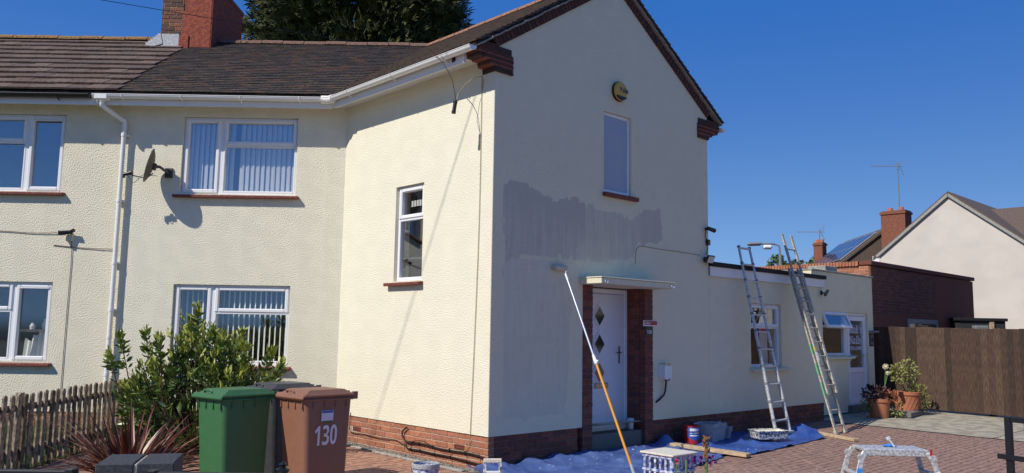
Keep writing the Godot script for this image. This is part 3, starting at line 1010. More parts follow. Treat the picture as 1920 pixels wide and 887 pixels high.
func build_house() -> void:
	var h := thing("painted_house", "cream rough-cast end house with steep front gable and white panelled front door", "house")
	var low := 0.405
	# walls
	var mb := MB.new()
	wall_panel(mb, -3.37, 0.0, low, 5.05, [[-2.52, -0.75, 3.66, 4.868], [-2.52, -0.757, 1.085, 2.278]], 0.25)
	put(mb, "front_wall", M.render_cream, h, TL)
	mb = MB.new()
	wall_panel(mb, 0.0, 3.396, low, 5.30, [[1.37, 2.01, 2.31, 3.635]], 0.25)
	put(mb, "angled_wall", M.render_cream, h, TF)
	mb = MB.new()
	var box := Rect2(0, 0.3, 4.8, 6.7)
	wall_panel(mb, 0.004, 4.68, low, 5.05, [[2.085, 2.705, 3.62, 4.785], [1.60, 3.19, low, 2.35]], 0.25, box)
	# gable triangle above the eaves
	var top := [Vector2(0, 5.05), Vector2(4.68, 5.05), Vector2(4.68, 5.30), Vector2(2.34, 6.80), Vector2(0, 5.30)]
	var uvs := []
	for p in top: uvs.append(Vector2(p.x / 4.8, 1.0 - (p.y - 0.3) / 6.7))
	for k in [[0, 1, 2], [0, 2, 3], [0, 3, 4]]:
		for i in [k[0], k[2], k[1]]:
			mb.vert(Vector3(top[i].x, top[i].y, 0), Vector3(0, 0, 1), uvs[i])
	put(mb, "gable_wall", M.gable_paint, h, TG)
	# back and far side so that the house is closed
	mb = MB.new()
	mb.b3(4.44, 4.68, 0, 5.05, -7.5, -0.252)
	put(mb, "side_wall", M.render_smooth, h, TG)
	mb = MB.new()
	mb.b3(-3.37, 3.0, 0, 5.05, -5.4, -5.15)
	put(mb, "rear_wall", M.render_smooth, h, TL)
	mb = MB.new()
	mb.b3(-3.36, -0.26, 0.0, 0.36, -0.24, -0.03)
	put(mb, "front_plinth", M.brick1, h, TL)
	# ceilings keep daylight out of the loft and rooms
	mb = MB.new()
	mb.extr(PackedVector2Array([Vector2(-5.9, 12.35), Vector2(-2.6, 12.35), Vector2(-0.2, 10.1), Vector2(2.95, 13.1), Vector2(-0.5, 17.6), Vector2(-5.9, 17.6)]), 0.02, Transform3D(Basis(Vector3.RIGHT, -PI / 2), Vector3(0, 2.62, 0)))
	put(mb, "floor_slab", M.room, h)
	# plinth brickwork on the angled wall and the gable, flush just behind the render
	var bm := [M.brick0, M.brick1, M.brick2, M.brick3, M.brick4]
	var pm := [M.pier0, M.pier1, M.pier2, M.pier3]
	var pl := part("plinth", h)
	brickwork(pl, TF, 0.0, 3.385, -0.05, low, -0.015, bm, M.mortar, 0.07, [[0.46, 0.67, 0.16, 0.25], [2.75, 2.95, 0.16, 0.25]])
	brickwork(pl, TG, 0.118, 1.60, -0.05, low, -0.015, pm, M.pier_mortar, 0.1)
	brickwork(pl, TG, 3.19, 4.68, -0.05, low, -0.015, pm, M.pier_mortar, 0.02)
	var pl2 := part("front_plinth_bricks", h)
	brickwork(pl2, TL, -3.37, -0.02, 0.0, low, -0.015, bm, M.mortar, 0.0)
	for ax in [[0.46, 0.67], [2.75, 2.95]]:
		var ab := part("air_brick", h, TF)
		var am := MB.new()
		am.b3(ax[0], ax[1], 0.195, 0.26, -0.08, -0.014, 0.003)
		put(am, "body", M.sill, ab)
		var hm := MB.new()
		for i in 6:
			for j in 2:
				var x: float = ax[0] + 0.022 + i * 0.033
				hm.b3(x, x + 0.016, 0.206 + j * 0.026, 0.222 + j * 0.026, -0.02, -0.0125)
		put(hm, "vent_holes", M.black_plastic, ab)
	# porch piers and reveals
	var pr := part("porch_pier", h)
	brickwork(pr, TG, 1.66, 1.857, 0.03, 2.30, 0.012, pm, M.pier_mortar, 0.02)
	var pr2 := part("porch_pier", h)
	brickwork(pr2, TG, 3.0, 3.19, 0.03, 2.30, 0.012, pm, M.pier_mortar, 0.02)
	var rv := TG * Transform3D(Basis(Vector3.UP, -PI / 2), Vector3(2.998, 0, 0.0))
	var rvn := part("porch_reveal", h)
	brickwork(rvn, rv, -0.35, -0.09, 0.03, 2.30, 0.0, pm, M.pier_mortar, 0.16)
	var rv2 := TG * Transform3D(Basis(Vector3.UP, PI / 2), Vector3(1.859, 0, 0.0))
	var rvn2 := part("porch_reveal", h)
	brickwork(rvn2, rv2, 0.09, 0.35, 0.03, 2.30, 0.0, pm, M.pier_mortar, 0.16)
	mb = MB.new()
	mb.b3(1.60, 1.66, low, 2.35, -0.20, 0.0)
	put(mb, "render_strip", M.render_smooth, h, TG)
	mb = MB.new()
	mb.b3(1.858, 2.998, 2.30, 2.349, -0.40, -0.002)
	put(mb, "lintel", M.render_smooth, h, TG)
	mb = MB.new()
	mb.b3(1.861, 2.995, -0.02, 0.285, -0.55, -0.04, 0.01)
	put(mb, "door_step", M.step_stone, h, TG)
	build_door(h)
	# canopy
	var cn := part("door_canopy", h, TG)
	mb = MB.new()
	mb.b3(1.595, 3.215, 2.295, 2.372, 0.001, 0.383, 0.006)
	put(mb, "board", M.sill_cream, cn)
	mb = MB.new()
	mb.b3(1.585, 3.225, 2.373, 2.388, 0.001, 0.395, 0.003)
	put(mb, "flashing", M.sill_cream, cn)
	for x in [1.68, 3.15]:
		var hk := MB.new()
		var pts := []
		for j in 9:
			var t := PI + PI * j / 8
			pts.append(Vector3(x + 0.028 * cos(t), 2.332 + 0.03 * sin(t), 0.398))
		pts.insert(0, Vector3(x - 0.028, 2.352, 0.385))
		hk.tube(pts, 0.008, 6)
		put(hk, "hook", M.white_plastic, cn)
	# windows
	make_window(h, TL, -2.52, -0.75, 3.66, 4.868, [[-2.49, -1.955, 3.685, 4.84, 1], [-1.90, -0.775, 4.44, 4.84, 1], [-1.90, -0.775, 3.695, 4.44, 0]], M.glass_sky, {"bars": [[-1.96, -1.89, 3.68, 4.85], [-1.9, -0.78, 4.41, 4.46]], "slat": -22.0, "gap": [-1.78, -1.68], "sill": [-2.60, -0.69], "deep": 2.2})
	make_window(h, TL, -2.52, -0.757, 1.085, 2.278, [[-2.49, -1.955, 1.11, 2.25, 1], [-1.90, -0.782, 1.87, 2.25, 1], [-1.90, -0.782, 1.12, 1.87, 0]], M.glass_low, {"bars": [[-1.96, -1.89, 1.10, 2.26], [-1.9, -0.78, 1.84, 1.89]], "slat": -58.0, "sill": [-2.60, -0.69], "deep": 2.2})
	var sw := make_window(h, TF, 1.37, 2.01, 2.31, 3.635, [[1.40, 1.985, 3.175, 3.61, 1], [1.40, 1.985, 2.335, 3.175, 0]], M.glass_side, {"bars": [[1.4, 1.98, 3.15, 3.20]], "sill": [1.24, 2.05], "deep": 1.6})
	# netting and bottles seen on the landing
	mb = MB.new()
	mb.extr(PackedVector2Array([Vector2(1.74, 2.36), Vector2(1.93, 2.36), Vector2(1.93, 2.78), Vector2(1.78, 2.80)]), 0.02, Transform3D(Basis(), Vector3(0, 0, -0.45)))
	put(mb, "shutter_board", M.timber, sw)
	mb = MB.new()
	for i in 6:
		var x0 := 1.52 + i * 0.06
		mb.quad(Vector3(x0, 3.36, -0.16), Vector3(x0 + 0.06, 3.36, -0.15), Vector3(x0 + 0.06, 3.44, -0.15), Vector3(x0, 3.45, -0.16))
	put(mb, "net_valance", M.curtain, sw)
	# masked window in the gable
	var mw := part("window", h, TG)
	mb = MB.new()
	frame_bars(mb, 2.087, 2.703, 3.622, 4.783, 0.045, -0.10, -0.035)
	put(mb, "frame", M.upvc, mw)
	mb = MB.new()
	var cols := 8
	var rws := 14
	for i in cols:
		for j in rws:
			var q := []
			for k in 4:
				var ii := i + (1 if k == 1 or k == 2 else 0)
				var jj := j + (1 if k >= 2 else 0)
				var z := -0.045 + 0.004 * sin(jj * 0.55 + ii * 0.35) + (0.003 if jj == 6 or jj == 11 else 0.0)
				q.append(Vector3(2.125 + 0.54 * ii / cols, 3.655 + 1.10 * jj / rws, z))
			mb.quad(q[0], q[1], q[2], q[3])
	put(mb, "masking_film", M.film_blue, mw)
	mb = MB.new()
	mb.b3(2.06, 2.82, 3.555, 3.612, -0.06, 0.06, 0.008)
	put(mb, "sill", M.sill, mw)
	mb = MB.new()
	mb.b3(2.09, 2.70, 3.63, 4.78, -0.25, -0.12)
	put(mb, "backing", M.room, mw)
	build_house_roof(h)

func build_door(h: Node) -> void:
	var d := part("door", h, TG * Transform3D(Basis(), Vector3(1.861, 0.29, -0.35)))
	var W := 1.134
	var H := 1.995
	var mb := MB.new()
	frame_bars(mb, 0.0, W, 0.0, H, 0.07, -0.03, 0.045, 0.008)
	put(mb, "frame", M.upvc, d)
	# leaf with three raised diamond surrounds
	mb = MB.new()
	mb.b3(0.075, W - 0.075, 0.08, H - 0.075, -0.02, 0.018, 0.004)
	put(mb, "leaf", M.door_white, d)
	var cx := 0.53
	for k in 3:
		var cy := 1.60 - k * 0.40
		var dm := part("diamond_light", d)
		for r in 2:
			mb = MB.new()
			var a := 0.205 if r == 0 else 0.155
			var b := 0.165 if r == 0 else 0.122
			var w := 0.014 if r == 0 else 0.022
			var pts := [Vector3(cx - b, cy, 0), Vector3(cx, cy - a, 0), Vector3(cx + b, cy, 0), Vector3(cx, cy + a, 0)]
			for i in 4:
				if r == 0 and (i == 1 or i == 2): continue
				mb.bar(pts[i] + Vector3(0, 0, 0.02), pts[(i + 1) % 4] + Vector3(0, 0, 0.02), w, 0.012, Vector3.BACK, 0.003)
			put(mb, "moulding", M.door_white, dm)
		mb = MB.new()
		mb.extr(PackedVector2Array([Vector2(cx - 0.115, cy), Vector2(cx, cy - 0.147), Vector2(cx + 0.115, cy), Vector2(cx, cy + 0.147)]), 0.004, Transform3D(Basis(), Vector3(0, 0, 0.019)))
		put(mb, "glass", mat_once("dark_glass", lin(0.018, 0.022, 0.020), 0.06), dm)
	mb = MB.new()
	mb.b3(0.42, 0.72, 0.58, 0.655, 0.018, 0.03, 0.004)
	mb.b3(0.435, 0.705, 0.59, 0.645, 0.03, 0.036, 0.003)
	put(mb, "letter_plate", M.steel, d)
	mb = MB.new()
	mb.b3(0.945, 0.985, 0.92, 1.17, 0.018, 0.028, 0.004)
	mb.tube([Vector3(0.965, 1.08, 0.028), Vector3(0.965, 1.08, 0.065), Vector3(0.86, 1.08, 0.068)], 0.011, 8)
	put(mb, "handle", M.steel, d)
	mb = MB.new()
	mb.b3(1.07, 1.105, 1.30, 1.43, 0.045, 0.065, 0.004)
	put(mb, "doorbell", M.white_plastic, d)
	mb = MB.new()
	mb.b3(0.0, W, -0.004, 0.03, 0.045, 0.10, 0.006)
	put(mb, "threshold", M.upvc, d)

func mat_once(key: String, c: Color, rough := 0.6, metal := 0.0) -> StandardMaterial3D:
	if not M.has(key): mat(key, c, rough, metal)
	return M[key]

func build_house_roof(h: Node) -> void:
	var s := sqrt(1.0 + PITCH * PITCH)
	var run := 2.34 + EAVE_OUT
	var tm := [M.tile0, M.tile1, M.tile2, M.tile3, M.tile4]
	var cl := [Color(0.072, 0.058, 0.051), Color(0.098, 0.072, 0.058), Color(0.055, 0.048, 0.046), Color(0.086, 0.06, 0.048), Color(0.126, 0.074, 0.053)]
	var up := Vector3(0, PITCH, -1).normalized()
	# front slope, from the neighbour's verge to the valley
	var rf := part("front_slope", h)
	var TR := Transform3D(Basis(Vector3.RIGHT, up, Vector3.RIGHT.cross(up)), Vector3(0, EAVE_Y, INNER.z + EAVE_OUT))
	# valley: eave corner to ridge junction
	var v0 := INNER + Vector3(-0.164, EAVE_Y, EAVE_OUT)
	var ridge_y := EAVE_Y + PITCH * run
	var v1 := Vector3(-1.557, ridge_y, INNER.z + EAVE_OUT - run)
	var xv := func(y: float) -> float: return lerpf(v0.x, v1.x, y / (run * s))
	var deck := MB.new()
	deck.extr(PackedVector2Array([Vector2(-5.95, 0), Vector2(v0.x, 0), Vector2(v1.x, run * s), Vector2(-5.95, run * s)]), 0.03, TR * Transform3D(Basis(), Vector3(0, 0, -0.034)))
	put(deck, "roof_deck", M.underfelt, rf)
	tiles(rf, TR, 33, 0.0985, 0.165, 0.016, func(_y): return -5.97, xv, tm, cl, M.tile_stuff, 150)
	# rear slope
	var rear := MB.new()
	rear.quad(Vector3(-1.3, ridge_y, v1.z), Vector3(-5.95, ridge_y, v1.z), Vector3(-5.95, EAVE_Y, v1.z - run), Vector3(1.5, EAVE_Y, v1.z - run))
	put(rear, "rear_slope", M.far_roof, h)
	# gabled slope facing the angled wall: x runs from the valley side to the verge
	var gf := part("gable_slope", h)
	var ex := TF.basis.x
	var nz := TF.basis.z
	var up2 := (-nz + Vector3.UP * PITCH).normalized()
	var T2 := Transform3D(Basis(ex, up2, ex.cross(up2)), TF * Vector3(0, EAVE_Y, EAVE_OUT))
	var ti := T2.affine_inverse()
	var a0 := (ti * v0).x
	var a1 := (ti * v1).x
	var verge := 3.40 + 0.085
	var xv2 := func(y: float) -> float: return lerpf(a0, a1, y / (run * s))
	deck = MB.new()
	deck.extr(PackedVector2Array([Vector2(a0, 0), Vector2(3.40 + 0.05, 0), Vector2(3.40 + 0.05, run * s), Vector2(a1, run * s)]), 0.03, T2 * Transform3D(Basis(), Vector3(0, 0, -0.034)))
	put(deck, "roof_deck", M.underfelt, gf)
	var tm2 := [M.tile1, M.tile3, M.tile0, M.tile4]
	var cl2 := [cl[1], cl[3], cl[0], cl[4]]
	tiles(gf, T2, 33, 0.0985, 0.165, 0.016, xv2, func(_y): return verge, tm2, cl2, M.tile_stuff, 150)
	# far slope of the gabled roof
	var up3 := (nz + Vector3.UP * PITCH).normalized()
	var e3 := TG * Vector3(4.68 + EAVE_OUT, EAVE_Y, 0.085)
	var T3 := Transform3D(Basis(-ex, up3, (-ex).cross(up3)), e3)
	var gb := part("far_slope", h)
	deck = MB.new()
	deck.b3(0.03, 7.5, 0, run * s, -0.034, -0.004)
	put(deck, "roof_deck", M.underfelt, gb, T3)
	tiles(gb, T3, 33, 0.0985, 0.165, 0.016, func(_y): return 0.0, func(_y): return 0.7, tm2, cl2, M.tile_stuff, 0)
	deck = MB.new()
	deck.b3(0.7, 7.5, 0, run * s, -0.004, 0.03)
	put(deck, "far_tiling", M.far_roof, gb, T3)
	# valley gutter of lead
	var vl := MB.new()
	vl.bar(v0 + Vector3.UP * 0.01, v1 + Vector3.UP * 0.01, 0.22, 0.012, Vector3.UP)
	put(vl, "valley_lead", M.gutter_black, h)
	# ridge tiles
	var rg := part("ridge", h)
	ridge_tiles(rg, Vector3(-5.45, ridge_y, v1.z), v1, M.ridge_plain)
	ridge_tiles(rg, v1, TG * Vector3(2.34, ridge_y, 0.09), M.ridge_red)
	# verge: soldier bricks under the tiles on both rakes, mortar undercloak
	var pm := [M.pier0, M.pier1, M.pier2, M.pier3]
	var vg := part("verge_brickwork", h, TG)
	var rake := Vector2(1, PITCH).normalized()
	var perp := Vector2(-PITCH, 1).normalized()
	var bmh := brick_mesh(0.065, 0.175, 0.10)
	for side in 2:
		var n := int(2.34 * s / 0.075)
		for i in n:
			var q := Vector2(0.0, 5.165) + rake * (0.075 * i + 0.05) + perp * 0.088
			var ang := atan2(rake.y, rake.x)
			if side == 1:
				q.x = 4.68 - q.x
				ang = -ang
			put_mesh(bmh, "brick", M["verge%d" % (rng.randi() % 3)], vg, Transform3D(Basis(Vector3.BACK, ang), Vector3(q.x, q.y, -0.022 + rng.randf_range(-0.003, 0.003))))
		var uc := MB.new()
		var a := Vector2(-0.34, EAVE_Y - 0.01)
		var b := Vector2(2.34, ridge_y - 0.045)
		var j := 34
		for i in j:
			var p := a.lerp(b, (i + 0.5) / j)
			var wob := rng.randf_range(-0.008, 0.006)
			var xx := p.x if side == 0 else 4.68 - p.x
			var an := atan2(rake.y, rake.x) * (1 if side == 0 else -1)
			uc.box(Transform3D(Basis(Vector3.BACK, an + rng.randf_range(-0.05, 0.05)), Vector3(xx, p.y - 0.012 + wob, 0.03)), Vector3(0.098, 0.022, 0.09), 0.003)
		put(uc, "undercloak", M.undercloak, vg)
	# stepped corbels of thin creasing tiles at both feet of the gable
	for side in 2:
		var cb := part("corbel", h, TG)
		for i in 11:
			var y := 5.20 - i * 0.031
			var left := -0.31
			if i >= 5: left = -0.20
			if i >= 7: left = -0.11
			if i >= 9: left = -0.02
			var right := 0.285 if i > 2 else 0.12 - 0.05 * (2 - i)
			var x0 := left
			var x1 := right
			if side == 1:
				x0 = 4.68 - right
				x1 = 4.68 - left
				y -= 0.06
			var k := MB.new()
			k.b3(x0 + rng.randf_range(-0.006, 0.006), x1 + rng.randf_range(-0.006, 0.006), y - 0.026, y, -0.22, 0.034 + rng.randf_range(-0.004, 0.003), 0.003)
			put(k, "tile_course", M["verge%d" % (rng.randi() % 3)] if i != 4 and i != 6 and i != 8 else M.pier2, cb)  # redder lowest course of each step: its sunlit underside put into the colour
		var k2 := MB.new()
		if side == 0: k2.b3(-0.29, 0.26, 5.0, 5.19, -0.21, 0.02)
		else: k2.b3(4.42, 4.97, 4.94, 5.13, -0.21, 0.02)
		put(k2, "core", M.verge1, cb)
	# fascia, soffit and gutters
	var fa := part("fascia", h)
	var fm := MB.new()
	# front section: from neighbour to the angled wall
	var mi := (0.6858 * 0.31 - 0.335) / 0.7278
	fm.b3(-3.37, mi, 4.95, 5.12, 0.285, 0.31)
	put(fm, "front_board", M.fascia_white, fa, TL)
	fm = MB.new()
	fm.b3(0.16, 3.185, 4.945, 5.12, 0.31, 0.335, 0.002)
	put(fm, "angled_board", M.fascia_white, fa, TF)
	fm = MB.new()
	fm.b3(3.185, 3.20, 4.94, 5.12, 0.30, 0.345, 0.002)
	put(fm, "end_cap", M.fascia_white, fa, TF)
	fm = MB.new()
	fm.b3(-3.37, 0.2, 5.04, 5.05, 0.0, 0.285)
	put(fm, "soffit", M.fascia_white, fa, TL)
	fm = MB.new()
	fm.b3(-0.1, 3.19, 5.038, 5.048, 0.001, 0.31)
	put(fm, "soffit", M.fascia_white, fa, TF)
	var lipL := 0.43 - 0.056
	var cx := (0.6858 * lipL - 0.404) / 0.7278
	var corner := INNER + Vector3(cx, 5.085, lipL)
	gutter(h, INNER + Vector3(-3.75, 5.085, lipL), corner, Vector3.BACK, M.gutter_white, [true, false])
	gutter(h, corner, TF * Vector3(3.44, 5.085, 0.404), TF.basis.z, M.gutter_white, [false, true])
	var gj := MB.new()
	gj.tube([corner + Vector3(-0.12, -0.022, 0), corner + Vector3(0, -0.022, 0), corner + TF.basis.x * 0.12 + Vector3(0, -0.022, 0)], 0.064, 12)
	put(gj, "gutter_angle", M.gutter_white, h)
	var ge := TG * Vector3(4.68 + 0.404, 5.06, 0.0)
	gutter(h, ge + TG.basis.z * 0.06, ge - TG.basis.z * 3.0, TG.basis.x, M.gutter_white)
	# swan-neck and downpipe
	var dp := part("downpipe", h)
	var pm2 := MB.new()
	var ox := -6.19
	var oz := INNER.z + lipL
	pm2.tube([Vector3(ox, 5.05, oz), Vector3(ox, 4.97, oz), Vector3(ox, 4.93, oz), Vector3(ox + 0.025, 4.90, oz - 0.03), Vector3(-6.0, 4.775, -12.20), Vector3(-5.975, 4.755, -12.225), Vector3(-5.97, 4.72, -12.235), Vector3(-5.97, 4.62, -12.235), Vector3(-5.97, 0.08, -12.235)], 0.034, 14)
	put(pm2, "pipe", M.gutter_white, dp)
	pm2 = MB.new()
	pm2.tube([Vector3(ox, 5.04, oz), Vector3(ox, 4.98, oz)], 0.043, 14)
	pm2.b3(ox - 0.10, ox + 0.10, 5.005, 5.09, oz - 0.06, oz + 0.061, 0.012)
	put(pm2, "outlet", M.gutter_white, dp)
	for y in [4.66, 4.52, 3.5, 2.55, 1.85, 1.45, 0.9]:
		pm2 = MB.new()
		pm2.tube([Vector3(-5.97, y, -12.235), Vector3(-5.97, y + 0.05, -12.235)], 0.040, 14)
		if y < 4.6 and y > 1.5: pm2.b3(-6.03, -5.91, y + 0.01, y + 0.04, -12.31, -12.25, 0.003)
		put(pm2, "collar", M.gutter_white, dp)
	build_chimney(h)

func ridge_tiles(parent: Node, a: Vector3, b: Vector3, m: Material) -> void:
	var L := a.distance_to(b)
	var k := int(ceil(L / 0.42))
	var ax := (b - a).normalized()
	var side := ax.cross(Vector3.UP).normalized()
	for i in k:
		var p := a + ax * (L * i / k)
		var q := a + ax * (L * (i + 1) / k - 0.012)
		var mb := MB.new()
		var seg := 8
		var r := 0.125
		var lift := rng.randf_range(-0.006, 0.006)
		for s in seg:
			var t0 := PI * s / seg
			var t1 := PI * (s + 1) / seg
			var o0 := side * cos(t0) * r + Vector3.UP * (sin(t0) * r * 0.72 - 0.03 + lift)
			var o1 := side * cos(t1) * r + Vector3.UP * (sin(t1) * r * 0.72 - 0.03 + lift)
			mb.quad(p + o0, q + o0, q + o1, p + o1)
			mb.tri(p + Vector3.UP * -0.03, p + o0, p + o1)
			mb.tri(q + Vector3.UP * -0.03, q + o1, q + o0)
		put(mb, "ridge_tile", m, parent)

func build_chimney(h: Node) -> void:
	var c := part("chimney", h)
	var zf := -14.26
	var y0 := 6.45
	var y1 := 7.86
	var mb := MB.new()
	mb.b3(-6.42, -5.53, y0, y1, zf - 1.55, zf - 0.012)
	put(mb, "core", M.pier_mortar, c)
	# bare brick strip at the left of the face, painted render on the rest
	brickwork(c, Transform3D(Basis(), Vector3(0, 0, zf)), -6.425, -6.03, 6.88, y1, 0.0, [M.chimney0, M.chimney1, M.chimney2, M.chimney3], M.chimney_mortar, 0.08)
	mb = MB.new()
	mb.extr(PackedVector2Array([Vector2(-6.04, 6.42), Vector2(-5.525, 6.42), Vector2(-5.525, y1), Vector2(-6.00, y1), Vector2(-6.02, 7.5), Vector2(-5.99, 7.38), Vector2(-6.035, 7.3), Vector2(-6.03, 7.0)]), 0.022, Transform3D(Basis(), Vector3(0, 0, zf - 0.008)))
	put(mb, "painted_render", M.chimney_render, c)
	mb = MB.new()
	mb.b3(-5.532, -5.50, 6.42, y1, zf - 1.56, zf + 0.006, 0.006)
	put(mb, "side_render", M.chimney_render, c)
	mb = MB.new()
	mb.b3(-6.08, -5.90, 6.40, 6.88, zf - 0.05, zf + 0.035, 0.01)
	put(mb, "render_foot", M.chimney_render, c)
	mb = MB.new()
	mb.b3(-6.40, -6.085, 6.62, 6.90, zf + 0.012, zf + 0.022)
	for i in 6:
		var x := -6.42 - i * 0.045
		mb.box(Transform3D(Basis(Vector3.BACK, 0.2), Vector3(x, 6.80 - i * 0.022, zf + 0.03 - i * 0.004)), Vector3(0.06, 0.20 - i * 0.02, 0.008))
	put(mb, "lead_flashing", M.lead, c)
	mb = MB.new()
	mb.b3(-6.46, -5.49, y1, y1 + 0.10, zf - 1.60, zf + 0.04, 0.01)
	put(mb, "cap", M.chimney_render, c)

# ------------------------------------------------------------------ neighbours
func build_neighbour_house() -> void:
	var h := thing("neighbour_house", "adjoining cream terraced house with black gutter and large brown interlocking roof tiles", "house")
	var mb := MB.new()
	wall_panel(mb, -9.6, -3.37, 0.36, 5.05, [[-6.10, -4.337, 3.66, 4.868], [-6.10, -4.34, 1.085, 2.278]], 0.25)
	put(mb, "front_wall", M.render_neighbour, h, TL)
	var pl := part("plinth", h)
	brickwork(pl, TL, -6.6, -3.375, -0.05, 0.36, -0.015, [M.brick0, M.brick1, M.brick3], M.mortar, 0.0)
	mb = MB.new()
	mb.b3(-9.6, -6.6, -0.05, 0.36, -0.2, -0.018)
	put(mb, "plinth_end", M.brick1, h, TL)
	mb = MB.new()
	mb.b3(-9.6, -3.37, 0, 5.05, -5.4, -5.15)
	mb.b3(-9.6, -9.4, 0, 5.05, -5.15, -0.252)
	mb.b3(-3.44, -3.375, 0.0, 5.05, -5.15, -0.252)
	put(mb, "other_walls", M.render_smooth, h, TL)
	for k in 2:
		var y0 := 3.66 if k == 0 else 1.085
		var y1 := 4.868 if k == 0 else 2.278
		var w := make_window(h, TL, -6.10, -4.337, y0, y1, [[-4.90, -4.365, y0 + 0.025, y1 - 0.028, 1], [-6.07, -4.95, y1 - 0.43, y1 - 0.028, 1], [-6.07, -4.95, y0 + 0.03, y1 - 0.43, 0]], M.glass_sky if k == 0 else M.glass_low, {"bars": [[-4.955, -4.895, y0 + 0.02, y1 - 0.02], [-6.07, -4.96, y1 - 0.46, y1 - 0.41]], "sill": [-6.18, -4.26], "deep": 2.4})
		mb = MB.new()
		frame_bars(mb, -4.86, -4.40, y1 - 0.10, y1 - 0.06, 0.018, -0.04, -0.018, 0.003)
		put(mb, "trickle_vent", M.upvc, w)
		if k == 1:
			# gathered net curtain and ornaments on the sill
			mb = MB.new()
			for i in 14:
				var xa := -4.86 + i * 0.035
				var top := y0 + 0.46 - 0.018 * absf(i - 7.0) * (1.0 + 0.4 * (i % 3))
				mb.quad(Vector3(xa, y0 + 0.03, -0.25 - 0.02 * (i % 2)), Vector3(xa + 0.035, y0 + 0.03, -0.25 - 0.02 * ((i + 1) % 2)), Vector3(xa + 0.03, top, -0.30 - 0.02 * ((i + 1) % 2)), Vector3(xa - 0.005, top + 0.01, -0.30 - 0.02 * (i % 2)))
			put(mb, "net_curtain", M.curtain, w)
			for q in [[-4.80, 0.10, 0.035], [-4.60, 0.16, 0.045], [-4.47, 0.08, 0.03]]:
				mb = MB.new()
				mb.lathe(Transform3D(Basis(), Vector3(q[0], y0 + 0.48, -0.36)), [Vector2(0.0, 0.0), Vector2(q[2], 0.0), Vector2(q[2] * 1.2, q[1] * 0.5), Vector2(q[2] * 0.6, q[1] * 0.85), Vector2(q[2] * 0.7, q[1]), Vector2(0, q[1])], 12)
				put(mb, "ornament", M.curtain, w)
			mb = MB.new()
			mb.b3(-4.95, -4.35, y0 + 0.44, y0 + 0.478, -0.5, -0.28)
			put(mb, "inner_shelf", M.timber, w)
	# roof
	var s := sqrt(1.0 + PITCH * PITCH)
	var run := 2.34 + EAVE_OUT
	var up := Vector3(0, PITCH, -1).normalized()
	var TR := Transform3D(Basis(Vector3.RIGHT, up, Vector3.RIGHT.cross(up)), Vector3(0, EAVE_Y, INNER.z + EAVE_OUT))
	var rf := part("front_slope", h)
	var deck := MB.new()
	deck.b3(-12.0, -5.955, 0, run * s, -0.034, -0.004)
	put(deck, "roof_deck", M.underfelt, rf, TR)
	var cl := [Color(0.13, 0.09, 0.072), Color(0.11, 0.076, 0.066), Color(0.15, 0.102, 0.083), Color(0.12, 0.076, 0.06)]
	tiles(rf, TR, 11, 0.296, 0.30, 0.028, func(_y): return -9.9, func(_y): return -5.955, [M.big_tile0, M.big_tile1, M.big_tile2, M.big_tile3], cl, M.tile_stuff, 160)
	var rear := MB.new()
	var ry := EAVE_Y + PITCH * run
	var rz := INNER.z + EAVE_OUT - run
	rear.quad(Vector3(-5.95, ry, rz), Vector3(-12, ry, rz), Vector3(-12, EAVE_Y, rz - run), Vector3(-5.95, EAVE_Y, rz - run))
	put(rear, "rear_slope", M.far_roof, h)
	var rg := part("ridge", h)
	ridge_tiles(rg, Vector3(-10.5, ry + 0.03, rz), Vector3(-6.38, ry + 0.03, rz), M.ridge_lichen)
	var fm := MB.new()
	fm.b3(-9.6, -3.372, 4.95, 5.12, 0.285, 0.308)
	put(fm, "fascia", M.fascia_white, h, TL)
	fm = MB.new()
	fm.b3(-9.6, -3.372, 5.04, 5.05, 0.0, 0.285)
	put(fm, "soffit", M.sill_cream, h, TL)
	gutter(h, INNER + Vector3(-9.6, 5.085, 0.374), INNER + Vector3(-3.80, 5.085, 0.374), Vector3.BACK, M.gutter_black)

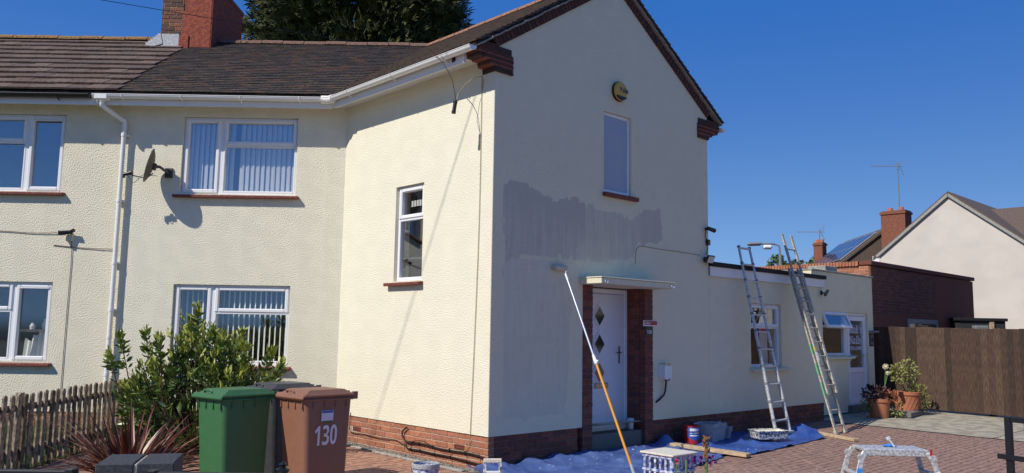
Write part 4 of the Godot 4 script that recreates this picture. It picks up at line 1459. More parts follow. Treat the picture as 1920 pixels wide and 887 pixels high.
func build_extension() -> void:
	var h := thing("flat_roof_extension", "single-storey cream extension with black felt roof edge beside the gabled house", "extension")
	var mb := MB.new()
	wall_panel(mb, 4.685, 8.55, 0.405, 2.60, [[5.93, 6.97, 1.105, 2.20]], 0.25)
	put(mb, "front_wall", M.render_smooth, h, TG)
	var pl := part("plinth", h)
	brickwork(pl, TG, 4.685, 8.55, 0.0, 0.405, -0.015, [M.pier0, M.pier1, M.pier2, M.pier3], M.pier_mortar, 0.05)
	mb = MB.new()
	mb.b3(8.35, 8.55, 0.05, 2.60, -4.5, -0.252)
	mb.b3(4.69, 8.34, 0.05, 2.60, -4.5, -4.3)
	put(mb, "other_walls", M.render_smooth, h, TG)
	mb = MB.new()
	mb.b3(4.685, 8.60, 2.585, 2.742, 0.012, 0.034, 0.003)
	put(mb, "fascia", M.fascia_white, h, TG)
	mb = MB.new()
	mb.b3(4.685, 8.62, 2.744, 2.815, -0.05, 0.075, 0.008)
	put(mb, "felt_edge", M.felt_black, h, TG)
	mb = MB.new()
	mb.b3(4.69, 8.60, 2.62, 2.80, -4.55, -0.052)
	put(mb, "flat_roof", M.felt_black, h, TG)
	var w := make_window(h, TG, 5.93, 6.97, 1.105, 2.20, [[5.955, 6.945, 1.80, 2.175, 1], [5.955, 6.945, 1.13, 1.80, 0]], M.glass_side, {"bars": [[5.96, 6.94, 1.78, 1.82]], "sill": [5.89, 7.14], "sill_mat": M.sill_cream, "deep": 2.5})
	mb = MB.new()
	for i in 9:
		var xa := 6.62 + i * 0.035
		mb.quad(Vector3(xa, 1.12, -0.24 - 0.02 * (i % 2)), Vector3(xa + 0.035, 1.12, -0.24 - 0.02 * ((i + 1) % 2)), Vector3(xa + 0.035, 2.18, -0.24 - 0.02 * ((i + 1) % 2)), Vector3(xa, 2.18, -0.24 - 0.02 * (i % 2)))
	put(mb, "curtain", M.curtain, w)
	mb = MB.new()
	mb.b3(6.40, 6.60, 1.71, 1.78, -0.083, -0.0795)
	put(mb, "sticker", M.red_sticker, w)
	# nail salon at the far end, set back a little, with a parapet
	var sl := thing("nail_salon", "small cream salon with parapet, glazed white door and open top window", "shop")
	var TS := TG * Transform3D(Basis(), Vector3(0, 0, -0.2))
	mb = MB.new()
	wall_panel(mb, 8.552, 11.31, 0.13, 2.93, [[8.94, 11.03, 1.27, 2.15], [10.05, 11.03, 0.27, 1.2701]], 0.22)
	put(mb, "front_wall", M.render_smooth, sl, TS)
	mb = MB.new()
	mb.b3(8.60, 8.80, 2.3, 2.93, -4.4, -0.222)
	mb.b3(11.10, 11.31, 0.1, 2.93, -4.4, -0.222)
	mb.b3(8.80, 11.10, 0.1, 2.93, -4.4, -4.2)
	put(mb, "other_walls", M.render_smooth, sl, TS)
	mb = MB.new()
	mb.b3(8.80, 11.10, 2.5, 2.6, -4.2, -0.222)
	put(mb, "flat_roof", M.felt_black, sl, TS)
	mb = MB.new()
	mb.b3(8.54, 11.34, 2.932, 2.965, -0.25, 0.025, 0.006)
	mb.b3(8.56, 8.82, 2.932, 2.963, -4.4, -0.252, 0.006)
	put(mb, "coping", M.concrete_edge, sl, TS)
	mb = MB.new()
	mb.b3(10.2, 10.75, 2.96, 3.16, -0.9, -0.5, 0.01)
	put(mb, "roof_upstand", M.concrete_edge, sl, TS)
	var sw := make_window(sl, TS, 8.94, 10.05, 1.27, 2.15, [[8.965, 10.03, 1.29, 1.86, 0]], M.glass_side, {"bars": [[8.96, 10.03, 1.83, 1.88]], "sill": [8.86, 10.20], "sill_mat": M.sill_cream, "deep": 2.5})
	var top_t := Transform3D(Basis(Vector3.RIGHT, -0.38), Vector3(8.96, 2.14, -0.03))
	mb = MB.new()
	frame_bars(mb, 0.0, 1.08, -0.34, 0.0, 0.06, -0.03, 0.03, 0.008)
	put(mb, "top_sash", M.upvc, sw, top_t)
	mb = MB.new()
	mb.b3(0.062, 1.018, -0.28, -0.06, 0.002, 0.008)
	put(mb, "top_pane", M.glass_sky, sw, Transform3D(Basis(Vector3.RIGHT, -0.38), Vector3(8.96, 2.14, -0.03)))
	mb = MB.new()
	mb.b3(8.99, 9.17, 1.745, 1.815, -0.083, -0.0795)
	put(mb, "sticker", M.red_sticker, sw)
	var d := part("door", sl, TS)
	mb = MB.new()
	frame_bars(mb, 10.055, 11.028, 0.272, 2.148, 0.055, -0.11, -0.04, 0.006)
	frame_bars(mb, 10.115, 10.97, 0.30, 2.085, 0.10, -0.10, -0.03, 0.008)
	mb.b3(10.20, 10.88, 0.92, 1.02, -0.10, -0.032, 0.006)
	put(mb, "frame", M.upvc, d)
	mb = MB.new()
	mb.b3(10.21, 10.875, 0.39, 0.925, -0.075, -0.055)
	put(mb, "lower_panel", M.door_white, d)
	mb = MB.new()
	mb.b3(10.21, 10.875, 1.015, 1.99, -0.075, -0.069)
	put(mb, "pane", M.glass_side, d)
	mb = MB.new()
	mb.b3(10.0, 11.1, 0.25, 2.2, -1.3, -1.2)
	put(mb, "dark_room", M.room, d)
	mb = MB.new()
	mb.b3(10.19, 10.23, 1.16, 1.30, -0.03, -0.01, 0.004)
	mb.tube([Vector3(10.21, 1.25, -0.01), Vector3(10.21, 1.25, 0.03), Vector3(10.36, 1.25, 0.035)], 0.012, 6)
	put(mb, "handle", M.white_plastic, d)
	for q in [["Minh's", 0.165, 1.815, "Droid Serif", 0.62], ["Nails", 0.165, 1.59, "Droid Serif", 0.56], ["07925 450901", 0.075, 1.415, "Droid Sans", 0.63]]:
		var tm := text_mesh(q[0], q[1], 0.003, q[3])
		var bb := tm.get_aabb()
		var sc: float = q[4] / maxf(0.01, bb.size.x)
		put_mesh(tm, "lettering", M.number_white, d, Transform3D(Basis().scaled(Vector3(sc, 1, 1)), Vector3(10.545 - (bb.position.x + bb.size.x / 2) * sc, q[2] - bb.position.y - bb.size.y / 2, -0.064)))
	mb = MB.new()
	mb.b3(9.98, 11.12, 0.02, 0.268, -0.20, 0.10, 0.01)
	put(mb, "door_step", M.step_stone, sl, TS)

# ------------------------------------------------------------------ what stands behind
func simple_house(called: String, label: String, T: Transform3D, w: float, dp: float, eave: float, ridge: float, wall: Material, roof: Material) -> Node3D:
	# gable faces +z of T; x from 0 to w; runs back by dp
	var h := thing(called, label, "house")
	var mb := MB.new()
	mb.extr(PackedVector2Array([Vector2(0, 0), Vector2(w, 0), Vector2(w, eave), Vector2(w / 2, ridge), Vector2(0, eave)]), dp, T * Transform3D(Basis(), Vector3(0, 0, -dp)))
	put(mb, "walls", wall, h)
	var p := (ridge - eave) / (w / 2)
	for side in 2:
		mb = MB.new()
		var a := Vector2(-0.25, eave - 0.25 * p + 0.05)
		var b := Vector2(w / 2, ridge + 0.05)
		var poly := PackedVector2Array([a, b, b + Vector2(0, 0.12), a + Vector2(0, 0.12)])
		if side == 1:
			for i in 4: poly[i] = Vector2(w - poly[i].x, poly[i].y)
		mb.extr(poly, dp + 0.16, T * Transform3D(Basis(), Vector3(0, 0, -dp - 0.08)))
		put(mb, "roof_slope", roof, h)
	return h

func aerial(called: String, label: String, p: Vector3, hgt: float, yaw: float, big := true) -> void:
	var a := thing(called, label, "aerial")
	var mb := MB.new()
	mb.tube([p, p + Vector3.UP * hgt], 0.022, 6)
	put(mb, "mast", M.grey_plastic, a)
	var d := Vector3(cos(yaw), 0.02, sin(yaw))
	var c := p + Vector3.UP * (hgt - 0.15)
	mb = MB.new()
	mb.tube([c - d * 0.25, c + d * 1.1], 0.016, 6)
	put(mb, "boom", M.grey_plastic, a)
	var sd := Vector3(-d.z, 0, d.x)
	for i in 9:
		mb = MB.new()
		var q := c + d * (-0.2 + i * 0.15)
		mb.tube([q - sd * 0.16 - Vector3.UP * 0.05, q + sd * 0.16 + Vector3.UP * 0.05], 0.010, 5)
		put(mb, "element", M.grey_plastic, a)
	if big:
		mb = MB.new()
		mb.tube([c - d * 0.25 + Vector3.UP * 0.35, c - d * 0.05, c - d * 0.25 - Vector3.UP * 0.4], 0.014, 5)
		put(mb, "reflector", M.grey_plastic, a)

func brick_stack(parent: Node, T: Transform3D, w: float, d: float, y0: float, y1: float) -> void:
	var mb := MB.new()
	mb.b3(-w / 2, w / 2, y0, y1 - 0.15, -d / 2, d / 2)
	mb.b3(-w / 2 - 0.04, w / 2 + 0.04, y1 - 0.15, y1 - 0.06, -d / 2 - 0.04, d / 2 + 0.04)
	mb.b3(-w / 2, w / 2, y1 - 0.06, y1, -d / 2, d / 2)
	put(mb, "stack", M.far_brick, parent, T)
	for k in 2:
		mb = MB.new()
		mb.lathe(T * Transform3D(Basis(), Vector3((k - 0.5) * w * 0.45, y1, 0)), [Vector2(0.11, 0), Vector2(0.10, 0.16), Vector2(0.08, 0.16), Vector2(0.08, 0)], 10)
		put(mb, "flue_pot", M.terracotta, parent)

func build_background() -> void:
	var aF := deg_to_rad(-46.7)
	# brick outbuilding behind the fence: paler side and darker drive face put sun and shade into the brick colour
	var ob := thing("brick_outbuilding", "flat-roofed red brick outbuilding, shade put into its darker front, with brick-on-edge coping behind the board fence", "outbuilding")
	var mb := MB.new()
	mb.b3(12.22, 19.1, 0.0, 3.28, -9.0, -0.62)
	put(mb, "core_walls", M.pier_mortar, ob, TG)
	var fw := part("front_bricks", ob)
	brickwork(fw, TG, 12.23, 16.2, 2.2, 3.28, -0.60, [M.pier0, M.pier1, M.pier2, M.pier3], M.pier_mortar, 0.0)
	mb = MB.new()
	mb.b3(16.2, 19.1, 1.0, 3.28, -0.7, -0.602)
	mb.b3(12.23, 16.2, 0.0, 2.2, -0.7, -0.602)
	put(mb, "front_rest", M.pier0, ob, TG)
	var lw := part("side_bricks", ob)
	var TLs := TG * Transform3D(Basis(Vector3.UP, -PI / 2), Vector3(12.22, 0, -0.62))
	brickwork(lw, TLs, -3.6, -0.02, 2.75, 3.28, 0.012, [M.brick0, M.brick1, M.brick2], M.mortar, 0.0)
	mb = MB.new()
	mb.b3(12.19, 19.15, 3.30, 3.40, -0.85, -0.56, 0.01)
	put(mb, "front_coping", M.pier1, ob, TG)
	var cop := part("side_coping", ob)
	for i in 62:
		var k := MB.new()
		k.b3(12.16, 12.42, 3.285, 3.39 + rng.randf_range(-0.006, 0.006), -0.93 - i * 0.075, -0.865 - i * 0.075, 0.004)
		put(k, "brick", [M.far_coping, M.brick0, M.brick2][rng.randi() % 3], cop, TG)
	mb = MB.new()
	frame_bars(mb, 14.2, 16.2, 1.1, 2.12, 0.12, -0.62, -0.57, 0.01)
	put(mb, "window_frame", M.grey_plastic, ob, TG)
	mb = MB.new()
	mb.b3(14.3, 16.1, 1.2, 2.0, -0.60, -0.585)
	put(mb, "window_pane", mat_once("dark_glass", lin(0.018, 0.022, 0.020), 0.06), ob, TG)
	# pale gabled house beyond
	var Tf := Transform3D(Basis(Vector3.UP, aF), Vector3(15.05, 0, -33.16))
	var fh := simple_house("pale_house", "pale pinkish rendered house with broad plain gable and white eave ends", Tf, 5.40, 9.0, 4.95, 7.15, M.far_wall, M.far_roof)
	mb = MB.new()
	mb.b3(-0.28, 0.0, 4.62, 4.95, -0.2, 0.05)
	mb.b3(5.40, 5.78, 4.55, 4.98, -0.2, 0.05)
	put(mb, "eave_box", M.upvc, fh, Tf)
	var rake := MB.new()
	rake.bar(Vector3(-0.1, 4.93, 0.06), Vector3(2.70, 7.18, 0.06), 0.10, 0.10, Vector3.BACK)
	rake.bar(Vector3(5.5, 4.93, 0.06), Vector3(2.70, 7.18, 0.06), 0.10, 0.10, Vector3.BACK)
	put(rake, "verge_board", M.concrete_edge, fh, Tf)
	mb = MB.new()
	mb.tube([Vector3(5.62, 4.5, -0.1), Vector3(5.62, 4.35, 0.02), Vector3(5.55, 0.1, 0.02)], 0.06, 8)
	put(mb, "downpipe", M.upvc, fh, Tf)
	# side wing of the pale house, its tiled roof showing on the right
	mb = MB.new()
	mb.b3(5.42, 12.0, 0, 4.95, -7.0, -0.6)
	put(mb, "wing_walls", M.far_wall, fh, Tf)
	mb = MB.new()
	mb.extr(PackedVector2Array([Vector2(0.2, 4.9), Vector2(3.7, 7.0), Vector2(7.4, 4.9)]), 9.4, Tf * Transform3D(Basis(Vector3.UP, PI / 2), Vector3(2.8, 0, 0)))
	put(mb, "wing_roof", M.far_roof, fh)
	var ch := part("chimney", fh)
	brick_stack(ch, Tf * Transform3D(Basis(), Vector3(0.0, 0, -1.8)), 1.0, 0.7, 4.6, 7.0)
	aerial("tv_aerial", "tall mast aerial on the orange brick chimney of the pale house", Tf * Vector3(0.15, 6.95, -1.8), 2.15, PI + 0.15)
	# house with solar panels, its roof rising to the right behind the pale gable
	var Ts := Transform3D(Basis(Vector3.UP, deg_to_rad(-5)), Vector3(14.45, 0, -35.2))
	var sh := simple_house("solar_house", "brown tiled house roof carrying a row of solar panels beside the pale gable", Ts, 3.5, 5.4, 4.85, 6.22, M.far_roof, M.far_roof)
	var sp := atan2(1.37, 1.75)
	var TRs := Ts * Transform3D(Basis(Vector3(0, 0, 1), Vector3(cos(sp), sin(sp), 0), Vector3(-sin(sp), cos(sp), 0)), Vector3(-0.25, 4.85 - 0.25 * 1.37 / 1.75 + 0.175, 0))
	for i in 5:
		var pn := part("solar_panel", sh, TRs)
		mb = MB.new()
		mb.b3(-1.25 - i * 1.02, -0.27 - i * 1.02, 0.20, 2.20, 0.03, 0.07)
		put(mb, "frame", M.solar_frame, pn)
		for k in 2:
			mb = MB.new()
			mb.b3(-1.22 - i * 1.02, -0.30 - i * 1.02, 0.23 + k * 0.98, 1.17 + k * 0.98, 0.071, 0.076)
			put(mb, "cells", M.solar, pn)
	# far house whose stack shows over the coping
	var Td := Transform3D(Basis(Vector3.UP, aF), Vector3(13.2, 0, -41.5))
	var dh := simple_house("distant_house", "distant house behind the coping, only its narrow brown chimney showing", Td, 5.0, 8.0, 3.4, 5.05, M.far_wall, M.far_roof)
	brick_stack(part("chimney", dh), Transform3D(Basis(Vector3.UP, aF), Vector3(15.55, 0, -40.9)), 0.46, 0.46, 3.6, 6.35)
	aerial("tv_aerial", "short aerial on the narrow brown chimney of the distant house", Vector3(15.55, 6.3, -40.9), 0.75, PI + 0.3)
	# unseen house added right of the view so its sunlit wall lights the gable
	var Tn := TG * Transform3D(Basis(Vector3.UP, -PI / 2), Vector3(14.4, 0, 3.4))
	var nh := simple_house("added_bounce_house", "added unseen pale house right of the drive, bouncing sunlight onto the gable", Tn, 8.5, 7.0, 5.0, 7.4, M.far_wall, M.far_roof)
	for q in [[1.2, 1.1], [5.2, 1.1], [1.2, 3.6], [5.2, 3.6]]:
		mb = MB.new()
		frame_bars(mb, q[0], q[0] + 1.6, q[1], q[1] + 1.2, 0.06, 0.002, 0.05, 0.006)
		put(mb, "window_frame", M.upvc, nh, Tn)
		mb = MB.new()
		mb.b3(q[0] + 0.06, q[0] + 1.54, q[1] + 0.06, q[1] + 1.14, 0.002, 0.02)
		put(mb, "window_pane", mat_once("dark_glass", lin(0.018, 0.022, 0.020), 0.06), nh, Tn)
	# street lamp whose head shows past the ladder tops
	var sl := thing("street_lamp", "grey street lamp reaching left past the ladder tops", "street lamp")
	mb = MB.new()
	mb.tube([Vector3(9.95, 0, -30), Vector3(9.93, 4.6, -30)], [0.09, 0.06], 8)
	put(mb, "post", M.grey_plastic, sl)
	mb = MB.new()
	mb.tube([Vector3(9.93, 4.6, -30), Vector3(9.9, 4.95, -30), Vector3(9.7, 5.03, -30), Vector3(9.2, 5.02, -30)], 0.035, 8)
	put(mb, "arm", M.grey_plastic, sl)
	mb = MB.new()
	mb.box(Transform3D(Basis(Vector3.BACK, 0.05), Vector3(8.98, 5.01, -30)), Vector3(0.52, 0.13, 0.22), 0.05)
	put(mb, "head", M.grey_plastic, sl)
	mb = MB.new()
	mb.box(Transform3D(), Vector3(0.34, 0.16, 0.2), 0.06)
	put(mb, "sensor", M.white_plastic, sl, Transform3D(Basis(), Vector3(9.46, 4.90, -30)))
	# dark shed behind the fence
	var sd := thing("garden_shed", "dark felted shed with a pale box against it, behind the board fence", "shed")
	mb = MB.new()
	mb.b3(11.85, 13.05, 0, 2.12, -22.6, -21.6)
	put(mb, "walls", mat_once("shed_dark", lin(0.025, 0.027, 0.03), 0.9), sd)
	mb = MB.new()
	mb.b3(11.8, 13.1, 2.12, 2.20, -22.65, -21.55, 0.01)
	put(mb, "roof", M.felt_black, sd)
	mb = MB.new()
	mb.b3(12.62, 12.72, 0, 2.1, -21.6, -21.54)
	put(mb, "post", M.timber, sd)
	mb = MB.new()
	mb.b3(12.15, 12.5, 1.7, 2.0, -21.6, -21.4, 0.02)
	put(mb, "meter_box", M.grey_plastic, sd)
	# trees
	conifer()
	for q in [[15.1, -46.0, 6.15, 0.75, 3, "distant green treetop beside the extension ladder above the coping"], [16.35, -46.5, 6.0, 0.8, 4, "distant green treetop left of the narrow brown chimney"], [18.0, -47.5, 6.35, 0.9, 5, "distant green treetop between the narrow chimney and the solar panels"]]:
		small_tree(Vector3(q[0], 0, q[1]), q[2], q[3], q[4], q[5])

func conifer() -> void:
	var t := thing("conifer_tree", "tall dense dark green conifer rising behind the roof ridge", "tree")
	var base := Vector3(-4.35, 0, -22.0)
	var mb := MB.new()
	mb.tube([base, base + Vector3(0, 7, 0), base + Vector3(0.2, 15.5, 0)], [0.4, 0.28, 0.05], 9)
	put(mb, "trunk", M.bark, t)
	var fr := FastNoiseLite.new()
	fr.seed = 12; fr.frequency = 0.35
	var crowns := [MB.new(), MB.new()]
	for i in 42000:
		var hh := rng.randf_range(6.0, 14.5)
		var R := 2.95 * clampf((17.0 - hh) / 6.5, 0.05, 1.0)
		var a := rng.randf_range(0, TAU)
		var lump := 1.0 + 0.16 * fr.get_noise_2d(a * 5.0, hh * 3.0) + 0.10 * fr.get_noise_2d(a * 14.0 + 50, hh * 9.0)
		var rr := R * lump * pow(rng.randf_range(0.10, 1.0), 0.35)
		var p := base + Vector3(cos(a) * rr, hh, sin(a) * rr)
		var out := Vector3(cos(a), 0, sin(a))
		var d := (out * rng.randf_range(0.4, 1.0) + Vector3.UP * rng.randf_range(-0.35, 0.55) + rdir() * 0.4).normalized()
		var L := rng.randf_range(0.14, 0.34)
		var w := L * rng.randf_range(0.20, 0.32)
		var B := basis_dir(d, rng.randf() * TAU)
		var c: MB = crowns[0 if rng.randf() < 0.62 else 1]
		var tip := p + d * L
		# a flat spray: three lance-shaped fingers
		for k in 3:
			var sdv := B.x * w * (k - 1)
			var m := p + d * L * 0.45 + sdv * 0.9
			var e := tip + sdv * 1.3 - d * L * 0.2 * absf(k - 1)
			c.tri(p, m + B.x * w * 0.28, e)
			c.tri(p, e, m - B.x * w * 0.28 + B.z * w * 0.1)
	# the thick of the crown behind the outer sprays
	for i in 9000:
		var hh := rng.randf_range(6.0, 14.5)
		var R := 2.95 * clampf((17.0 - hh) / 6.5, 0.05, 1.0)
		var a := rng.randf_range(0, TAU)
		var rr := R * 0.86 * sqrt(rng.randf())
		var p := base + Vector3(cos(a) * rr, hh, sin(a) * rr)
		var d := (Vector3(cos(a), rng.randf_range(-0.3, 0.5), sin(a)) + rdir() * 0.6).normalized()
		var L := rng.randf_range(0.30, 0.55)
		var B := basis_dir(d, rng.randf() * TAU)
		crowns[0].tri(p, p + B.x * L * 0.22 + d * L * 0.5, p + d * L)
		crowns[0].tri(p, p + d * L, p - B.x * L * 0.22 + d * L * 0.5)
	# a few longer boughs break the outline
	for q in [[-6.9, 9.75, 0.75], [-7.0, 8.9, 0.6], [-1.9, 9.5, 0.7], [-1.75, 8.75, 0.8], [-1.9, 10.1, 0.5]]:
		var o := Vector3(base.x, q[1] - 0.25, base.z)
		var e := Vector3(q[0], q[1], base.z + 0.6)
		var dirv := (e - o).normalized()
		for i in 170:
			var s := rng.randf()
			var p := o.lerp(e + dirv * q[2], lerpf(0.55, 1.0, s)) + rdir() * lerpf(0.45, 0.05, s)
			var d := (dirv + rdir() * 0.6 + Vector3.UP * 0.2).normalized()
			var L := rng.randf_range(0.12, 0.24)
			var B := basis_dir(d, rng.randf() * TAU)
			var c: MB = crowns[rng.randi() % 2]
			c.tri(p - B.x * 0.03, p + B.x * 0.03, p + d * L)
			c.tri(p, p + B.x * 0.10 + d * L * 0.5, p + d * L * 0.6)
			c.tri(p, p - B.x * 0.10 + d * L * 0.5, p + d * L * 0.6)
	var ct := part("crown", t)
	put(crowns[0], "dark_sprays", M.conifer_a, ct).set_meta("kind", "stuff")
	put(crowns[1], "sunlit_tone_sprays", M.conifer_sunlit, ct).set_meta("kind", "stuff")

func small_tree(p: Vector3, hgt: float, r: float, sd: int, label: String) -> void:
	var t := thing("leafy_tree", label, "tree", "distant treetops over the coping")
	var mb := MB.new()
	mb.tube([p, p + Vector3(0.1, hgt * 0.5, 0), p + Vector3(0.05, hgt, 0)], [0.16, 0.1, 0.02], 7)
	for k in 5:
		var a := TAU * k / 5 + sd
		mb.tube([p + Vector3(0, hgt * 0.55, 0), p + Vector3(cos(a) * r * 0.7, hgt * 0.8, sin(a) * r * 0.7)], [0.07, 0.02], 5)
	put(mb, "trunk", M.bark, t)
	var c := MB.new()
	for i in 900:
		var d := rdir()
		var q := p + Vector3(0, hgt * 0.78, 0) + Vector3(d.x * r, d.y * hgt * 0.24, d.z * r) * pow(rng.randf(), 0.4)
		var B := basis_dir(rdir(), rng.randf() * TAU)
		var s := rng.randf_range(0.06, 0.13)
		c.tri(q - B.x * s, q + B.x * s, q + B.y * s * 2)
		c.tri(q - B.x * s * 0.7 + B.z * s, q + B.z * s * 1.2, q - B.y * s)
	put(c, "crown", M.tree_leaf, t).set_meta("kind", "stuff")

# ------------------------------------------------------------------ fences, gates, boundary
func build_boundary() -> void:
	# picket fence between the two front gardens
	var pf := thing("picket_fence", "weathered grey-brown wooden picket fence running to the house wall", "fence")
	var pk := MB.new()
	var pts := PackedVector2Array([Vector2(-0.035, 0.0), Vector2(0.035, 0.0), Vector2(0.035, 0.815)])
	for i in 7:
		var t := PI * i / 6
		pts.append(Vector2(0.035 * cos(t), 0.815 + 0.035 * sin(t)))
	pts.append(Vector2(-0.035, 0.815))
	pk.extr(pts, 0.02, Transform3D())
	var pm := pk.mesh()
	var z := -7.0
	var i2 := 0
	while z > -12.15:
		var lean := rng.randf_range(-0.025, 0.02)
		var t := Transform3D(Basis(Vector3.UP, PI / 2) * Basis(Vector3.BACK, lean), Vector3(-5.55 + rng.randf_range(-0.006, 0.006), gy(z) + rng.randf_range(0.0, 0.02), z))
		put_mesh(pm, "picket", M.picket if i2 % 4 != 3 else M.picket_dark, pf, t)
		z -= 0.132
		i2 += 1
	for y in [0.17, 0.66]:
		var r := MB.new()
		r.b3(-5.60, -5.555, y, y + 0.075, -12.25, -6.9, 0.004)
		put(r, "rail", M.picket_dark, pf)
	for zz in [-7.05, -9.55, -12.0]:
		var p := MB.new()
		p.b3(-5.675, -5.602, -0.1, 0.86, zz - 0.037, zz + 0.037, 0.006)
		put(p, "post", M.picket, pf)
	# brown close-board fence at the end of the drive
	var bf := thing("board_fence", "tall brown close-board fence beyond the concrete apron", "fence")
	var nn := -0.42
	while nn < 6.3:
		var w := rng.randf_range(0.105, 0.125)
		var b := MB.new()
		var p := TG * Vector3(11.83, 0, nn + w / 2)
		var top := 1.885 + rng.randf_range(-0.012, 0.010) - 0.012 * nn
		b.b3(-w / 2 - 0.008, w / 2, gy(p.z) + 0.05, top, -0.012, 0.006 + rng.randf_range(-0.003, 0.005), 0.002)
		put(b, "board", M["board%d" % (rng.randi() % 4)], bf, TG * Transform3D(Basis(Vector3.UP, -PI / 2), Vector3(11.83, 0, nn + w / 2)))
		nn += w + 0.001
	for y in [0.4, 1.0, 1.6]:
		var r := MB.new()
		r.b3(11.85, 11.92, y, y + 0.08, -0.42, 6.3)
		put(r, "rail", M.board2, bf, TG)
	for k in 4:
		var q := MB.new()
		q.b3(11.93, 12.03, 0.0, 1.8, -0.3 + k * 2.1, -0.2 + k * 2.1)
		put(q, "post", M.board2, bf, TG)
	# low front boundary: dark block pier and black rail
	var pr := thing("block_pier", "low dark grey block pier with mortar joint across its top", "pier")
	var T := Transform3D(Basis(Vector3.UP, deg_to_rad(14)), Vector3(-1.93, 0, -4.40))
	for course in 4:
		for k in 2:
			var m := MB.new()
			var y0 := 0.955 - (course + 1) * 0.225
			var zt := -0.05
			if course % 2 == 0:
				m.b3(-0.185 + k * 0.192, -0.007 + k * 0.192, y0 + 0.008, y0 + 0.225, -0.17, 0.17, 0.005)
			else:
				m.b3(-0.185, 0.185, y0 + 0.008, y0 + 0.225, -0.17 + k * 0.175, -0.005 + k * 0.175, 0.005)
			put(m, "block", M.block, pr, T)
	var mo := MB.new()
	mo.b3(-0.178, 0.178, 0.0, 0.947, -0.163, 0.163)
	put(mo, "mortar", M.mortar, pr, T)
	var rl := thing("black_railing", "low black metal boundary railing beside the block pier", "railing")
	for sec in [[-6.0, -2.07], [-1.72, -1.06]]:
		var m := MB.new()
		m.b3(sec[0], sec[1], 0.925, 0.955, -4.03, -3.99, 0.004)
		put(m, "top_rail", M.black_iron, rl)
		m = MB.new()
		m.b3(sec[0], sec[1], 0.12, 0.15, -4.03, -3.99, 0.004)
		put(m, "bottom_rail", M.black_iron, rl)
		var x: float = sec[0] + 0.08
		while x < sec[1]:
			m = MB.new()
			m.tube([Vector3(x, 0.14, -4.01), Vector3(x, 0.93, -4.01)], 0.008, 6)
			put(m, "bar", M.black_iron, rl)
			x += 0.12
		for xx in [sec[0] + 0.02, sec[1] - 0.02]:
			m = MB.new()
			m.b3(xx - 0.02, xx + 0.02, -0.05, 0.965, -4.04, -3.98, 0.004)
			put(m, "post", M.black_iron, rl)
	var fi := MB.new()
	fi.lathe(Transform3D(Basis(), Vector3(-1.08, 0.965, -4.01)), [Vector2(0.03, 0.0), Vector2(0.034, 0.012), Vector2(0.012, 0.022), Vector2(0.02, 0.035), Vector2(0.0, 0.05)], 10)
	put(fi, "finial", M.black_iron, rl)
	var gt := thing("iron_gate", "open black iron drive gate with upright bars", "gate", "", Transform3D(Basis(Vector3.UP, deg_to_rad(-62)), Vector3(4.33, 0, -7.2)))
	var gm := MB.new()
	gm.b3(-0.025, 0.025, 0.06, 0.985, -0.025, 0.025, 0.004)
	put(gm, "hanging_stile", M.black_iron, gt)
	for y in [0.94, 0.62, 0.12]:
		gm = MB.new()
		gm.b3(0.026 if y != 0.62 else -0.09, 1.5, y, y + 0.045, -0.015, 0.015, 0.003)
		if y == 0.62: gm = gm_bar(y)
		put(gm, "rail", M.black_iron, gt)
	for k in 12:
		gm = MB.new()
		gm.b3(0.135 + k * 0.115, 0.153 + k * 0.115, 0.165, 0.939, -0.009, 0.009)
		put(gm, "bar", M.black_iron, gt)
	gm = MB.new()
	gm.b3(1.50, 1.54, 0.06, 0.985, -0.02, 0.02, 0.004)
	put(gm, "closing_stile", M.black_iron, gt)
	gm = MB.new()
	gm.b3(-0.03, 0.03, -0.05, 0.059, -0.03, 0.03, 0.004)
	put(gm, "drop_bolt", M.black_iron, gt)

func gm_bar(y: float) -> MB:
	var m := MB.new()
	m.b3(-0.09, 1.5, y, y + 0.045, 0.026, 0.038, 0.003)
	return m

# ------------------------------------------------------------------ things fixed to the walls
func floodlight(label: String, T: Transform3D) -> void:
	var f := thing("floodlight", label, "floodlight", "", T)
	var m := MB.new()
	m.box(Transform3D(Basis(Vector3.RIGHT, 0.45), Vector3(0, 0, 0.10)), Vector3(0.19, 0.13, 0.035), 0.008)
	put(m, "body", M.black_plastic, f)
	m = MB.new()
	m.box(Transform3D(Basis(Vector3.RIGHT, 0.45), Vector3(0, -0.009, 0.118)), Vector3(0.165, 0.105, 0.006), 0.0)
	put(m, "lamp_glass", M.lamp_glass, f)
	m = MB.new()
	m.b3(-0.03, 0.03, -0.04, 0.04, 0.0, 0.03, 0.005)
	m.tube([Vector3(-0.07, 0.0, 0.03), Vector3(-0.08, 0.0, 0.09)], 0.01, 6)
	m.tube([Vector3(0.07, 0.0, 0.03), Vector3(0.08, 0.0, 0.09)], 0.01, 6)
	m.tube([Vector3(-0.08, 0.0, 0.03), Vector3(0.08, 0.0, 0.03)], 0.01, 6)
	put(m, "bracket", M.black_plastic, f)

func wall_camera(label: String, T: Transform3D, yaw: float) -> Node3D:
	var c := thing("security_camera", label, "camera", "", T)
	var m := MB.new()
	m.tube([Vector3(0, 0, 0), Vector3(0, 0, 0.02), Vector3(0.0, 0, 0.07)], 0.022, 8)
	put(m, "mount", M.black_plastic, c)
	m = MB.new()
	var d := Vector3(cos(yaw), -0.15, sin(yaw))
	m.tube([Vector3(0, 0, 0.07) - d * 0.03, Vector3(0, 0, 0.07) + d * 0.12], [0.03, 0.034], 10)
	put(m, "body", M.black_plastic, c)
	m = MB.new()
	m.tube([Vector3(0, 0, 0.07) + d * 0.12, Vector3(0, 0, 0.07) + d * 0.135], [0.037, 0.037], 10)
	put(m, "hood", M.black_plastic, c)
	return c

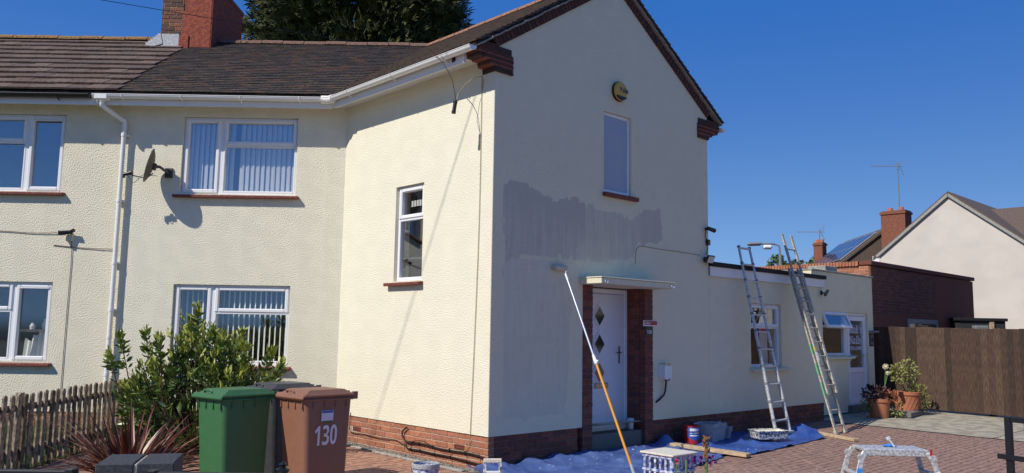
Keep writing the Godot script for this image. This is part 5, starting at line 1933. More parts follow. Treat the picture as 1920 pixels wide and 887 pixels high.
func cable(called: String, label: String, pts: Array, r: float, m: Material, T: Transform3D, clips := []) -> void:
	var smooth := []
	var cv := Curve3D.new()
	for i in pts.size():
		var p: Vector3 = pts[i]
		var a: Vector3 = pts[maxi(i - 1, 0)]
		var b: Vector3 = pts[mini(i + 1, pts.size() - 1)]
		var t := (b - a) / 6.0
		cv.add_point(p, -t, t)
	for i in range(0, pts.size() * 5 + 1):
		smooth.append(cv.sample_baked(cv.get_baked_length() * i / (pts.size() * 5.0)))
	if clips.is_empty():
		var mb0 := MB.new()
		mb0.tube(smooth, r, 6)
		tag(put(mb0, called, m, self, T), label, "cable")
		return
	var o := thing(called, label, "cable", "", T)
	var mb := MB.new()
	mb.tube(smooth, r, 6)
	put(mb, "run", m, o)
	for p in clips:
		var k := MB.new()
		k.box(Transform3D(Basis(), p), Vector3(r * 1.2, r * 4.5, r * 2.6), r * 0.3)
		put(k, "clip", m, o)

func build_wall_fittings() -> void:
	# satellite dish
	var dc := Vector3(-5.44, 4.03, INNER.z + 0.31)
	var sd := thing("satellite_dish", "brown-grey satellite dish on the wall beside the upper window", "satellite dish")
	var ax := Vector3(-0.90, 0.22, 0.30).normalized()
	var B := basis_dir(ax, 0.0)
	var m := MB.new()
	m.lathe(Transform3D(B.scaled_local(Vector3(0.86, 1, 1.0)), dc), [Vector2(0.0, -0.045), Vector2(0.10, -0.040), Vector2(0.18, -0.022), Vector2(0.255, 0.012), Vector2(0.262, 0.012), Vector2(0.262, 0.004), Vector2(0.18, -0.032), Vector2(0.10, -0.050), Vector2(0.0, -0.055)], 28)
	put(m, "reflector", M.dish_back, sd)
	var lnb := Vector3(-5.721, 3.879, INNER.z + 0.403)
	m = MB.new()
	m.tube([dc - ax * 0.06 + Vector3(0, -0.10, 0), dc + Vector3(-0.02, -0.20, 0.03), lnb + Vector3(0.07, -0.02, -0.01)], 0.011, 6)
	put(m, "feed_arm", M.grey_plastic, sd)
	m = MB.new()
	m.tube([lnb + Vector3(-0.055, -0.01, 0), lnb + Vector3(0.04, 0.012, 0)], 0.026, 10)
	m.tube([lnb + Vector3(0.04, 0.012, 0), lnb + Vector3(0.07, 0.02, 0)], [0.036, 0.038], 10)
	m.b3(lnb.x - 0.06, lnb.x - 0.03, lnb.y - 0.06, lnb.y - 0.01, lnb.z - 0.02, lnb.z + 0.02, 0.004)
	put(m, "receiver_head", M.black_plastic, sd)
	m = MB.new()
	var pts := []
	for i in 9:
		var t := float(i) / 8
		pts.append(lnb.lerp(dc + Vector3(0.1, -0.15, -0.05), t) + Vector3(0, -0.13 * sin(PI * minf(t * 2.2, 1.0)), 0))
	m.tube(pts, 0.005, 5)
	put(m, "lead", M.grey_plastic, sd)
	m = MB.new()
	m.tube([dc - ax * 0.05, dc + Vector3(0.13, -0.01, -0.06), Vector3(-5.27, 3.97, INNER.z + 0.05)], 0.022, 8)
	m.b3(-5.33, -5.21, 3.90, 4.05, INNER.z + 0.001, INNER.z + 0.03, 0.006)
	m.box(Transform3D(B, dc - ax * 0.075), Vector3(0.10, 0.05, 0.10), 0.01)
	put(m, "wall_mount", M.dish_metal, sd)
	# left camera on the neighbour's wall with its cables
	var cm := wall_camera("black security camera on the neighbour's cream wall above the thin cables", TL * Transform3D(Basis(), Vector3(-4.13, 3.03, 0.0)), PI - 0.5)
	m = MB.new()
	m.b3(-0.05, 0.05, -0.13, -0.03, 0.0, 0.045, 0.006)
	put(m, "junction_box", M.sill_cream, cm)
	m = MB.new()
	m.tube([Vector3(0.0, 0.0, 0.06), Vector3(0.09, 0.03, 0.09)], 0.03, 8)
	put(m, "sensor", M.black_plastic, cm)
	cable("thin_cable", "brown cable sagging across the neighbour's wall to the camera", [Vector3(-6.4, 3.06, 0.012), Vector3(-5.2, 3.043, 0.012), Vector3(-4.7, 3.018, 0.014), Vector3(-4.18, 3.03, 0.02)], 0.006, M.cable_brown, TL)
	cable("thin_cable", "brown cable dropping straight down the neighbour's wall", [Vector3(-4.105, 2.90, 0.015), Vector3(-4.085, 2.68, 0.012), Vector3(-4.09, 1.8, 0.012), Vector3(-4.09, 0.4, 0.012)], 0.005, M.cable_brown, TL, [Vector3(-4.088, 2.2, 0.012), Vector3(-4.09, 1.55, 0.012), Vector3(-4.09, 1.2, 0.012)])
	cable("thin_cable", "thin cable running level to the white downpipe", [Vector3(-4.38, 2.84, 0.01), Vector3(-3.9, 2.80, 0.012), Vector3(-3.44, 2.79, 0.02)], 0.006, M.cable_brown, TL)
	# cables on the angled wall
	cable("thin_cable", "tan cable running down the angled wall near its corner", [Vector3(3.166, 4.86, 0.012), Vector3(3.17, 3.1, 0.012), Vector3(3.13, 1.6, 0.012), Vector3(3.092, 0.56, 0.012), Vector3(3.08, 0.34, 0.008), Vector3(3.05, 0.24, 0.006), Vector3(2.97, 0.19, 0.004)], 0.0045, M.cable_tan, TF, [Vector3(3.17, 3.6, 0.012), Vector3(3.15, 2.3, 0.012), Vector3(3.12, 1.3, 0.012)])
	cable("hanging_cable", "black cable looping from the gutter to a hanging connector and back to the wall", [Vector3(2.651, 5.12, 0.46), Vector3(2.82, 5.07, 0.46), Vector3(2.95, 4.93, 0.44), Vector3(3.06, 4.72, 0.40), Vector3(3.11, 4.46, 0.38)], 0.005, M.cable_black, TF)
	cable("hanging_cable", "thin cable arching from the hanging connector to the angled wall", [Vector3(3.11, 4.46, 0.37), Vector3(3.05, 4.58, 0.30), Vector3(3.10, 4.72, 0.22), Vector3(3.18, 4.80, 0.14), Vector3(3.22, 4.82, 0.06), Vector3(3.20, 4.78, 0.015), Vector3(3.168, 4.66, 0.012)], 0.0045, M.cable_tan, TF)
	m = MB.new()
	m.tube([Vector3(3.095, 4.30, 0.40), Vector3(3.11, 4.46, 0.385)], 0.024, 10)
	m.tube([Vector3(3.095, 4.30, 0.40), Vector3(3.0975, 4.33, 0.398)], 0.027, 10)
	m.tube([Vector3(3.107, 4.43, 0.388), Vector3(3.11, 4.46, 0.385)], 0.027, 10)
	tag(put(m, "cable_connector", M.black_plastic, self, TF), "black cable joint hanging in front of the angled wall", "connector")
	m = MB.new()
	m.box(Transform3D(Basis(Vector3.BACK, 0.3), Vector3(3.0, 5.02, 0.345)), Vector3(0.06, 0.05, 0.02), 0.004)
	m.tube([Vector3(2.98, 5.02, 0.35), Vector3(3.02, 5.05, 0.375)], 0.008, 6)
	tag(put(m, "wire_bracket", M.black_plastic, self, TF), "small black wire bracket on the white fascia", "bracket")
	cable("plinth_cable", "thick black cable sagging along the brick plinth, upper run", [Vector3(1.80, 0.37, 0.01), Vector3(1.71, 0.316, 0.015), Vector3(1.70, 0.25, 0.015), Vector3(1.78, 0.18, 0.012), Vector3(2.05, 0.193, 0.012), Vector3(2.37, 0.18, 0.012), Vector3(2.58, 0.171, 0.012), Vector3(2.98, 0.181, 0.012), Vector3(3.22, 0.176, 0.012), Vector3(3.42, 0.15, 0.014)], 0.0105, M.cable_black, TF, [Vector3(2.08, 0.185, 0.012), Vector3(2.37, 0.175, 0.012), Vector3(2.70, 0.172, 0.012), Vector3(3.0, 0.172, 0.012), Vector3(3.25, 0.165, 0.012)])
	cable("plinth_cable", "thick black cable sagging along the brick plinth, lower run", [Vector3(1.76, 0.16, 0.01), Vector3(1.80, 0.10, 0.012), Vector3(2.07, 0.106, 0.012), Vector3(2.37, 0.096, 0.012), Vector3(2.71, 0.098, 0.012), Vector3(3.02, 0.085, 0.012), Vector3(3.40, 0.07, 0.014)], 0.010, M.cable_black, TF, [Vector3(1.9, 0.097, 0.012), Vector3(2.1, 0.098, 0.012), Vector3(2.4, 0.09, 0.012), Vector3(2.72, 0.09, 0.012), Vector3(3.03, 0.078, 0.012), Vector3(3.28, 0.07, 0.012)])
	cable("thin_cable", "thin black cable from the render edge across the plinth to the thick cables", [Vector3(0.422, 0.45, 0.008), Vector3(0.404, 0.28, 0.004), Vector3(0.43, 0.172, 0.004), Vector3(0.77, 0.18, 0.004), Vector3(1.12, 0.163, 0.004), Vector3(1.57, 0.178, 0.004), Vector3(1.76, 0.125, 0.006)], 0.005, M.cable_black, TF)
	cable("thin_cable", "thin black cable loop rising off the upper plinth cable", [Vector3(1.86, 0.17, 0.02), Vector3(1.98, 0.21, 0.03), Vector3(2.2, 0.235, 0.03), Vector3(2.36, 0.185, 0.02)], 0.005, M.cable_black, TF)
	cable("thin_cable", "thin dark cable clipped round the corner onto the gable plinth", [Vector3(0.0, 0.16, 0.014), Vector3(0.15, 0.175, 0.004), Vector3(0.35, 0.19, 0.004)], 0.006, M.cable_black, TG)
	# gable fittings
	var al := thing("alarm_box", "round yellow alarm box with black foot high on the gable", "alarm", "", TG * Transform3D(Basis(), Vector3(2.40, 5.12, 0.0)))
	m = MB.new()
	m.lathe(Transform3D(Basis(Vector3.RIGHT, PI / 2), Vector3.ZERO), [Vector2(0.145, 0.0), Vector2(0.148, 0.02), Vector2(0.143, 0.035), Vector2(0.0, 0.036)], 32)
	put(m, "back_plate", M.black_plastic, al)
	m = MB.new()
	m.lathe(Transform3D(Basis(Vector3.RIGHT, PI / 2), Vector3.ZERO), [Vector2(0.138, 0.034), Vector2(0.138, 0.052), Vector2(0.125, 0.066), Vector2(0.07, 0.073), Vector2(0.0, 0.075)], 32)
	put(m, "cover", M.alarm_yellow, al)
	var seg := PackedVector2Array()
	for i in 13:
		var a := PI + deg_to_rad(36) + deg_to_rad(108) * i / 12
		seg.append(Vector2(cos(a), sin(a)) * 0.134)
	m = MB.new()
	m.extr(seg, 0.03, Transform3D(Basis(), Vector3(0, 0, 0.05)))
	put(m, "black_foot", M.black_plastic, al)
	var tm := text_mesh("Yale", 0.072, 0.004)
	var bb := tm.get_aabb()
	put_mesh(tm, "lettering", M.black_plastic, al, Transform3D(Basis(), Vector3(0.045 - bb.get_center().x, 0.018 - bb.get_center().y, 0.074)))
	var rs := thing("red_sign", "small red and white notice fixed to the porch pier", "sign", "", TG * Transform3D(Basis(), Vector3(3.12, 1.80, 0.018)))
	m = MB.new()
	m.b3(-0.172, 0.172, -0.042, 0.042, 0.0, 0.006, 0.002)
	put(m, "plate", M.white_plastic, rs)
	m = MB.new()
	m.b3(-0.158, 0.158, -0.026, 0.034, 0.0065, 0.008)
	put(m, "red_field", M.red_sticker, rs)
	tm = text_mesh("Caller", 0.04, 0.002)
	bb = tm.get_aabb()
	put_mesh(tm, "lettering", M.number_white, rs, Transform3D(Basis(), Vector3(-0.085 - bb.get_center().x, 0.004 - bb.get_center().y, 0.009)))
	for k in 6:
		m = MB.new()
		m.b3(-0.005 + k * 0.026, 0.008 + k * 0.026, -0.012, 0.010 + 0.006 * (k % 2), 0.0082, 0.0095)
		put(m, "worn_letter", mat_once("faded_red", lin(0.55, 0.16, 0.12), 0.6), rs)
	var np := thing("number_plaque", "small black house number plaque under the red notice", "sign", "", TG * Transform3D(Basis(), Vector3(3.09, 1.68, 0.015)))
	m = MB.new()
	m.b3(-0.085, 0.085, -0.08, 0.075, 0.0, 0.008, 0.002)
	put(m, "plate", M.black_plastic, np)
	tm = text_mesh("130", 0.05, 0.002)
	bb = tm.get_aabb()
	put_mesh(tm, "number", M.number_white, np, Transform3D(Basis(), Vector3(-bb.get_center().x, -0.005 - bb.get_center().y, 0.009)))
	m = MB.new()
	m.b3(-0.008, 0.008, 0.045, 0.056, 0.0085, 0.010)
	put(m, "crest", M.grey_plastic, np)
	# charger with its cable
	var ev := thing("wall_charger", "white wall-mounted charger with black lead right of the porch", "charger", "", TG * Transform3D(Basis(), Vector3(3.43, 1.10, 0.0)))
	m = MB.new()
	m.extr(PackedVector2Array([Vector2(-0.085, -0.08), Vector2(-0.05, -0.115), Vector2(0.05, -0.115), Vector2(0.085, -0.08), Vector2(0.085, 0.10), Vector2(0.06, 0.12), Vector2(-0.06, 0.12), Vector2(-0.085, 0.10)]), 0.11, Transform3D())
	put(m, "casing", M.white_plastic, ev)
	m = MB.new()
	m.b3(-0.075, 0.075, 0.085, 0.124, 0.02, 0.114, 0.004)
	put(m, "yellowed_top", mat_once("aged_plastic", lin(0.55, 0.50, 0.26), 0.5), ev)
	m = MB.new()
	m.tube([Vector3(0.0, -0.10, 0.06), Vector3(0.01, -0.16, 0.06), Vector3(0.0, -0.28, 0.05), Vector3(-0.02, -0.34, 0.04), Vector3(-0.09, -0.40, 0.02), Vector3(-0.17, -0.44, 0.01)], 0.014, 8)
	put(m, "lead", M.black_plastic, ev)
	m = MB.new()
	m.lathe(Transform3D(Basis(Vector3.RIGHT, PI), Vector3(0.02, -0.10, 0.07)), [Vector2(0.045, 0), Vector2(0.04, 0.03), Vector2(0.0, 0.035)], 12)
	put(m, "socket", M.black_plastic, ev)
	cable("thin_cable", "thin dark cable wandering across the gable to the corner floodlight", [Vector3(2.79, 2.65, 0.006), Vector3(2.81, 2.86, 0.006), Vector3(2.865, 2.916, 0.006), Vector3(3.22, 2.911, 0.006), Vector3(3.77, 2.908, 0.006), Vector3(4.44, 2.90, 0.006)], 0.0032, M.cable_brown, TG)
	var c2 := wall_camera("black security camera at the rear corner of the gable", TG * Transform3D(Basis(), Vector3(4.60, 3.335, 0.0)), 0.1)
	m = MB.new()
	m.b3(0.0, 0.07, -0.26, -0.17, 0.0, 0.05, 0.005)
	m.tube([Vector3(-0.02, 0.0, 0.03), Vector3(-0.03, -0.12, 0.02), Vector3(0.03, -0.2, 0.02), Vector3(0.03, -0.3, 0.02), Vector3(0.0, -0.42, 0.02)], 0.007, 5)
	put(m, "junction_box", M.black_plastic, c2)
	floodlight("black floodlight on the gable corner above the felt roof edge", TG * Transform3D(Basis(), Vector3(4.57, 2.84, 0.0)))
	floodlight("black floodlight at the end of the extension fascia", TG * Transform3D(Basis(Vector3.UP, 0.6), Vector3(8.50, 2.48, 0.005)))
	# number lamp beside the salon door
	var nl := thing("number_lamp", "grey number box with small hood beside the salon door", "sign", "", TG * Transform3D(Basis(), Vector3(11.17, 1.60, -0.2)))
	m = MB.new()
	m.b3(-0.09, 0.09, -0.14, 0.13, 0.0, 0.02, 0.004)
	put(m, "plate", M.black_plastic, nl)
	m = MB.new()
	m.b3(-0.10, 0.16, 0.15, 0.19, 0.0, 0.12, 0.006)
	put(m, "hood", M.grey_plastic, nl)
	m = MB.new()
	m.b3(-0.065, 0.065, -0.11, 0.10, 0.0205, 0.023)
	put(m, "panel", M.grey_plastic, nl)
	tm = text_mesh("130", 0.10, 0.003)
	bb = tm.get_aabb()
	put_mesh(tm, "number", M.black_plastic, nl, Transform3D(Basis().scaled(Vector3(0.55, 1, 1)), Vector3(-bb.get_center().x * 0.55, -bb.get_center().y, 0.025)))
	# wires overhead
	m = MB.new()
	var w0 := Vector3(-8.055, 6.925, -12.200)
	var w1 := Vector3(-4.983, 7.206, -14.500)
	var dv := (w1 - w0)
	m.tube([w0 - dv * 0.3, w1 + dv * 1.2], 0.006, 5)
	tag(put(m, "overhead_wire", M.cable_black, self), "black overhead wire crossing the sky past the chimney", "wire")
	m = MB.new()
	var sunv := Vector3(-0.566, 0.688, 0.453)
	var s0 := TF * Vector3(3.05, 4.66, 0)
	var s1 := TF * Vector3(1.062, 0.418, 0)
	var q0 := s0 + sunv * 5.5
	var q1 := s1 + sunv * 13.0
	m.tube([q0 + (q0 - q1) * 0.02, q0, q1, q1 + (q1 - q0) * 0.35], 0.008, 6)
	tag(put(m, "overhead_wire", M.cable_black, self), "overhead service wire above the drive, seen only by its faint slanting shadow", "wire")

# ------------------------------------------------------------------ decorators' gear
func build_work_gear() -> void:
	build_tarp()
	telescopic_ladder()
	double_ladder()
	roller_pole()
	planks()
	tins_and_tray()
	crates()
	hop_up()
	near_bucket()

func build_tarp() -> void:
	# crumpled dust sheet along the foot of the gable; u along the wall, n away from it
	var out := PackedVector2Array([Vector2(-0.30, -0.05), Vector2(-0.35, 0.35), Vector2(-0.45, 1.0), Vector2(0.2, 1.5), Vector2(1.2, 1.6), Vector2(2.2, 1.35), Vector2(2.9, 1.25), Vector2(3.35, 1.12), Vector2(3.75, 1.32), Vector2(4.6, 1.30), Vector2(5.4, 1.24), Vector2(6.05, 1.20), Vector2(6.6, 0.72), Vector2(6.75, 0.40), Vector2(6.3, 0.12), Vector2(5.5, 0.05), Vector2(4.6, 0.03), Vector2(3.8, 0.03), Vector2(3.25, 0.03), Vector2(2.6, 0.03), Vector2(1.7, 0.03), Vector2(1.0, 0.02), Vector2(0.3, 0.02)])
	var nz := FastNoiseLite.new()
	nz.seed = 41; nz.frequency = 1.1; nz.fractal_octaves = 3
	var rid := FastNoiseLite.new()
	rid.seed = 44; rid.frequency = 0.9; rid.fractal_type = FastNoiseLite.FRACTAL_RIDGED; rid.fractal_octaves = 3
	var hgt := func(u: float, n: float) -> float:
		var y := 0.010 + 0.012 * maxf(0.0, nz.get_noise_2d(u, n) + 0.3) + 0.012 * exp(-pow((fposmod(u + 0.12 * n, 0.72) - 0.36) / 0.022, 2)) + 0.010 * exp(-pow((fposmod(n + 0.06 * u, 0.55) - 0.27) / 0.022, 2)) + 0.055 * pow(maxf(0.0, rid.get_noise_2d(u * 0.8, n * 1.4)), 2.0)
		y += 0.10 * smoothstep(0.42, 0.04, n) * (0.55 + 0.9 * nz.get_noise_2d(u * 1.5, 7.0)) * smoothstep(2.6, 1.6, u)
		y += 0.13 * exp(-(pow((u - 6.35) / 0.30, 2) + pow((n - 0.62) / 0.22, 2))) * (0.7 + 0.6 * nz.get_noise_2d(u * 4.0, n * 4.0))
		y += 0.09 * exp(-(pow((u - 6.0) / 0.25, 2) + pow((n - 0.9) / 0.14, 2)))
		y += 0.05 * exp(-(pow((u - 2.5) / 0.5, 2) + pow((n - 0.25) / 0.18, 2)))
		y += 0.16 * exp(-(pow((u - 3.32) / 0.16, 2) + pow((n - 0.14) / 0.10, 2)))
		return y
	var sheets := [MB.new(), MB.new()]
	var st := 0.035
	var nu := int(7.3 / st)
	var nn := int(1.75 / st)
	var inside := func(u: float, n: float) -> bool:
		return Geometry2D.is_point_in_polygon(Vector2(u + 0.05 * nz.get_noise_2d(u * 3, n * 3), n + 0.04 * nz.get_noise_2d(u * 3 + 40, n * 3)), out)
	var pos := func(i: int, j: int) -> Vector3:
		var u := -0.5 + i * st
		var n := -0.05 + j * st
		var p := TG * Vector3(u, 0, n)
		p.y = gy(p.z) + hgt.call(u, n)
		return p
	var grid := {}
	for i in nu + 2:
		for j in nn + 2:
			grid[Vector2i(i, j)] = pos.call(i, j)
	var norm := func(i: int, j: int) -> Vector3:
		var a: Vector3 = grid.get(Vector2i(i + 1, j), grid[Vector2i(i, j)]) - grid.get(Vector2i(i - 1, j), grid[Vector2i(i, j)])
		var b: Vector3 = grid.get(Vector2i(i, j + 1), grid[Vector2i(i, j)]) - grid.get(Vector2i(i, j - 1), grid[Vector2i(i, j)])
		return b.cross(a).normalized()
	for i in nu:
		for j in nn:
			var u := -0.5 + (i + 0.5) * st
			var n := -0.05 + (j + 0.5) * st
			if not inside.call(u, n): continue
			if n < 0.035 and u > -0.02: continue
			var k := [Vector2i(i, j), Vector2i(i, j + 1), Vector2i(i + 1, j + 1), Vector2i(i + 1, j)]
			var P := []
			var N := []
			var U := []
			for q in k:
				P.append(grid[q]); N.append(norm.call(q.x, q.y)); U.append(Vector2(q.x * st / 3.2, q.y * st / 3.2))
			for t in [[0, 1, 2], [0, 2, 3]]:
				var fl: bool = (P[t[1]] - P[t[0]]).cross(P[t[2]] - P[t[0]]).y > 0
				for w in ([t[0], t[2], t[1]] if fl else [t[0], t[1], t[2]]):
					var nv: Vector3 = N[w]
					sheets[0 if u < 3.36 + 0.08 * n else 1].vert(P[w], nv if nv.y > 0 else -nv, U[w])
	tag(put(sheets[0], "dust_sheet", M.tarp, self), "faded lilac-blue dust sheet speckled with white paint before the front door", "dust sheet")
	var deep: StandardMaterial3D = M.tarp.duplicate()
	deep.albedo_color = Color(0.72, 0.86, 1.0)
	deep.roughness = 0.36
	tag(put(sheets[1], "dust_sheet", deep, self), "brighter blue plastic dust sheet under the paint tray and ladder", "dust sheet")

func rail_at(a: Vector3, b: Vector3, t: float) -> Vector3:
	return a.lerp(b, t)

func telescopic_ladder() -> void:
	var l := thing("telescopic_ladder", "silver aluminium telescopic ladder leaning on the extension fascia", "ladder")
	var f0 := TG * Vector3(5.46, 0, 0.70)
	var f1 := TG * Vector3(5.90, 0, 0.70)
	f0.y = gy(f0.z) + 0.02
	f1.y = gy(f1.z) + 0.02
	var dirL := (TG * Vector3(5.51, 2.80, 0.115) - f0)
	var dirR := (TG * Vector3(5.86, 2.80, 0.115) - f1)
	var t0 := f0 + dirL * 1.125
	var t1 := f1 + dirR * 1.125
	var n := 11
	for i in n:
		var a := float(i) / n
		var b := float(i + 1) / n
		var r := lerpf(0.030, 0.019, a)
		for s in 2:
			var p := f0.lerp(t0, a) if s == 0 else f1.lerp(t1, a)
			var q := f0.lerp(t0, b) if s == 0 else f1.lerp(t1, b)
			var m := MB.new()
			m.tube([p, q], r, 12)
			put(m, "rail_section", M.alu, l)
			m = MB.new()
			m.tube([q - (q - p) * 0.12, q], r + 0.007, 12)
			put(m, "collar", M.grey_plastic, l)
		var m2 := MB.new()
		var u := f0.lerp(t0, b - 0.012)
		var v := f1.lerp(t1, b - 0.012)
		m2.bar(u, v, 0.028, 0.05, TG.basis.z, 0.006)
		put(m2, "rung", M.alu, l)
	var m3 := MB.new()
	m3.bar(f0 + Vector3.UP * 0.05 - TG.basis.x * 0.06, f1 + Vector3.UP * 0.05 + TG.basis.x * 0.06, 0.04, 0.07, TG.basis.z, 0.006)
	put(m3, "base_bar", M.alu, l)
	for p in [f0, f1]:
		m3 = MB.new()
		m3.tube([p - Vector3.UP * 0.02, p + Vector3.UP * 0.04], 0.037, 10)
		put(m3, "rubber_foot", M.alu_old, l)

func double_ladder() -> void:
	var l := thing("extension_ladder", "weathered two-section extension ladder with green tape leaning on the fascia", "ladder")
	var F0 := TG * Vector3(6.66, 0, 1.10)
	var F1 := TG * Vector3(6.99, 0, 1.10)
	F0.y = gy(F0.z)
	F1.y = gy(F1.z)
	var D0 := TG * Vector3(7.03, 2.80, 0.15) - F0
	var D1 := TG * Vector3(7.36, 2.80, 0.15) - F1
	var outw := TG.basis.z * 0.065 + TG.basis.x * -0.012
	for sec in 2:
		# lower section stands on the ground; the fly section lies over it and reaches higher
		var s0 := 0.0 if sec == 0 else 0.235
		var s1 := 1.02 if sec == 0 else 1.245
		var off := Vector3.ZERO if sec == 0 else outw
		for side in 2:
			var f := F0 if side == 0 else F1
			var d := D0 if side == 0 else D1
			var k := 5
			for i in k:
				var a := lerpf(s0, s1, float(i) / k)
				var b := lerpf(s0, s1, float(i + 1) / k)
				var m := MB.new()
				m.bar(f + d * a + off, f + d * b + off, 0.026, 0.062, TG.basis.x, 0.004)
				put(m, "stile", M.alu_old, l)
			if side == 0 and sec == 0:
				for q in [[0.22, 0.30], [0.345, 0.41], [0.47, 0.53]]:
					var m := MB.new()
					m.bar(f + d * q[0] - TG.basis.x * 0.002, f + d * q[1] - TG.basis.x * 0.002, 0.028, 0.064, TG.basis.x, 0.003)
					put(m, "green_tape", M.green_label, l)
			if side == 0 and sec == 1:
				var m := MB.new()
				m.bar(f + d * 0.49 + off, f + d * 0.515 + off, 0.028, 0.064, TG.basis.x, 0.003)
				put(m, "yellow_label", M.yellow_sticker, l)
				m = MB.new()
				m.bar(f + d * 0.43 + off, f + d * 0.485 + off, 0.028, 0.058, TG.basis.x, 0.003)
				put(m, "white_label", M.white_plastic, l)
			# cap or foot
			var m4 := MB.new()
			if sec == 0:
				m4.bar(f - TG.basis.x * 0.0, f + d * 0.022, 0.05, 0.085, TG.basis.x, 0.006)
				put(m4, "foot", M.alu_old, l)
			else:
				m4.bar(f + d * (s1 - 0.004) + off, f + d * (s1 + 0.008) + off, 0.032, 0.068, TG.basis.x, 0.008)
				put(m4, "end_cap", M.alu_old, l)
		var step := 0.0865
		var t := s0 + 0.05
		while t < s1 - 0.02:
			var m5 := MB.new()
			m5.tube([F0 + D0 * t + off - TG.basis.x * 0.014, F1 + D1 * t + off + TG.basis.x * 0.014], 0.014, 8)
			put(m5, "rung", M.alu_old, l)
			var m6 := MB.new()
			m6.tube([F0 + D0 * t + off - TG.basis.x * 0.0165, F0 + D0 * t + off - TG.basis.x * 0.0135], 0.013, 8)
			put(m6, "rung_socket", M.black_plastic, l)
			t += step

func roller_pole() -> void:
	var p := thing("roller_pole", "paint roller on a long silver and orange extension pole leaning on the gable", "paint roller")
	var base := Vector3(1.44, 0.035, -9.50)
	var head := TG * Vector3(1.19, 2.44, 0.10)
	var d := head - base
	var m := MB.new()
	m.tube([base + d * 0.045, base + d * 0.52], 0.0155, 10)
	put(m, "orange_tube", M.pole_orange, p)
	m = MB.new()
	m.tube([base, base + d * 0.02, base + d * 0.05], [0.012, 0.02, 0.018], 10)
	put(m, "worn_grip", M.splash_grey, p)
	m = MB.new()
	m.tube([base + d * 0.515, base + d * 0.535, base + d * 0.56], [0.022, 0.024, 0.017], 10)
	m.tube([base + d * 0.53, base + d * 0.53 + TG.basis.z * 0.05], 0.012, 8)
	put(m, "twist_collar", M.white_plastic, p)
	m = MB.new()
	m.tube([base + d * 0.55, base + d * 0.95], 0.0125, 10)
	put(m, "inner_tube", M.pole_alu, p)
	m = MB.new()
	var hd := base + d * 0.95
	var ro := TG * Vector3(1.16, 2.485, 0.045)
	m.tube([hd, base + d * 0.985], 0.014, 8)
	m.tube([base + d * 0.985, TG * Vector3(1.24, 2.47, 0.085), TG * Vector3(1.295, 2.482, 0.06), ro + TG.basis.x * 0.13, ro], 0.0045, 6)
	put(m, "handle", M.white_plastic, p)
	m = MB.new()
	m.tube([ro - TG.basis.x * 0.115, ro - TG.basis.x * 0.105, ro + TG.basis.x * 0.105, ro + TG.basis.x * 0.115], [0.030, 0.040, 0.040, 0.030], 14)
	put(m, "roller_sleeve", M.roller_nap, p)

func planks() -> void:
	var a := GW(3.30, 0.16)
	var b := GW(3.40, 1.42)
	var m := MB.new()
	m.bar(a + Vector3.UP * 0.055, b + Vector3.UP * 0.040, 0.14, 0.045, Vector3.UP, 0.004)
	tag(put(m, "timber_plank", M.timber, self), "short timber plank lying across the blue dust sheet", "plank")
	a = GW(6.62, 0.55)
	b = GW(6.14, 1.66)
	m = MB.new()
	m.bar(a + Vector3.UP * 0.022, b + Vector3.UP * 0.024, 0.10, 0.042, Vector3.UP, 0.004)
	tag(put(m, "timber_plank", M.timber, self), "timber plank on the paving beside the ladder feet", "plank")
	# cup on the door step
	m = MB.new()
	m.lathe(Transform3D(Basis(), TG * Vector3(2.90, 0.286, -0.17)), [Vector2(0.0, 0.0), Vector2(0.036, 0.0), Vector2(0.048, 0.15), Vector2(0.05, 0.152), Vector2(0.046, 0.15), Vector2(0.034, 0.006), Vector2(0.0, 0.006)], 18)
	tag(put(m, "plastic_cup", M.white_plastic, self), "tall white plastic cup standing on the door step", "cup")

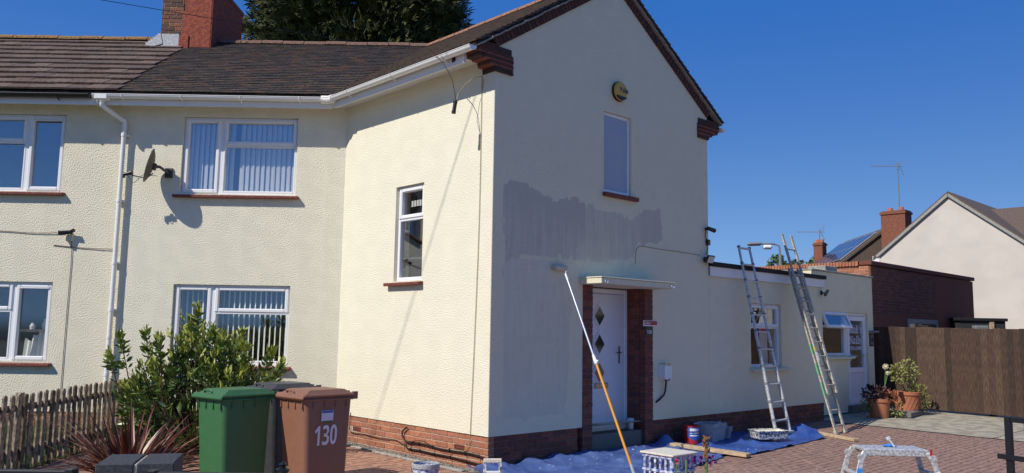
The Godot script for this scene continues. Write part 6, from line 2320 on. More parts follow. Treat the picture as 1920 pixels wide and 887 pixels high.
func tins_and_tray() -> void:
	# round paint tin
	var p := GW(3.76, 0.27) + Vector3.UP * 0.03
	var t := thing("paint_tin", "round red paint tin with blue and white label", "paint tin", "", Transform3D(TG.basis * Basis(Vector3.UP, -0.5), p))
	var m := MB.new()
	m.lathe(Transform3D(), [Vector2(0, 0.004), Vector2(0.112, 0.004), Vector2(0.116, 0.0), Vector2(0.116, 0.24), Vector2(0.121, 0.244), Vector2(0.121, 0.256), Vector2(0.11, 0.256), Vector2(0.108, 0.20), Vector2(0, 0.20)], 28)
	put(m, "can", M.red_sticker, t)
	m = MB.new()
	for i in 12:
		var a0 := deg_to_rad(-52 + i * 104.0 / 12)
		var a1 := deg_to_rad(-52 + (i + 1) * 104.0 / 12)
		var lo0 := 0.05 + 0.06 * pow((i - 6.0) / 6.0, 2)
		var lo1 := 0.05 + 0.06 * pow((i + 1 - 6.0) / 6.0, 2)
		m.quad(Vector3(sin(a0) * 0.1175, lo0, cos(a0) * 0.1175), Vector3(sin(a1) * 0.1175, lo1, cos(a1) * 0.1175), Vector3(sin(a1) * 0.1175, 0.235, cos(a1) * 0.1175), Vector3(sin(a0) * 0.1175, 0.235, cos(a0) * 0.1175))
	put(m, "blue_label", mat_once("label_blue", lin(0.04, 0.10, 0.38), 0.4), t)
	for yy in [[0.185, 0.222], [0.150, 0.160], [0.112, 0.130]]:
		m = MB.new()
		for i in 8:
			var a0 := deg_to_rad(-36 + i * 9.0)
			var a1 := deg_to_rad(-36 + (i + 1) * 9.0)
			m.quad(Vector3(sin(a0) * 0.1185, yy[0], cos(a0) * 0.1185), Vector3(sin(a1) * 0.1185, yy[0], cos(a1) * 0.1185), Vector3(sin(a1) * 0.1185, yy[1], cos(a1) * 0.1185), Vector3(sin(a0) * 0.1185, yy[1], cos(a0) * 0.1185))
		put(m, "label_band", M.white_plastic, t)
	m = MB.new()
	var hp := []
	for i in 9:
		var a := PI * i / 8
		hp.append(Vector3(cos(a) * 0.125, 0.235 - 0.07 * sin(a), sin(a) * 0.13))
	m.tube(hp, 0.003, 5)
	put(m, "wire_handle", M.steel, t)
	# square scuttles
	scuttle("paint_scuttle", "paint-smeared grey square scuttle beside the red tin", GW(4.14, 0.30), 0.34, 0.30, 0.27, 0.25)
	scuttle("paint_scuttle", "second grey scuttle wedged against the larger one", GW(4.42, 0.26), 0.24, 0.24, 0.25, 0.05)
	scuttle("paint_kettle", "small grey paint kettle with wire handle beyond the scuttles", GW(4.68, 0.27), 0.17, 0.16, 0.17, 0.3)
	for q in [[4.04, 0.30, -0.5, 0.36], [4.40, 0.28, 0.9, 0.34]]:
		var b := MB.new()
		var o := GW(q[0], q[1]) + Vector3.UP * 0.27
		var dv := TG.basis * Vector3(sin(q[2]), 0.25, 0.2).normalized()
		b.bar(o - dv * 0.05, o + dv * 0.10, 0.022, 0.014, Vector3.UP, 0.004)
		b.bar(o - dv * 0.13, o - dv * 0.05, 0.06, 0.018, Vector3.UP, 0.004)
		tag(put(b, "paint_brush", M.splash_grey, self), "paint-covered brush lying over the larger square scuttle" if q[0] < 4.2 else "paint-covered brush lying over the second scuttle", "paint brush", "brushes in the scuttles")
	# tray
	var T := Transform3D(TG.basis * Basis(Vector3.UP, -0.50), GW(5.02, 0.80) + Vector3.UP * 0.055)
	var tr := thing("paint_tray", "long paint tray with cream paint inside and splashed dark sides", "paint tray", "", T)
	m = MB.new()
	var L := 0.26
	var W := 0.16
	for k in 4:
		var c := [Vector3(-L, 0.12, -W), Vector3(L, 0.12, -W), Vector3(L, 0.12, W), Vector3(-L, 0.12, W)]
		var b := [Vector3(-L + 0.03, 0.0, -W + 0.025), Vector3(L - 0.03, 0.0, -W + 0.025), Vector3(L - 0.03, 0.0, W - 0.025), Vector3(-L + 0.03, 0.0, W - 0.025)]
		var k2 := (k + 1) % 4
		m.quad(c[k], c[k2], b[k2], b[k])
		m.bar(c[k], c[k2], 0.022, 0.010, Vector3.UP, 0.003)
	m.b3(-L + 0.03, L - 0.03, 0.0, 0.004, -W + 0.025, W - 0.025)
	put(m, "tray_body", M.splash_black, tr)
	m = MB.new()
	for k in 4:
		var c := [Vector3(-L + 0.006, 0.118, -W + 0.006), Vector3(L - 0.006, 0.118, -W + 0.006), Vector3(L - 0.006, 0.118, W - 0.006), Vector3(-L + 0.006, 0.118, W - 0.006)]
		var b := [Vector3(-L + 0.034, 0.006, -W + 0.03), Vector3(L - 0.034, 0.006, -W + 0.03), Vector3(L - 0.034, 0.006, W - 0.03), Vector3(-L + 0.034, 0.006, W - 0.03)]
		m.quad(c[k], c[(k + 1) % 4], b[(k + 1) % 4], b[k])
	m.b3(-L + 0.03, L - 0.03, 0.0045, 0.03, -W + 0.026, W - 0.026)
	put(m, "wet_paint", M.wet_paint, tr)

func scuttle(called: String, label: String, p: Vector3, w: float, d: float, h: float, turn: float) -> void:
	var s := thing(called, label, "bucket", "", Transform3D(TG.basis * Basis(Vector3.UP, turn), p + Vector3.UP * 0.02))
	var m := MB.new()
	var b := [Vector3(-w * 0.38, 0, -d * 0.38), Vector3(w * 0.38, 0, -d * 0.38), Vector3(w * 0.38, 0, d * 0.38), Vector3(-w * 0.38, 0, d * 0.38)]
	var t := [Vector3(-w / 2, h, -d / 2), Vector3(w / 2, h, -d / 2), Vector3(w / 2, h, d / 2), Vector3(-w / 2, h, d / 2)]
	for k in 4:
		var k2 := (k + 1) % 4
		m.quad(t[k], t[k2], b[k2], b[k])
		m.quad(t[k2] * 0.97 + Vector3.UP * h * 0.03, t[k] * 0.97 + Vector3.UP * h * 0.03, b[k] * 0.95 + Vector3.UP * 0.02, b[k2] * 0.95 + Vector3.UP * 0.02)
		m.bar(t[k], t[k2], 0.024, 0.014, Vector3.UP, 0.004)
	m.quad(b[3], b[2], b[1], b[0])
	put(m, "tub", M.splash_grey, s)
	m = MB.new()
	m.b3(-w * 0.42, w * 0.42, h * 0.55, h * 0.57, -d * 0.42, d * 0.42)
	put(m, "paint", M.wet_paint, s)
	m = MB.new()
	var hp := []
	for i in 9:
		var a := PI * i / 8
		hp.append(Vector3(cos(a) * w * 0.52, h * 0.92 - 0.35 * h * sin(a) * 0.6, d * 0.5 + 0.015 * sin(a)))
	m.tube(hp, 0.006, 6)
	put(m, "handle", M.splash_grey, s)

func crates() -> void:
	for k in 2:
		var y := 0.0 if k == 0 else 0.29
		var turn := deg_to_rad(42.0 if k == 1 else 47.0)
		var c := thing("milk_crate", "blue slatted crate under the board-topped one, splashed with white paint" if k == 0 else "upturned blue slatted crate topped with a pale board, splashed with white paint", "crate", "", Transform3D(Basis(Vector3.UP, turn), Vector3(1.45, y, -7.55)))
		var hs := 0.165 if k == 1 else 0.185
		for side in 4:
			var R := Basis(Vector3.UP, side * PI / 2)
			for i in 6:
				var m := MB.new()
				var x := -hs + 0.02 + i * (2 * hs - 0.04) / 5
				m.b3(x - 0.012, x + 0.012, 0.02, 0.275, hs - 0.016, hs, 0.002)
				put(m, "slat", M.paint_splash, c, Transform3D(R, Vector3.ZERO))
			for yy in [0.0, 0.14, 0.262]:
				var m := MB.new()
				m.b3(-hs - 0.004, hs + 0.004, yy, yy + 0.022, hs - 0.012, hs + 0.006, 0.003)
				put(m, "band", M.paint_splash, c, Transform3D(R, Vector3.ZERO))
		if k == 1:
			var m := MB.new()
			m.b3(-0.185, 0.185, 0.288, 0.306, -0.185, 0.185, 0.004)
			put(m, "board_top", M.crate_top, c)
		else:
			var m := MB.new()
			m.b3(-hs + 0.02, hs - 0.02, 0.01, 0.02, -hs + 0.02, hs - 0.02)
			put(m, "base", M.paint_splash, c)

func hop_up() -> void:
	var h := thing("work_platform", "folding aluminium work platform with blue label and a rag on top", "platform", "", Transform3D(Basis(Vector3.UP, deg_to_rad(-2)), Vector3(3.68, 0.0, -8.05)))
	var m := MB.new()
	m.b3(-0.29, 0.29, 0.565, 0.60, -0.145, 0.145, 0.008)
	put(m, "deck", M.alu, h)
	for z in [-0.145, 0.145]:
		m = MB.new()
		m.b3(-0.30, 0.30, 0.535, 0.597, z - 0.012, z + 0.012, 0.004)
		put(m, "side_rail", M.alu, h)
	for sx in [-1.0, 1.0]:
		var hinge := []
		for z in [-0.15, 0.15]:
			var a := Vector3(sx * 0.29, 0.57, z)
			var k := Vector3(sx * 0.335, 0.50, z * 1.08)
			var f := Vector3(sx * 0.47, 0.0, z * 1.35)
			m = MB.new()
			m.bar(a, k, 0.055, 0.022, Vector3.BACK, 0.004)
			m.bar(k, f, 0.05, 0.022, Vector3.BACK, 0.004)
			put(m, "leg", M.alu, h)
			m = MB.new()
			m.tube([k + Vector3(0, 0.02, -0.014 * signf(z)), k + Vector3(0, 0.02, 0.014 * signf(z))], 0.034, 12)
			put(m, "hinge_plate", M.alu, h)
			m = MB.new()
			m.bar(f, f.lerp(k, 0.06), 0.058, 0.03, Vector3.BACK, 0.006)
			put(m, "foot", M.black_plastic, h)
			hinge.append([k, f])
			if sx < 0 and z > 0:
				m = MB.new()
				m.bar(k.lerp(f, 0.16) + Vector3(0, 0, 0.0125), k.lerp(f, 0.50) + Vector3(0, 0, 0.0125), 0.044, 0.002, Vector3.BACK)
				put(m, "blue_label", M.blue_sticker, h)
			if sx > 0 and z > 0:
				m = MB.new()
				m.b3(0.305, 0.328, 0.51, 0.60, 0.163, 0.167)
				put(m, "red_label", M.red_sticker, h)
				m = MB.new()
				m.bar(k.lerp(f, 0.20) + Vector3(0, 0, 0.0125), k.lerp(f, 0.42) + Vector3(0, 0, 0.0125), 0.046, 0.002, Vector3.BACK)
				put(m, "white_label", M.white_plastic, h)
		for t in [0.28, 0.66]:
			m = MB.new()
			m.bar(hinge[0][0].lerp(hinge[0][1], t), hinge[1][0].lerp(hinge[1][1], t), 0.05, 0.024, Vector3.UP, 0.004)
			put(m, "tread", M.alu, h)
	# rag and scraper left on the deck
	m = MB.new()
	for i in 7:
		for j in 5:
			var q := []
			for k in 4:
				var ii := i + (1 if k == 1 or k == 2 else 0)
				var jj := j + (1 if k < 2 else 0)
				var yy := 0.602 + 0.012 * absf(sin(ii * 1.9 + jj * 1.1)) + 0.018 * exp(-pow((ii - 3.5) / 1.6, 2) - pow((jj - 2.5) / 1.4, 2))
				q.append(Vector3(-0.05 + ii * 0.017, yy, -0.07 + jj * 0.016))
			m.quad(q[0], q[1], q[2], q[3])
	tag(put(m, "rag", M.blue_sticker, self, h.transform), "crumpled blue rag on the work platform", "rag")
	m = MB.new()
	m.bar(Vector3(0.04, 0.603, 0.02), Vector3(0.012, 0.665, -0.03), 0.016, 0.012, Vector3.BACK, 0.003)
	m.bar(Vector3(0.012, 0.665, -0.03), Vector3(0.0, 0.69, -0.05), 0.04, 0.004, Vector3.BACK)
	tag(put(m, "scraper", M.splash_grey, self, h.transform), "small scraper propped in the blue rag", "scraper")

func near_bucket() -> void:
	var b := thing("paint_bucket", "blue round paint bucket with dried white drips around its rim", "bucket", "", Transform3D(Basis(), Vector3(-0.82, 0.0, -8.3)))
	var m := MB.new()
	m.lathe(Transform3D(), [Vector2(0, 0), Vector2(0.105, 0), Vector2(0.128, 0.30), Vector2(0.138, 0.302), Vector2(0.138, 0.335), Vector2(0.128, 0.337), Vector2(0.118, 0.05), Vector2(0, 0.05)], 30)
	put(m, "body", M.paint_splash, b)
	m = MB.new()
	m.lathe(Transform3D(), [Vector2(0.1385, 0.298), Vector2(0.1395, 0.31), Vector2(0.1395, 0.33), Vector2(0.1385, 0.34), Vector2(0.126, 0.341), Vector2(0.124, 0.32)], 30)
	put(m, "rim", M.splash_grey, b)
	m = MB.new()
	m.lathe(Transform3D(Basis(), Vector3(0, 0.08, 0)), [Vector2(0.122, 0.0), Vector2(0, 0.001)], 24)
	put(m, "paint", M.splash_black, b)
	m = MB.new()
	var hp := []
	for i in 9:
		var a := PI * i / 8
		hp.append(Vector3(cos(a) * 0.14, 0.30 - 0.08 * sin(a), sin(a) * 0.145))
	m.tube(hp, 0.004, 5)
	put(m, "handle", M.steel, b)
	var s := thing("step_frame", "small paint-splashed step frame with white top bar at the house corner", "step stool", "", Transform3D(Basis(Vector3.UP, 0.1), Vector3(-0.155, 0.0, -8.25)))
	for x in [-0.075, 0.075]:
		m = MB.new()
		m.bar(Vector3(x, 0.0, 0.10), Vector3(x, 0.375, 0.0), 0.024, 0.03, Vector3.RIGHT, 0.003)
		m.bar(Vector3(x, 0.0, -0.16), Vector3(x, 0.36, -0.012), 0.022, 0.024, Vector3.RIGHT, 0.003)
		put(m, "leg", M.splash_black, s)
	m = MB.new()
	m.bar(Vector3(-0.09, 0.38, 0.0), Vector3(0.09, 0.38, 0.0), 0.035, 0.04, Vector3.UP, 0.006)
	put(m, "top_bar", M.crate_top, s)
	for y in [0.26, 0.12]:
		m = MB.new()
		m.bar(Vector3(-0.075, y, 0.10 * (1 - y / 0.375)), Vector3(0.075, y, 0.10 * (1 - y / 0.375)), 0.018, 0.05, Vector3.UP, 0.003)
		put(m, "tread", M.white_plastic, s)

# ------------------------------------------------------------------ bins
func wheelie_bin(label: String, T: Transform3D, m: Material, numbered_bin: bool) -> void:
	# front of the bin is +z, hinge and wheels at -z
	var b := thing("wheelie_bin", label, "bin", "wheeled bins by the front wall", T * Transform3D(Basis.from_scale(Vector3(0.84, 1.0, 0.84)), Vector3.ZERO))
	var H := 1.0
	var rings := []
	var prof := [[0.0, 0.222, -0.28, 0.235, 0.05], [0.03, 0.230, -0.288, 0.250, 0.06], [0.30, 0.246, -0.302, 0.280, 0.065], [0.62, 0.260, -0.314, 0.305, 0.07], [0.90, 0.272, -0.325, 0.325, 0.07], [0.965, 0.275, -0.327, 0.332, 0.07]]
	for p in prof:
		var r: float = p[4]
		var ring := []
		for c in 4:
			var sx := 1.0 if c == 0 or c == 3 else -1.0
			var sz := 1.0 if c < 2 else -1.0
			var cx: float = sx * (p[1] - r)
			var cz: float = (p[3] - r) if sz > 0 else (p[2] + r)
			for k in 6:
				var a := PI / 2 * (c + k / 5.0)
				ring.append([Vector3(cx + cos(a) * r, p[0], cz + sin(a) * r), Vector3(cos(a), 0, sin(a))])
		rings.append(ring)
	var mb := MB.new()
	for i in rings.size() - 1:
		for j in 24:
			var j2 := (j + 1) % 24
			var A = rings[i][j]
			var B = rings[i][j2]
			var C = rings[i + 1][j2]
			var D = rings[i + 1][j]
			mb.tri_n(A[0], C[0], B[0], A[1], C[1], B[1])
			mb.tri_n(A[0], D[0], C[0], A[1], D[1], C[1])
	for j in range(1, 23):
		mb.tri(rings[0][0][0], rings[0][j][0], rings[0][j + 1][0])
	put(mb, "body", m, b)
	# rim with ribs
	mb = MB.new()
	mb.b3(-0.288, 0.288, 0.955, 0.985, -0.335, 0.345, 0.012)
	put(mb, "rim", m, b)
	for k in 4:
		mb = MB.new()
		mb.b3(-0.22 + k * 0.145, -0.205 + k * 0.145, 0.88, 0.957, 0.322, 0.342, 0.003)
		put(mb, "rim_rib", m, b)
	for sx in [-1.0, 1.0]:
		for k in 4:
			mb = MB.new()
			mb.b3(sx * 0.278 - 0.008, sx * 0.278 + 0.008, 0.89, 0.957, -0.24 + k * 0.15, -0.225 + k * 0.15, 0.003)
			put(mb, "rim_rib", m, b)
	# lid: shallow crowned top with turned-down skirt
	mb = MB.new()
	mb.b3(-0.295, 0.295, 0.988, 1.022, -0.34, 0.365, 0.014)
	mb.b3(-0.30, 0.30, 0.97, 1.005, 0.352, 0.385, 0.012)
	put(mb, "lid", m, b)
	mb = MB.new()
	var q0 := [Vector3(-0.26, 1.02, -0.31), Vector3(-0.26, 1.02, 0.31), Vector3(0.26, 1.02, 0.31), Vector3(0.26, 1.02, -0.31)]
	var q1 := [Vector3(-0.215, 1.058, -0.24), Vector3(-0.215, 1.058, 0.235), Vector3(0.215, 1.058, 0.235), Vector3(0.215, 1.058, -0.24)]
	for k in 4:
		mb.quad(q0[k], q0[(k + 1) % 4], q1[(k + 1) % 4], q1[k])
	mb.quad(q1[0], q1[1], q1[2], q1[3])
	put(mb, "lid_crown", m, b)
	mb = MB.new()
	mb.tube([Vector3(-0.07, 1.03, 0.345), Vector3(-0.07, 1.052, 0.36), Vector3(0.07, 1.052, 0.36), Vector3(0.07, 1.03, 0.345)], 0.011, 8)
	put(mb, "lid_handle", m, b)
	mb = MB.new()
	mb.tube([Vector3(-0.24, 0.99, -0.40), Vector3(0.24, 0.99, -0.40)], 0.016, 10)
	for x in [-0.24, -0.08, 0.08, 0.24]:
		mb.b3(x - 0.012, x + 0.012, 0.955, 1.03, -0.415, -0.33, 0.005)
	put(mb, "hinge_bar", m, b)
	for sx in [-1.0, 1.0]:
		var w := part("wheel", b)
		mb = MB.new()
		mb.lathe(Transform3D(Basis(Vector3.BACK, PI / 2), Vector3(sx * 0.24 + 0.025, 0.10, -0.33)), [Vector2(0.07, 0.0), Vector2(0.10, 0.0), Vector2(0.10, 0.05), Vector2(0.07, 0.05)], 20)
		put(mb, "tyre", M.black_plastic, w)
		mb = MB.new()
		mb.lathe(Transform3D(Basis(Vector3.BACK, PI / 2), Vector3(sx * 0.24 + 0.02, 0.10, -0.33)), [Vector2(0.0, 0.0), Vector2(0.07, 0.0), Vector2(0.07, 0.04), Vector2(0.0, 0.04)], 16)
		put(mb, "hub", M.grey_plastic, w)
	if numbered_bin:
		# on the face turned to the right of the picture
		var S := Transform3D(Basis(Vector3.UP, PI / 2) * Basis(Vector3.RIGHT, 0.05), Vector3(0.2705, 0.70, 0.0))
		var tm := text_mesh("130", 0.165, 0.002, "Droid Sans")
		var bb := tm.get_aabb()
		var sc := 0.30 / bb.size.x
		var G0 := S * Transform3D(Basis().scaled(Vector3(sc, 1.12, 1)), Vector3(-bb.get_center().x * sc - 0.03, -bb.get_center().y * 1.12 - 0.07, 0.0))
		put_mesh(tm, "number", M.number_white, b, G0)
		mb = MB.new()
		mb.b3(-0.105, 0.055, 0.055, 0.165, -0.001, 0.002)
		put(mb, "sticker", M.sticker_lilac, b, S)
		mb = MB.new()
		mb.b3(-0.10, 0.05, 0.14, 0.162, 0.0022, 0.003)
		put(mb, "sticker_band", mat_once("label_blue", lin(0.04, 0.10, 0.38), 0.4), b, S)
		mb = MB.new()
		mb.b3(-0.10, 0.05, 0.048, 0.066, 0.0022, 0.003)
		put(mb, "sticker_foot", M.bin_green, b, S)

func build_bins() -> void:
	wheelie_bin("brown wheelie bin with large white number on its side", Transform3D(Basis(Vector3.UP, deg_to_rad(-43)), Vector3(-1.91, 0, -8.20)), M.bin_brown, true)
	wheelie_bin("green wheelie bin in front of the laurel bush", Transform3D(Basis(Vector3.UP, deg_to_rad(-38)), Vector3(-2.66, 0, -8.05)), M.bin_green, false)
	wheelie_bin("grey wheelie bin mostly hidden behind the green and brown ones", Transform3D(Basis(Vector3.UP, deg_to_rad(-40)), Vector3(-2.46, 0, -9.0)), M.bin_grey, false)

# ------------------------------------------------------------------ plants
func build_plants() -> void:
	laurel()
	phormium()
	pots()
	iris_bed()
	grass()

func laurel() -> void:
	var t := thing("laurel_bush", "glossy green laurel bush under the lower window behind the bins", "bush")
	var c := Vector3(-3.97, 0.0, -10.75)
	var br := MB.new()
	var tips := []
	for i in 190:
		var a := rng.randf_range(0, TAU)
		var rad := sqrt(rng.randf())
		var ex := cos(a) * rad * 1.12
		var ez := sin(a) * rad * 0.90
		var edge := 1.0 - 0.55 * rad * rad
		var hgt := (1.25 + 0.48 * rng.randf()) * edge + 0.22 * exp(-pow((ex + 0.15) / 0.35, 2))
		if ex > 0.75: hgt *= 0.93
		var e := c + Vector3(ex, hgt, ez)
		var b := c + Vector3(ex * 0.25, 0.05, ez * 0.25)
		var mid := b.lerp(e, 0.55) + Vector3(ex * 0.12, 0.05, ez * 0.12)
		if rng.randf() < 0.7: br.tube([b, mid, e], [0.014, 0.009, 0.004], 5)
		tips.append([mid, e])
	# upright leaders with young leaves stand above the mass
	for q in [[-1.02, 1.55, 0.25], [-0.72, 1.60, 0.2], [-0.02, 1.92, 0.3], [-0.18, 1.75, 0.0], [0.30, 1.50, 0.3], [0.62, 1.42, 0.35], [0.92, 1.36, 0.25], [-0.45, 1.52, 0.4], [0.12, 1.62, 0.1], [1.08, 1.22, 0.3], [-1.12, 1.30, 0.3], [0.48, 1.58, 0.1]]:
		var e := c + Vector3(q[0], q[1], q[2])
		var m := c + Vector3(q[0] * 0.85, q[1] * 0.62, q[2])
		br.tube([c + Vector3(q[0] * 0.3, 0.1, q[2] * 0.5), m, e], [0.012, 0.008, 0.003], 5)
		tips.append([m, e]); tips.append([m.lerp(e, 0.4), e]); tips.append([m.lerp(e, 0.55), e])
	put(br, "stems", M.stem, t)
	var kinds := [leaf_mesh(0.105, 0.036, 0.3, 0.18), leaf_mesh(0.085, 0.030, 0.25, 0.12), leaf_mesh(0.07, 0.022, 0.35, 0.05)]
	var km := []
	for k in kinds: km.append(k.mesh())
	var all := []
	for tp in tips:
		var a: Vector3 = tp[0]
		var b: Vector3 = tp[1]
		var ax := (b - a).normalized()
		var n := rng.randi_range(24, 34)
		for i in n:
			var s := pow(rng.randf(), 0.75)
			var p := a.lerp(b, s) + rdir() * 0.03
			var ph := i * 2.4
			var side := (basis_dir(ax, ph).x)
			var d := (side * lerpf(1.0, 0.35, s) + ax * lerpf(0.35, 1.0, s) + rdir() * 0.3 + Vector3.DOWN * 0.12).normalized()
			var young := s > 0.60 and b.y > 0.85
			all.append([p, d, 2 if s > 0.9 else rng.randi() % 2, M.leaf_new if young and rng.randf() < 0.85 else (M.leaf_laurel if rng.randf() < 0.6 else M.leaf_dark)])
	for i in 2400:
		var d0 := rdir()
		d0.y = absf(d0.y)
		var p := c + Vector3(d0.x * 1.08, 0.12 + d0.y * 1.15, d0.z * 0.9) * Vector3(rng.randf_range(0.6, 1.0), rng.randf_range(0.3, 1.0), rng.randf_range(0.6, 1.0))
		all.append([p, (d0 + rdir() * 0.8).normalized(), rng.randi() % 2, M.leaf_dark if rng.randf() < 0.6 else M.leaf_laurel])
	all.sort_custom(func(x, y): return x[0].z + 0.35 * x[0].y > y[0].z + 0.35 * y[0].y)
	var bulk := {}
	for i in all.size():
		var q = all[i]
		var tr := Transform3D(basis_dir(q[1], rng.randf() * TAU).scaled(Vector3.ONE * rng.randf_range(0.55, 1.35)), q[0])
		if i < 300:
			put_mesh(km[q[2]], "leaf", q[3], t, tr)
		else:
			if not bulk.has(q[3]): bulk[q[3]] = MB.new()
			add_copy(bulk[q[3]], kinds[q[2]], tr)
	for m in bulk:
		put(bulk[m], "foliage", m, t).set_meta("kind", "stuff")

func phormium() -> void:
	var t := thing("flax_plant", "spiky bronze-red flax plant spreading over the front bed", "plant")
	var c := Vector3(-3.78, 0.0, -8.35)
	for i in 270:
		var b := MB.new()
		var a := rng.randf_range(0, TAU)
		var el := rng.randf_range(0.18, 1.35)
		var L := rng.randf_range(0.60, 1.08) * (1.0 if el < 1.0 else 0.9)
		var out := Vector3(cos(a), 0, sin(a))
		var sidev := Vector3(-sin(a), 0, cos(a))
		var w := rng.randf_range(0.011, 0.022)
		var p := c + out * rng.randf_range(0.0, 0.10) + sidev * rng.randf_range(-0.06, 0.06) + Vector3.UP * 0.02
		var seg := 6
		var ang := el
		var droop := rng.randf_range(0.02, 0.16)
		var prev := []
		for s in seg + 1:
			var f := float(s) / seg
			var ww := w * (1.0 - pow(f, 2.2)) * (0.7 + 0.6 * minf(f * 3.0, 1.0)) + 0.0008
			var up := Vector3.UP * cos(ang) - out * sin(ang)
			var row := [p - sidev * ww + up * ww * 0.5, p, p + sidev * ww + up * ww * 0.5]
			if s > 0:
				b.quad(prev[0], prev[1], row[1], row[0])
				b.quad(prev[1], prev[2], row[2], row[1])
			prev = row
			p += (out * cos(ang) + Vector3.UP * sin(ang)) * L / seg
			ang -= droop
		var r := rng.randf()
		put(b, "blade", M.blade_red if r < 0.5 else (M.blade_tan if r < 0.8 else M.blade_dark), t)

func leafy(parent: Node, called: String, c: Vector3, ext: Vector3, n: int, L: float, m: Material) -> void:
	var src := leaf_mesh(L, L * 0.6, 0.2, 0.15)
	var b := MB.new()
	for i in n:
		var d := rdir()
		var p := c + d * ext * pow(rng.randf(), 0.4)
		add_copy(b, src, Transform3D(basis_dir((d + rdir() * 0.7 + Vector3.UP * 0.2).normalized(), rng.randf() * TAU).scaled(Vector3.ONE * rng.randf_range(0.7, 1.2)), p))
	put(b, called, m, parent).set_meta("kind", "stuff")

func pots() -> void:
	# round pot by the salon door
	var p := GW(9.78, 0.50) + Vector3.UP * 0.004
	var t := thing("plant_pot", "round terracotta pot with dark and orange foliage by the salon door", "plant pot", "", Transform3D(Basis(), p))
	var m := MB.new()
	m.lathe(Transform3D(), [Vector2(0, 0), Vector2(0.17, 0), Vector2(0.205, 0.30), Vector2(0.225, 0.305), Vector2(0.228, 0.36), Vector2(0.205, 0.365), Vector2(0.19, 0.31), Vector2(0, 0.31)], 28)
	put(m, "pot", M.terracotta, t)
	m = MB.new()
	m.lathe(Transform3D(), [Vector2(0.2, 0.325), Vector2(0, 0.33)], 20)
	put(m, "soil", M.soil, t)
	leafy(t, "purple_foliage", Vector3(-0.10, 0.47, 0.05), Vector3(0.24, 0.15, 0.18), 260, 0.07, M.leaf_purple)
	leafy(t, "orange_foliage", Vector3(0.16, 0.42, 0.10), Vector3(0.16, 0.11, 0.14), 150, 0.06, M.leaf_orange)
	leafy(t, "trailing_foliage", Vector3(0.30, 0.20, 0.08), Vector3(0.12, 0.20, 0.12), 110, 0.055, M.leaf_lime)
	leafy(t, "trailing_foliage", Vector3(-0.28, 0.22, 0.05), Vector3(0.08, 0.18, 0.10), 60, 0.055, M.leaf_laurel)
	for q in [[0.16, 0.98, 0.045], [0.20, 0.86, 0.035]]:
		var st := part("seed_stalk", t)
		m = MB.new()
		m.tube([Vector3(0.12, 0.34, 0.0), Vector3(0.13, 0.6, 0.0), Vector3(q[0], q[1], 0.0)], 0.008, 6)
		put(m, "stem", M.iris_green, st)
		m = MB.new()
		for i in 60:
			var d := rdir()
			var o: Vector3 = Vector3(q[0], q[1], 0) + d * q[2]
			var B := basis_dir(d, rng.randf() * 6)
			m.tri(o - B.x * 0.012, o + B.x * 0.012, o + d * 0.02)
			m.tri(o - B.z * 0.012, o + B.z * 0.012, o + d * 0.02)
		m.lathe(Transform3D(Basis(), Vector3(q[0], q[1] - q[2], 0)), [Vector2(0, 0), Vector2(q[2] * 0.8, q[2] * 0.5), Vector2(q[2], q[2]), Vector2(q[2] * 0.8, q[2] * 1.5), Vector2(0, q[2] * 2)], 12)
		put(m, "flower_head", M.flower_cream, st)
	# slab and square pot by the fence
	var sl := MB.new()
	var sc := GW(10.55, 0.62)
	sl.box(Transform3D(TG.basis * Basis(Vector3.UP, 0.12), sc + Vector3.UP * 0.055), Vector3(0.95, 0.10, 0.60), 0.01)
	tag(put(sl, "stone_slab", M.step_stone, self), "low dark stone slab under the square terracotta pot", "slab")
	p = sc + Vector3.UP * 0.106 + TG.basis * Vector3(0.18, 0, 0.05)
	t = thing("plant_pot", "terracotta pot with raised lattice pattern and yellow-green shrub by the board fence", "plant pot", "", Transform3D(TG.basis * Basis(Vector3.UP, -0.45), p))
	m = MB.new()
	m.lathe(Transform3D(), [Vector2(0, 0), Vector2(0.205, 0), Vector2(0.235, 0.30), Vector2(0.255, 0.305), Vector2(0.258, 0.365), Vector2(0.235, 0.37), Vector2(0.215, 0.32), Vector2(0, 0.32)], 28)
	put(m, "pot", M.terracotta, t)
	for i in 18:
		for dr in [-1.0, 1.0]:
			m = MB.new()
			var a := TAU * i / 18
			var pts := []
			for k in 5:
				var f := k / 4.0
				var r := lerpf(0.208, 0.236, f)
				var aa: float = a + dr * f * 0.5
				pts.append(Vector3(cos(aa) * r, 0.02 + f * 0.27, sin(aa) * r))
			m.tube(pts, 0.006, 4)
			put(m, "lattice_rib", M.terracotta, t)
	m = MB.new()
	m.tube([Vector3(0, 0.3, 0), Vector3(-0.12, 0.55, 0), Vector3(-0.2, 0.8, 0)], [0.012, 0.01, 0.004], 6)
	m.tube([Vector3(0, 0.3, 0), Vector3(0.05, 0.6, 0.02), Vector3(0.04, 0.92, 0)], [0.012, 0.01, 0.004], 6)
	m.lathe(Transform3D(), [Vector2(0.22, 0.33), Vector2(0, 0.335)], 20)
	put(m, "stems", M.stem, t)
	leafy(t, "shrub_foliage", Vector3(-0.20, 0.72, 0.02), Vector3(0.19, 0.20, 0.16), 190, 0.06, M.leaf_lime)
	leafy(t, "shrub_foliage", Vector3(0.08, 0.78, 0.0), Vector3(0.17, 0.24, 0.16), 190, 0.06, M.leaf_lime)
	leafy(t, "shrub_foliage", Vector3(0.22, 0.40, 0.05), Vector3(0.20, 0.10, 0.16), 150, 0.055, M.leaf_lime)
	leafy(t, "shrub_foliage", Vector3(0.34, 0.18, 0.05), Vector3(0.12, 0.20, 0.14), 150, 0.055, M.leaf_lime)

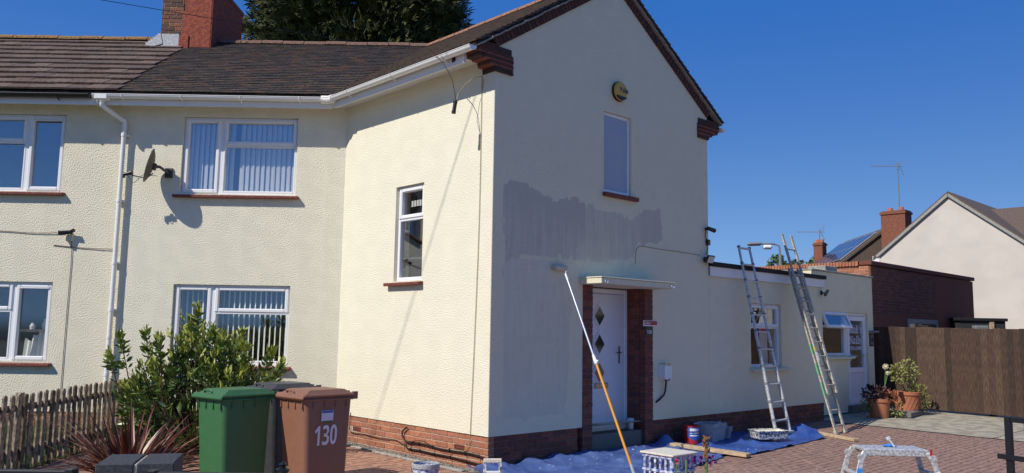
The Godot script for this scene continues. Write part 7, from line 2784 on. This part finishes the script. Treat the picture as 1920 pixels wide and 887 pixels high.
func iris_bed() -> void:
	var spots := [[1.055, -4.5, 1.08, true], [0.93, -4.42, 0.99, false]]
	for q in spots:
		var tall: bool = q[3]
		var t := thing("iris_plant", "fading iris stalk with brown flower head" if tall else "green iris stalk with bud beside the splashed crate", "plant")
		var o := Vector3(q[0], 0.0, q[1])
		var m := MB.new()
		m.tube([o, o + Vector3(0.005, q[2] * 0.6, 0), o + Vector3(0.012, q[2] - (0.10 if tall else 0.0), 0)], [0.012, 0.011, 0.008 if tall else 0.006], 8)
		put(m, "stalk", M.iris_green, t)
		if tall:
			m = MB.new()
			for i in 26:
				var p := o + Vector3(0.012 + rng.randf_range(-0.012, 0.012), q[2] - 0.10 + 0.0045 * i, rng.randf_range(-0.01, 0.01))
				var d := (Vector3.UP + rdir() * 0.7).normalized()
				var B := basis_dir(d, rng.randf() * 6)
				m.tri(p - B.x * 0.010, p + B.x * 0.010, p + d * 0.028)
				m.tri(p - B.z * 0.010, p + B.z * 0.010, p + d * 0.028)
			put(m, "withered_flower", M.iris_brown, t)
			m = MB.new()
			for i in 26:
				var d := rdir()
				var p := o + Vector3(-0.035 + (0.075 if i % 3 == 0 else 0.0), q[2] - 0.10, 0.0) + d * 0.018
				var B := basis_dir(d, rng.randf() * 6)
				m.tri(p - B.x * 0.012, p + B.x * 0.012, p + d * 0.022)
				m.tri(p - B.z * 0.012, p + B.z * 0.012, p + d * 0.022)
			put(m, "purple_flower", M.flower_purple, t)
		for i in 9:
			var a := TAU * i / 9 + 0.3
			m = MB.new()
			var out := Vector3(cos(a), 0, sin(a))
			var sv := Vector3(-sin(a), 0, cos(a)) * 0.010
			var h := rng.randf_range(0.70, 0.95)
			var b0 := o + out * 0.015
			var b1 := o + out * 0.05 + Vector3.UP * h * 0.6
			var b2 := o + out * rng.randf_range(0.07, 0.14) + Vector3.UP * h
			m.quad(b0 - sv, b0 + sv, b1 + sv, b1 - sv)
			m.tri(b1 - sv, b1 + sv, b2)
			put(m, "leaf_blade", M.iris_green, t)
	# low yellow-green shrubs at the foot of the boundary
	for q in [[0.84, -4.30, 0.90, 0.10], [1.16, -4.40, 0.90, 0.15]]:
		var t := thing("spurge_plant", "low yellow-green leafy plant at the foot of the splashed crates" if q[0] < 1.0 else "low yellow-green leafy plant around the fading iris stalk", "plant")
		var m := MB.new()
		for i in 7:
			var a := TAU * i / 7
			m.tube([Vector3(q[0], 0, q[1]), Vector3(q[0] + cos(a) * q[3] * 0.8, q[2] - 0.05, q[1] + sin(a) * q[3] * 0.8)], 0.005, 5)
		put(m, "stems", M.stem, t)
		var b := MB.new()
		var src := leaf_mesh(0.065, 0.014, 0.2, 0.35)
		for i in 260:
			var a := TAU * (i % 7) / 7
			var p := Vector3(q[0] + cos(a) * q[3] * 0.8, q[2] - 0.05 - rng.randf() * 0.12, q[1] + sin(a) * q[3] * 0.8)
			var d := (rdir() + Vector3.UP * 0.25).normalized()
			add_copy(b, src, Transform3D(basis_dir(d, rng.randf() * TAU).scaled(Vector3.ONE * rng.randf_range(0.8, 1.3)), p))
		put(b, "foliage", M.leaf_lime if q[0] < 1.0 else M.leaf_new, t).set_meta("kind", "stuff")
	var fl := thing("red_flower", "single small red flower before the board-topped crate", "flower")
	var m := MB.new()
	m.tube([Vector3(0.90, 0, -4.45), Vector3(0.895, 0.97, -4.45)], 0.003, 5)
	put(m, "stem", M.iris_green, fl)
	m = MB.new()
	for i in 12:
		var d := rdir()
		var p := Vector3(0.895, 0.975, -4.45) + d * 0.006
		var B := basis_dir(d, rng.randf() * 6)
		m.tri(p - B.x * 0.007, p + B.x * 0.007, p + d * 0.010)
	put(m, "petals", M.flower_red, fl)

func grass() -> void:
	var b := MB.new()
	b.colored = true
	for i in 9000:
		var x := rng.randf_range(-8.2, -5.64)
		var z := rng.randf_range(-12.2, -8.0)
		var h := rng.randf_range(0.08, 0.30) * (1.4 if z < -11 else 1.0)
		var p := Vector3(x, gy(z) - 0.03, z)
		var a := rng.randf() * TAU
		var s := Vector3(cos(a), 0, sin(a)) * 0.006
		var k := rng.randf_range(0.6, 1.3)
		b.col = Color(0.085 * k, 0.125 * k, 0.028 * k)
		b.tri(p - s, p + s, p + Vector3(rng.randf_range(-0.08, 0.08), h, rng.randf_range(-0.08, 0.08)))
	for i in 500:
		var z := rng.randf_range(-12.0, -8.2)
		var p := Vector3(-5.55 + rng.randf_range(0.0, 0.10), gy(z) - 0.01, z)
		var a := rng.randf() * TAU
		var s := Vector3(cos(a), 0, sin(a)) * 0.005
		b.col = Color(0.12, 0.12, 0.04)
		b.tri(p - s, p + s, p + Vector3(rng.randf_range(-0.05, 0.08), rng.randf_range(0.04, 0.14), rng.randf_range(-0.05, 0.05)))
	var m := mat("grass_blades", Color(1, 1, 1), 0.7)
	m.vertex_color_use_as_albedo = true
	var o := put(b, "grass", m, self)
	tag(o, "rough green grass behind the picket fence", "grass")
	o.set_meta("kind", "stuff")
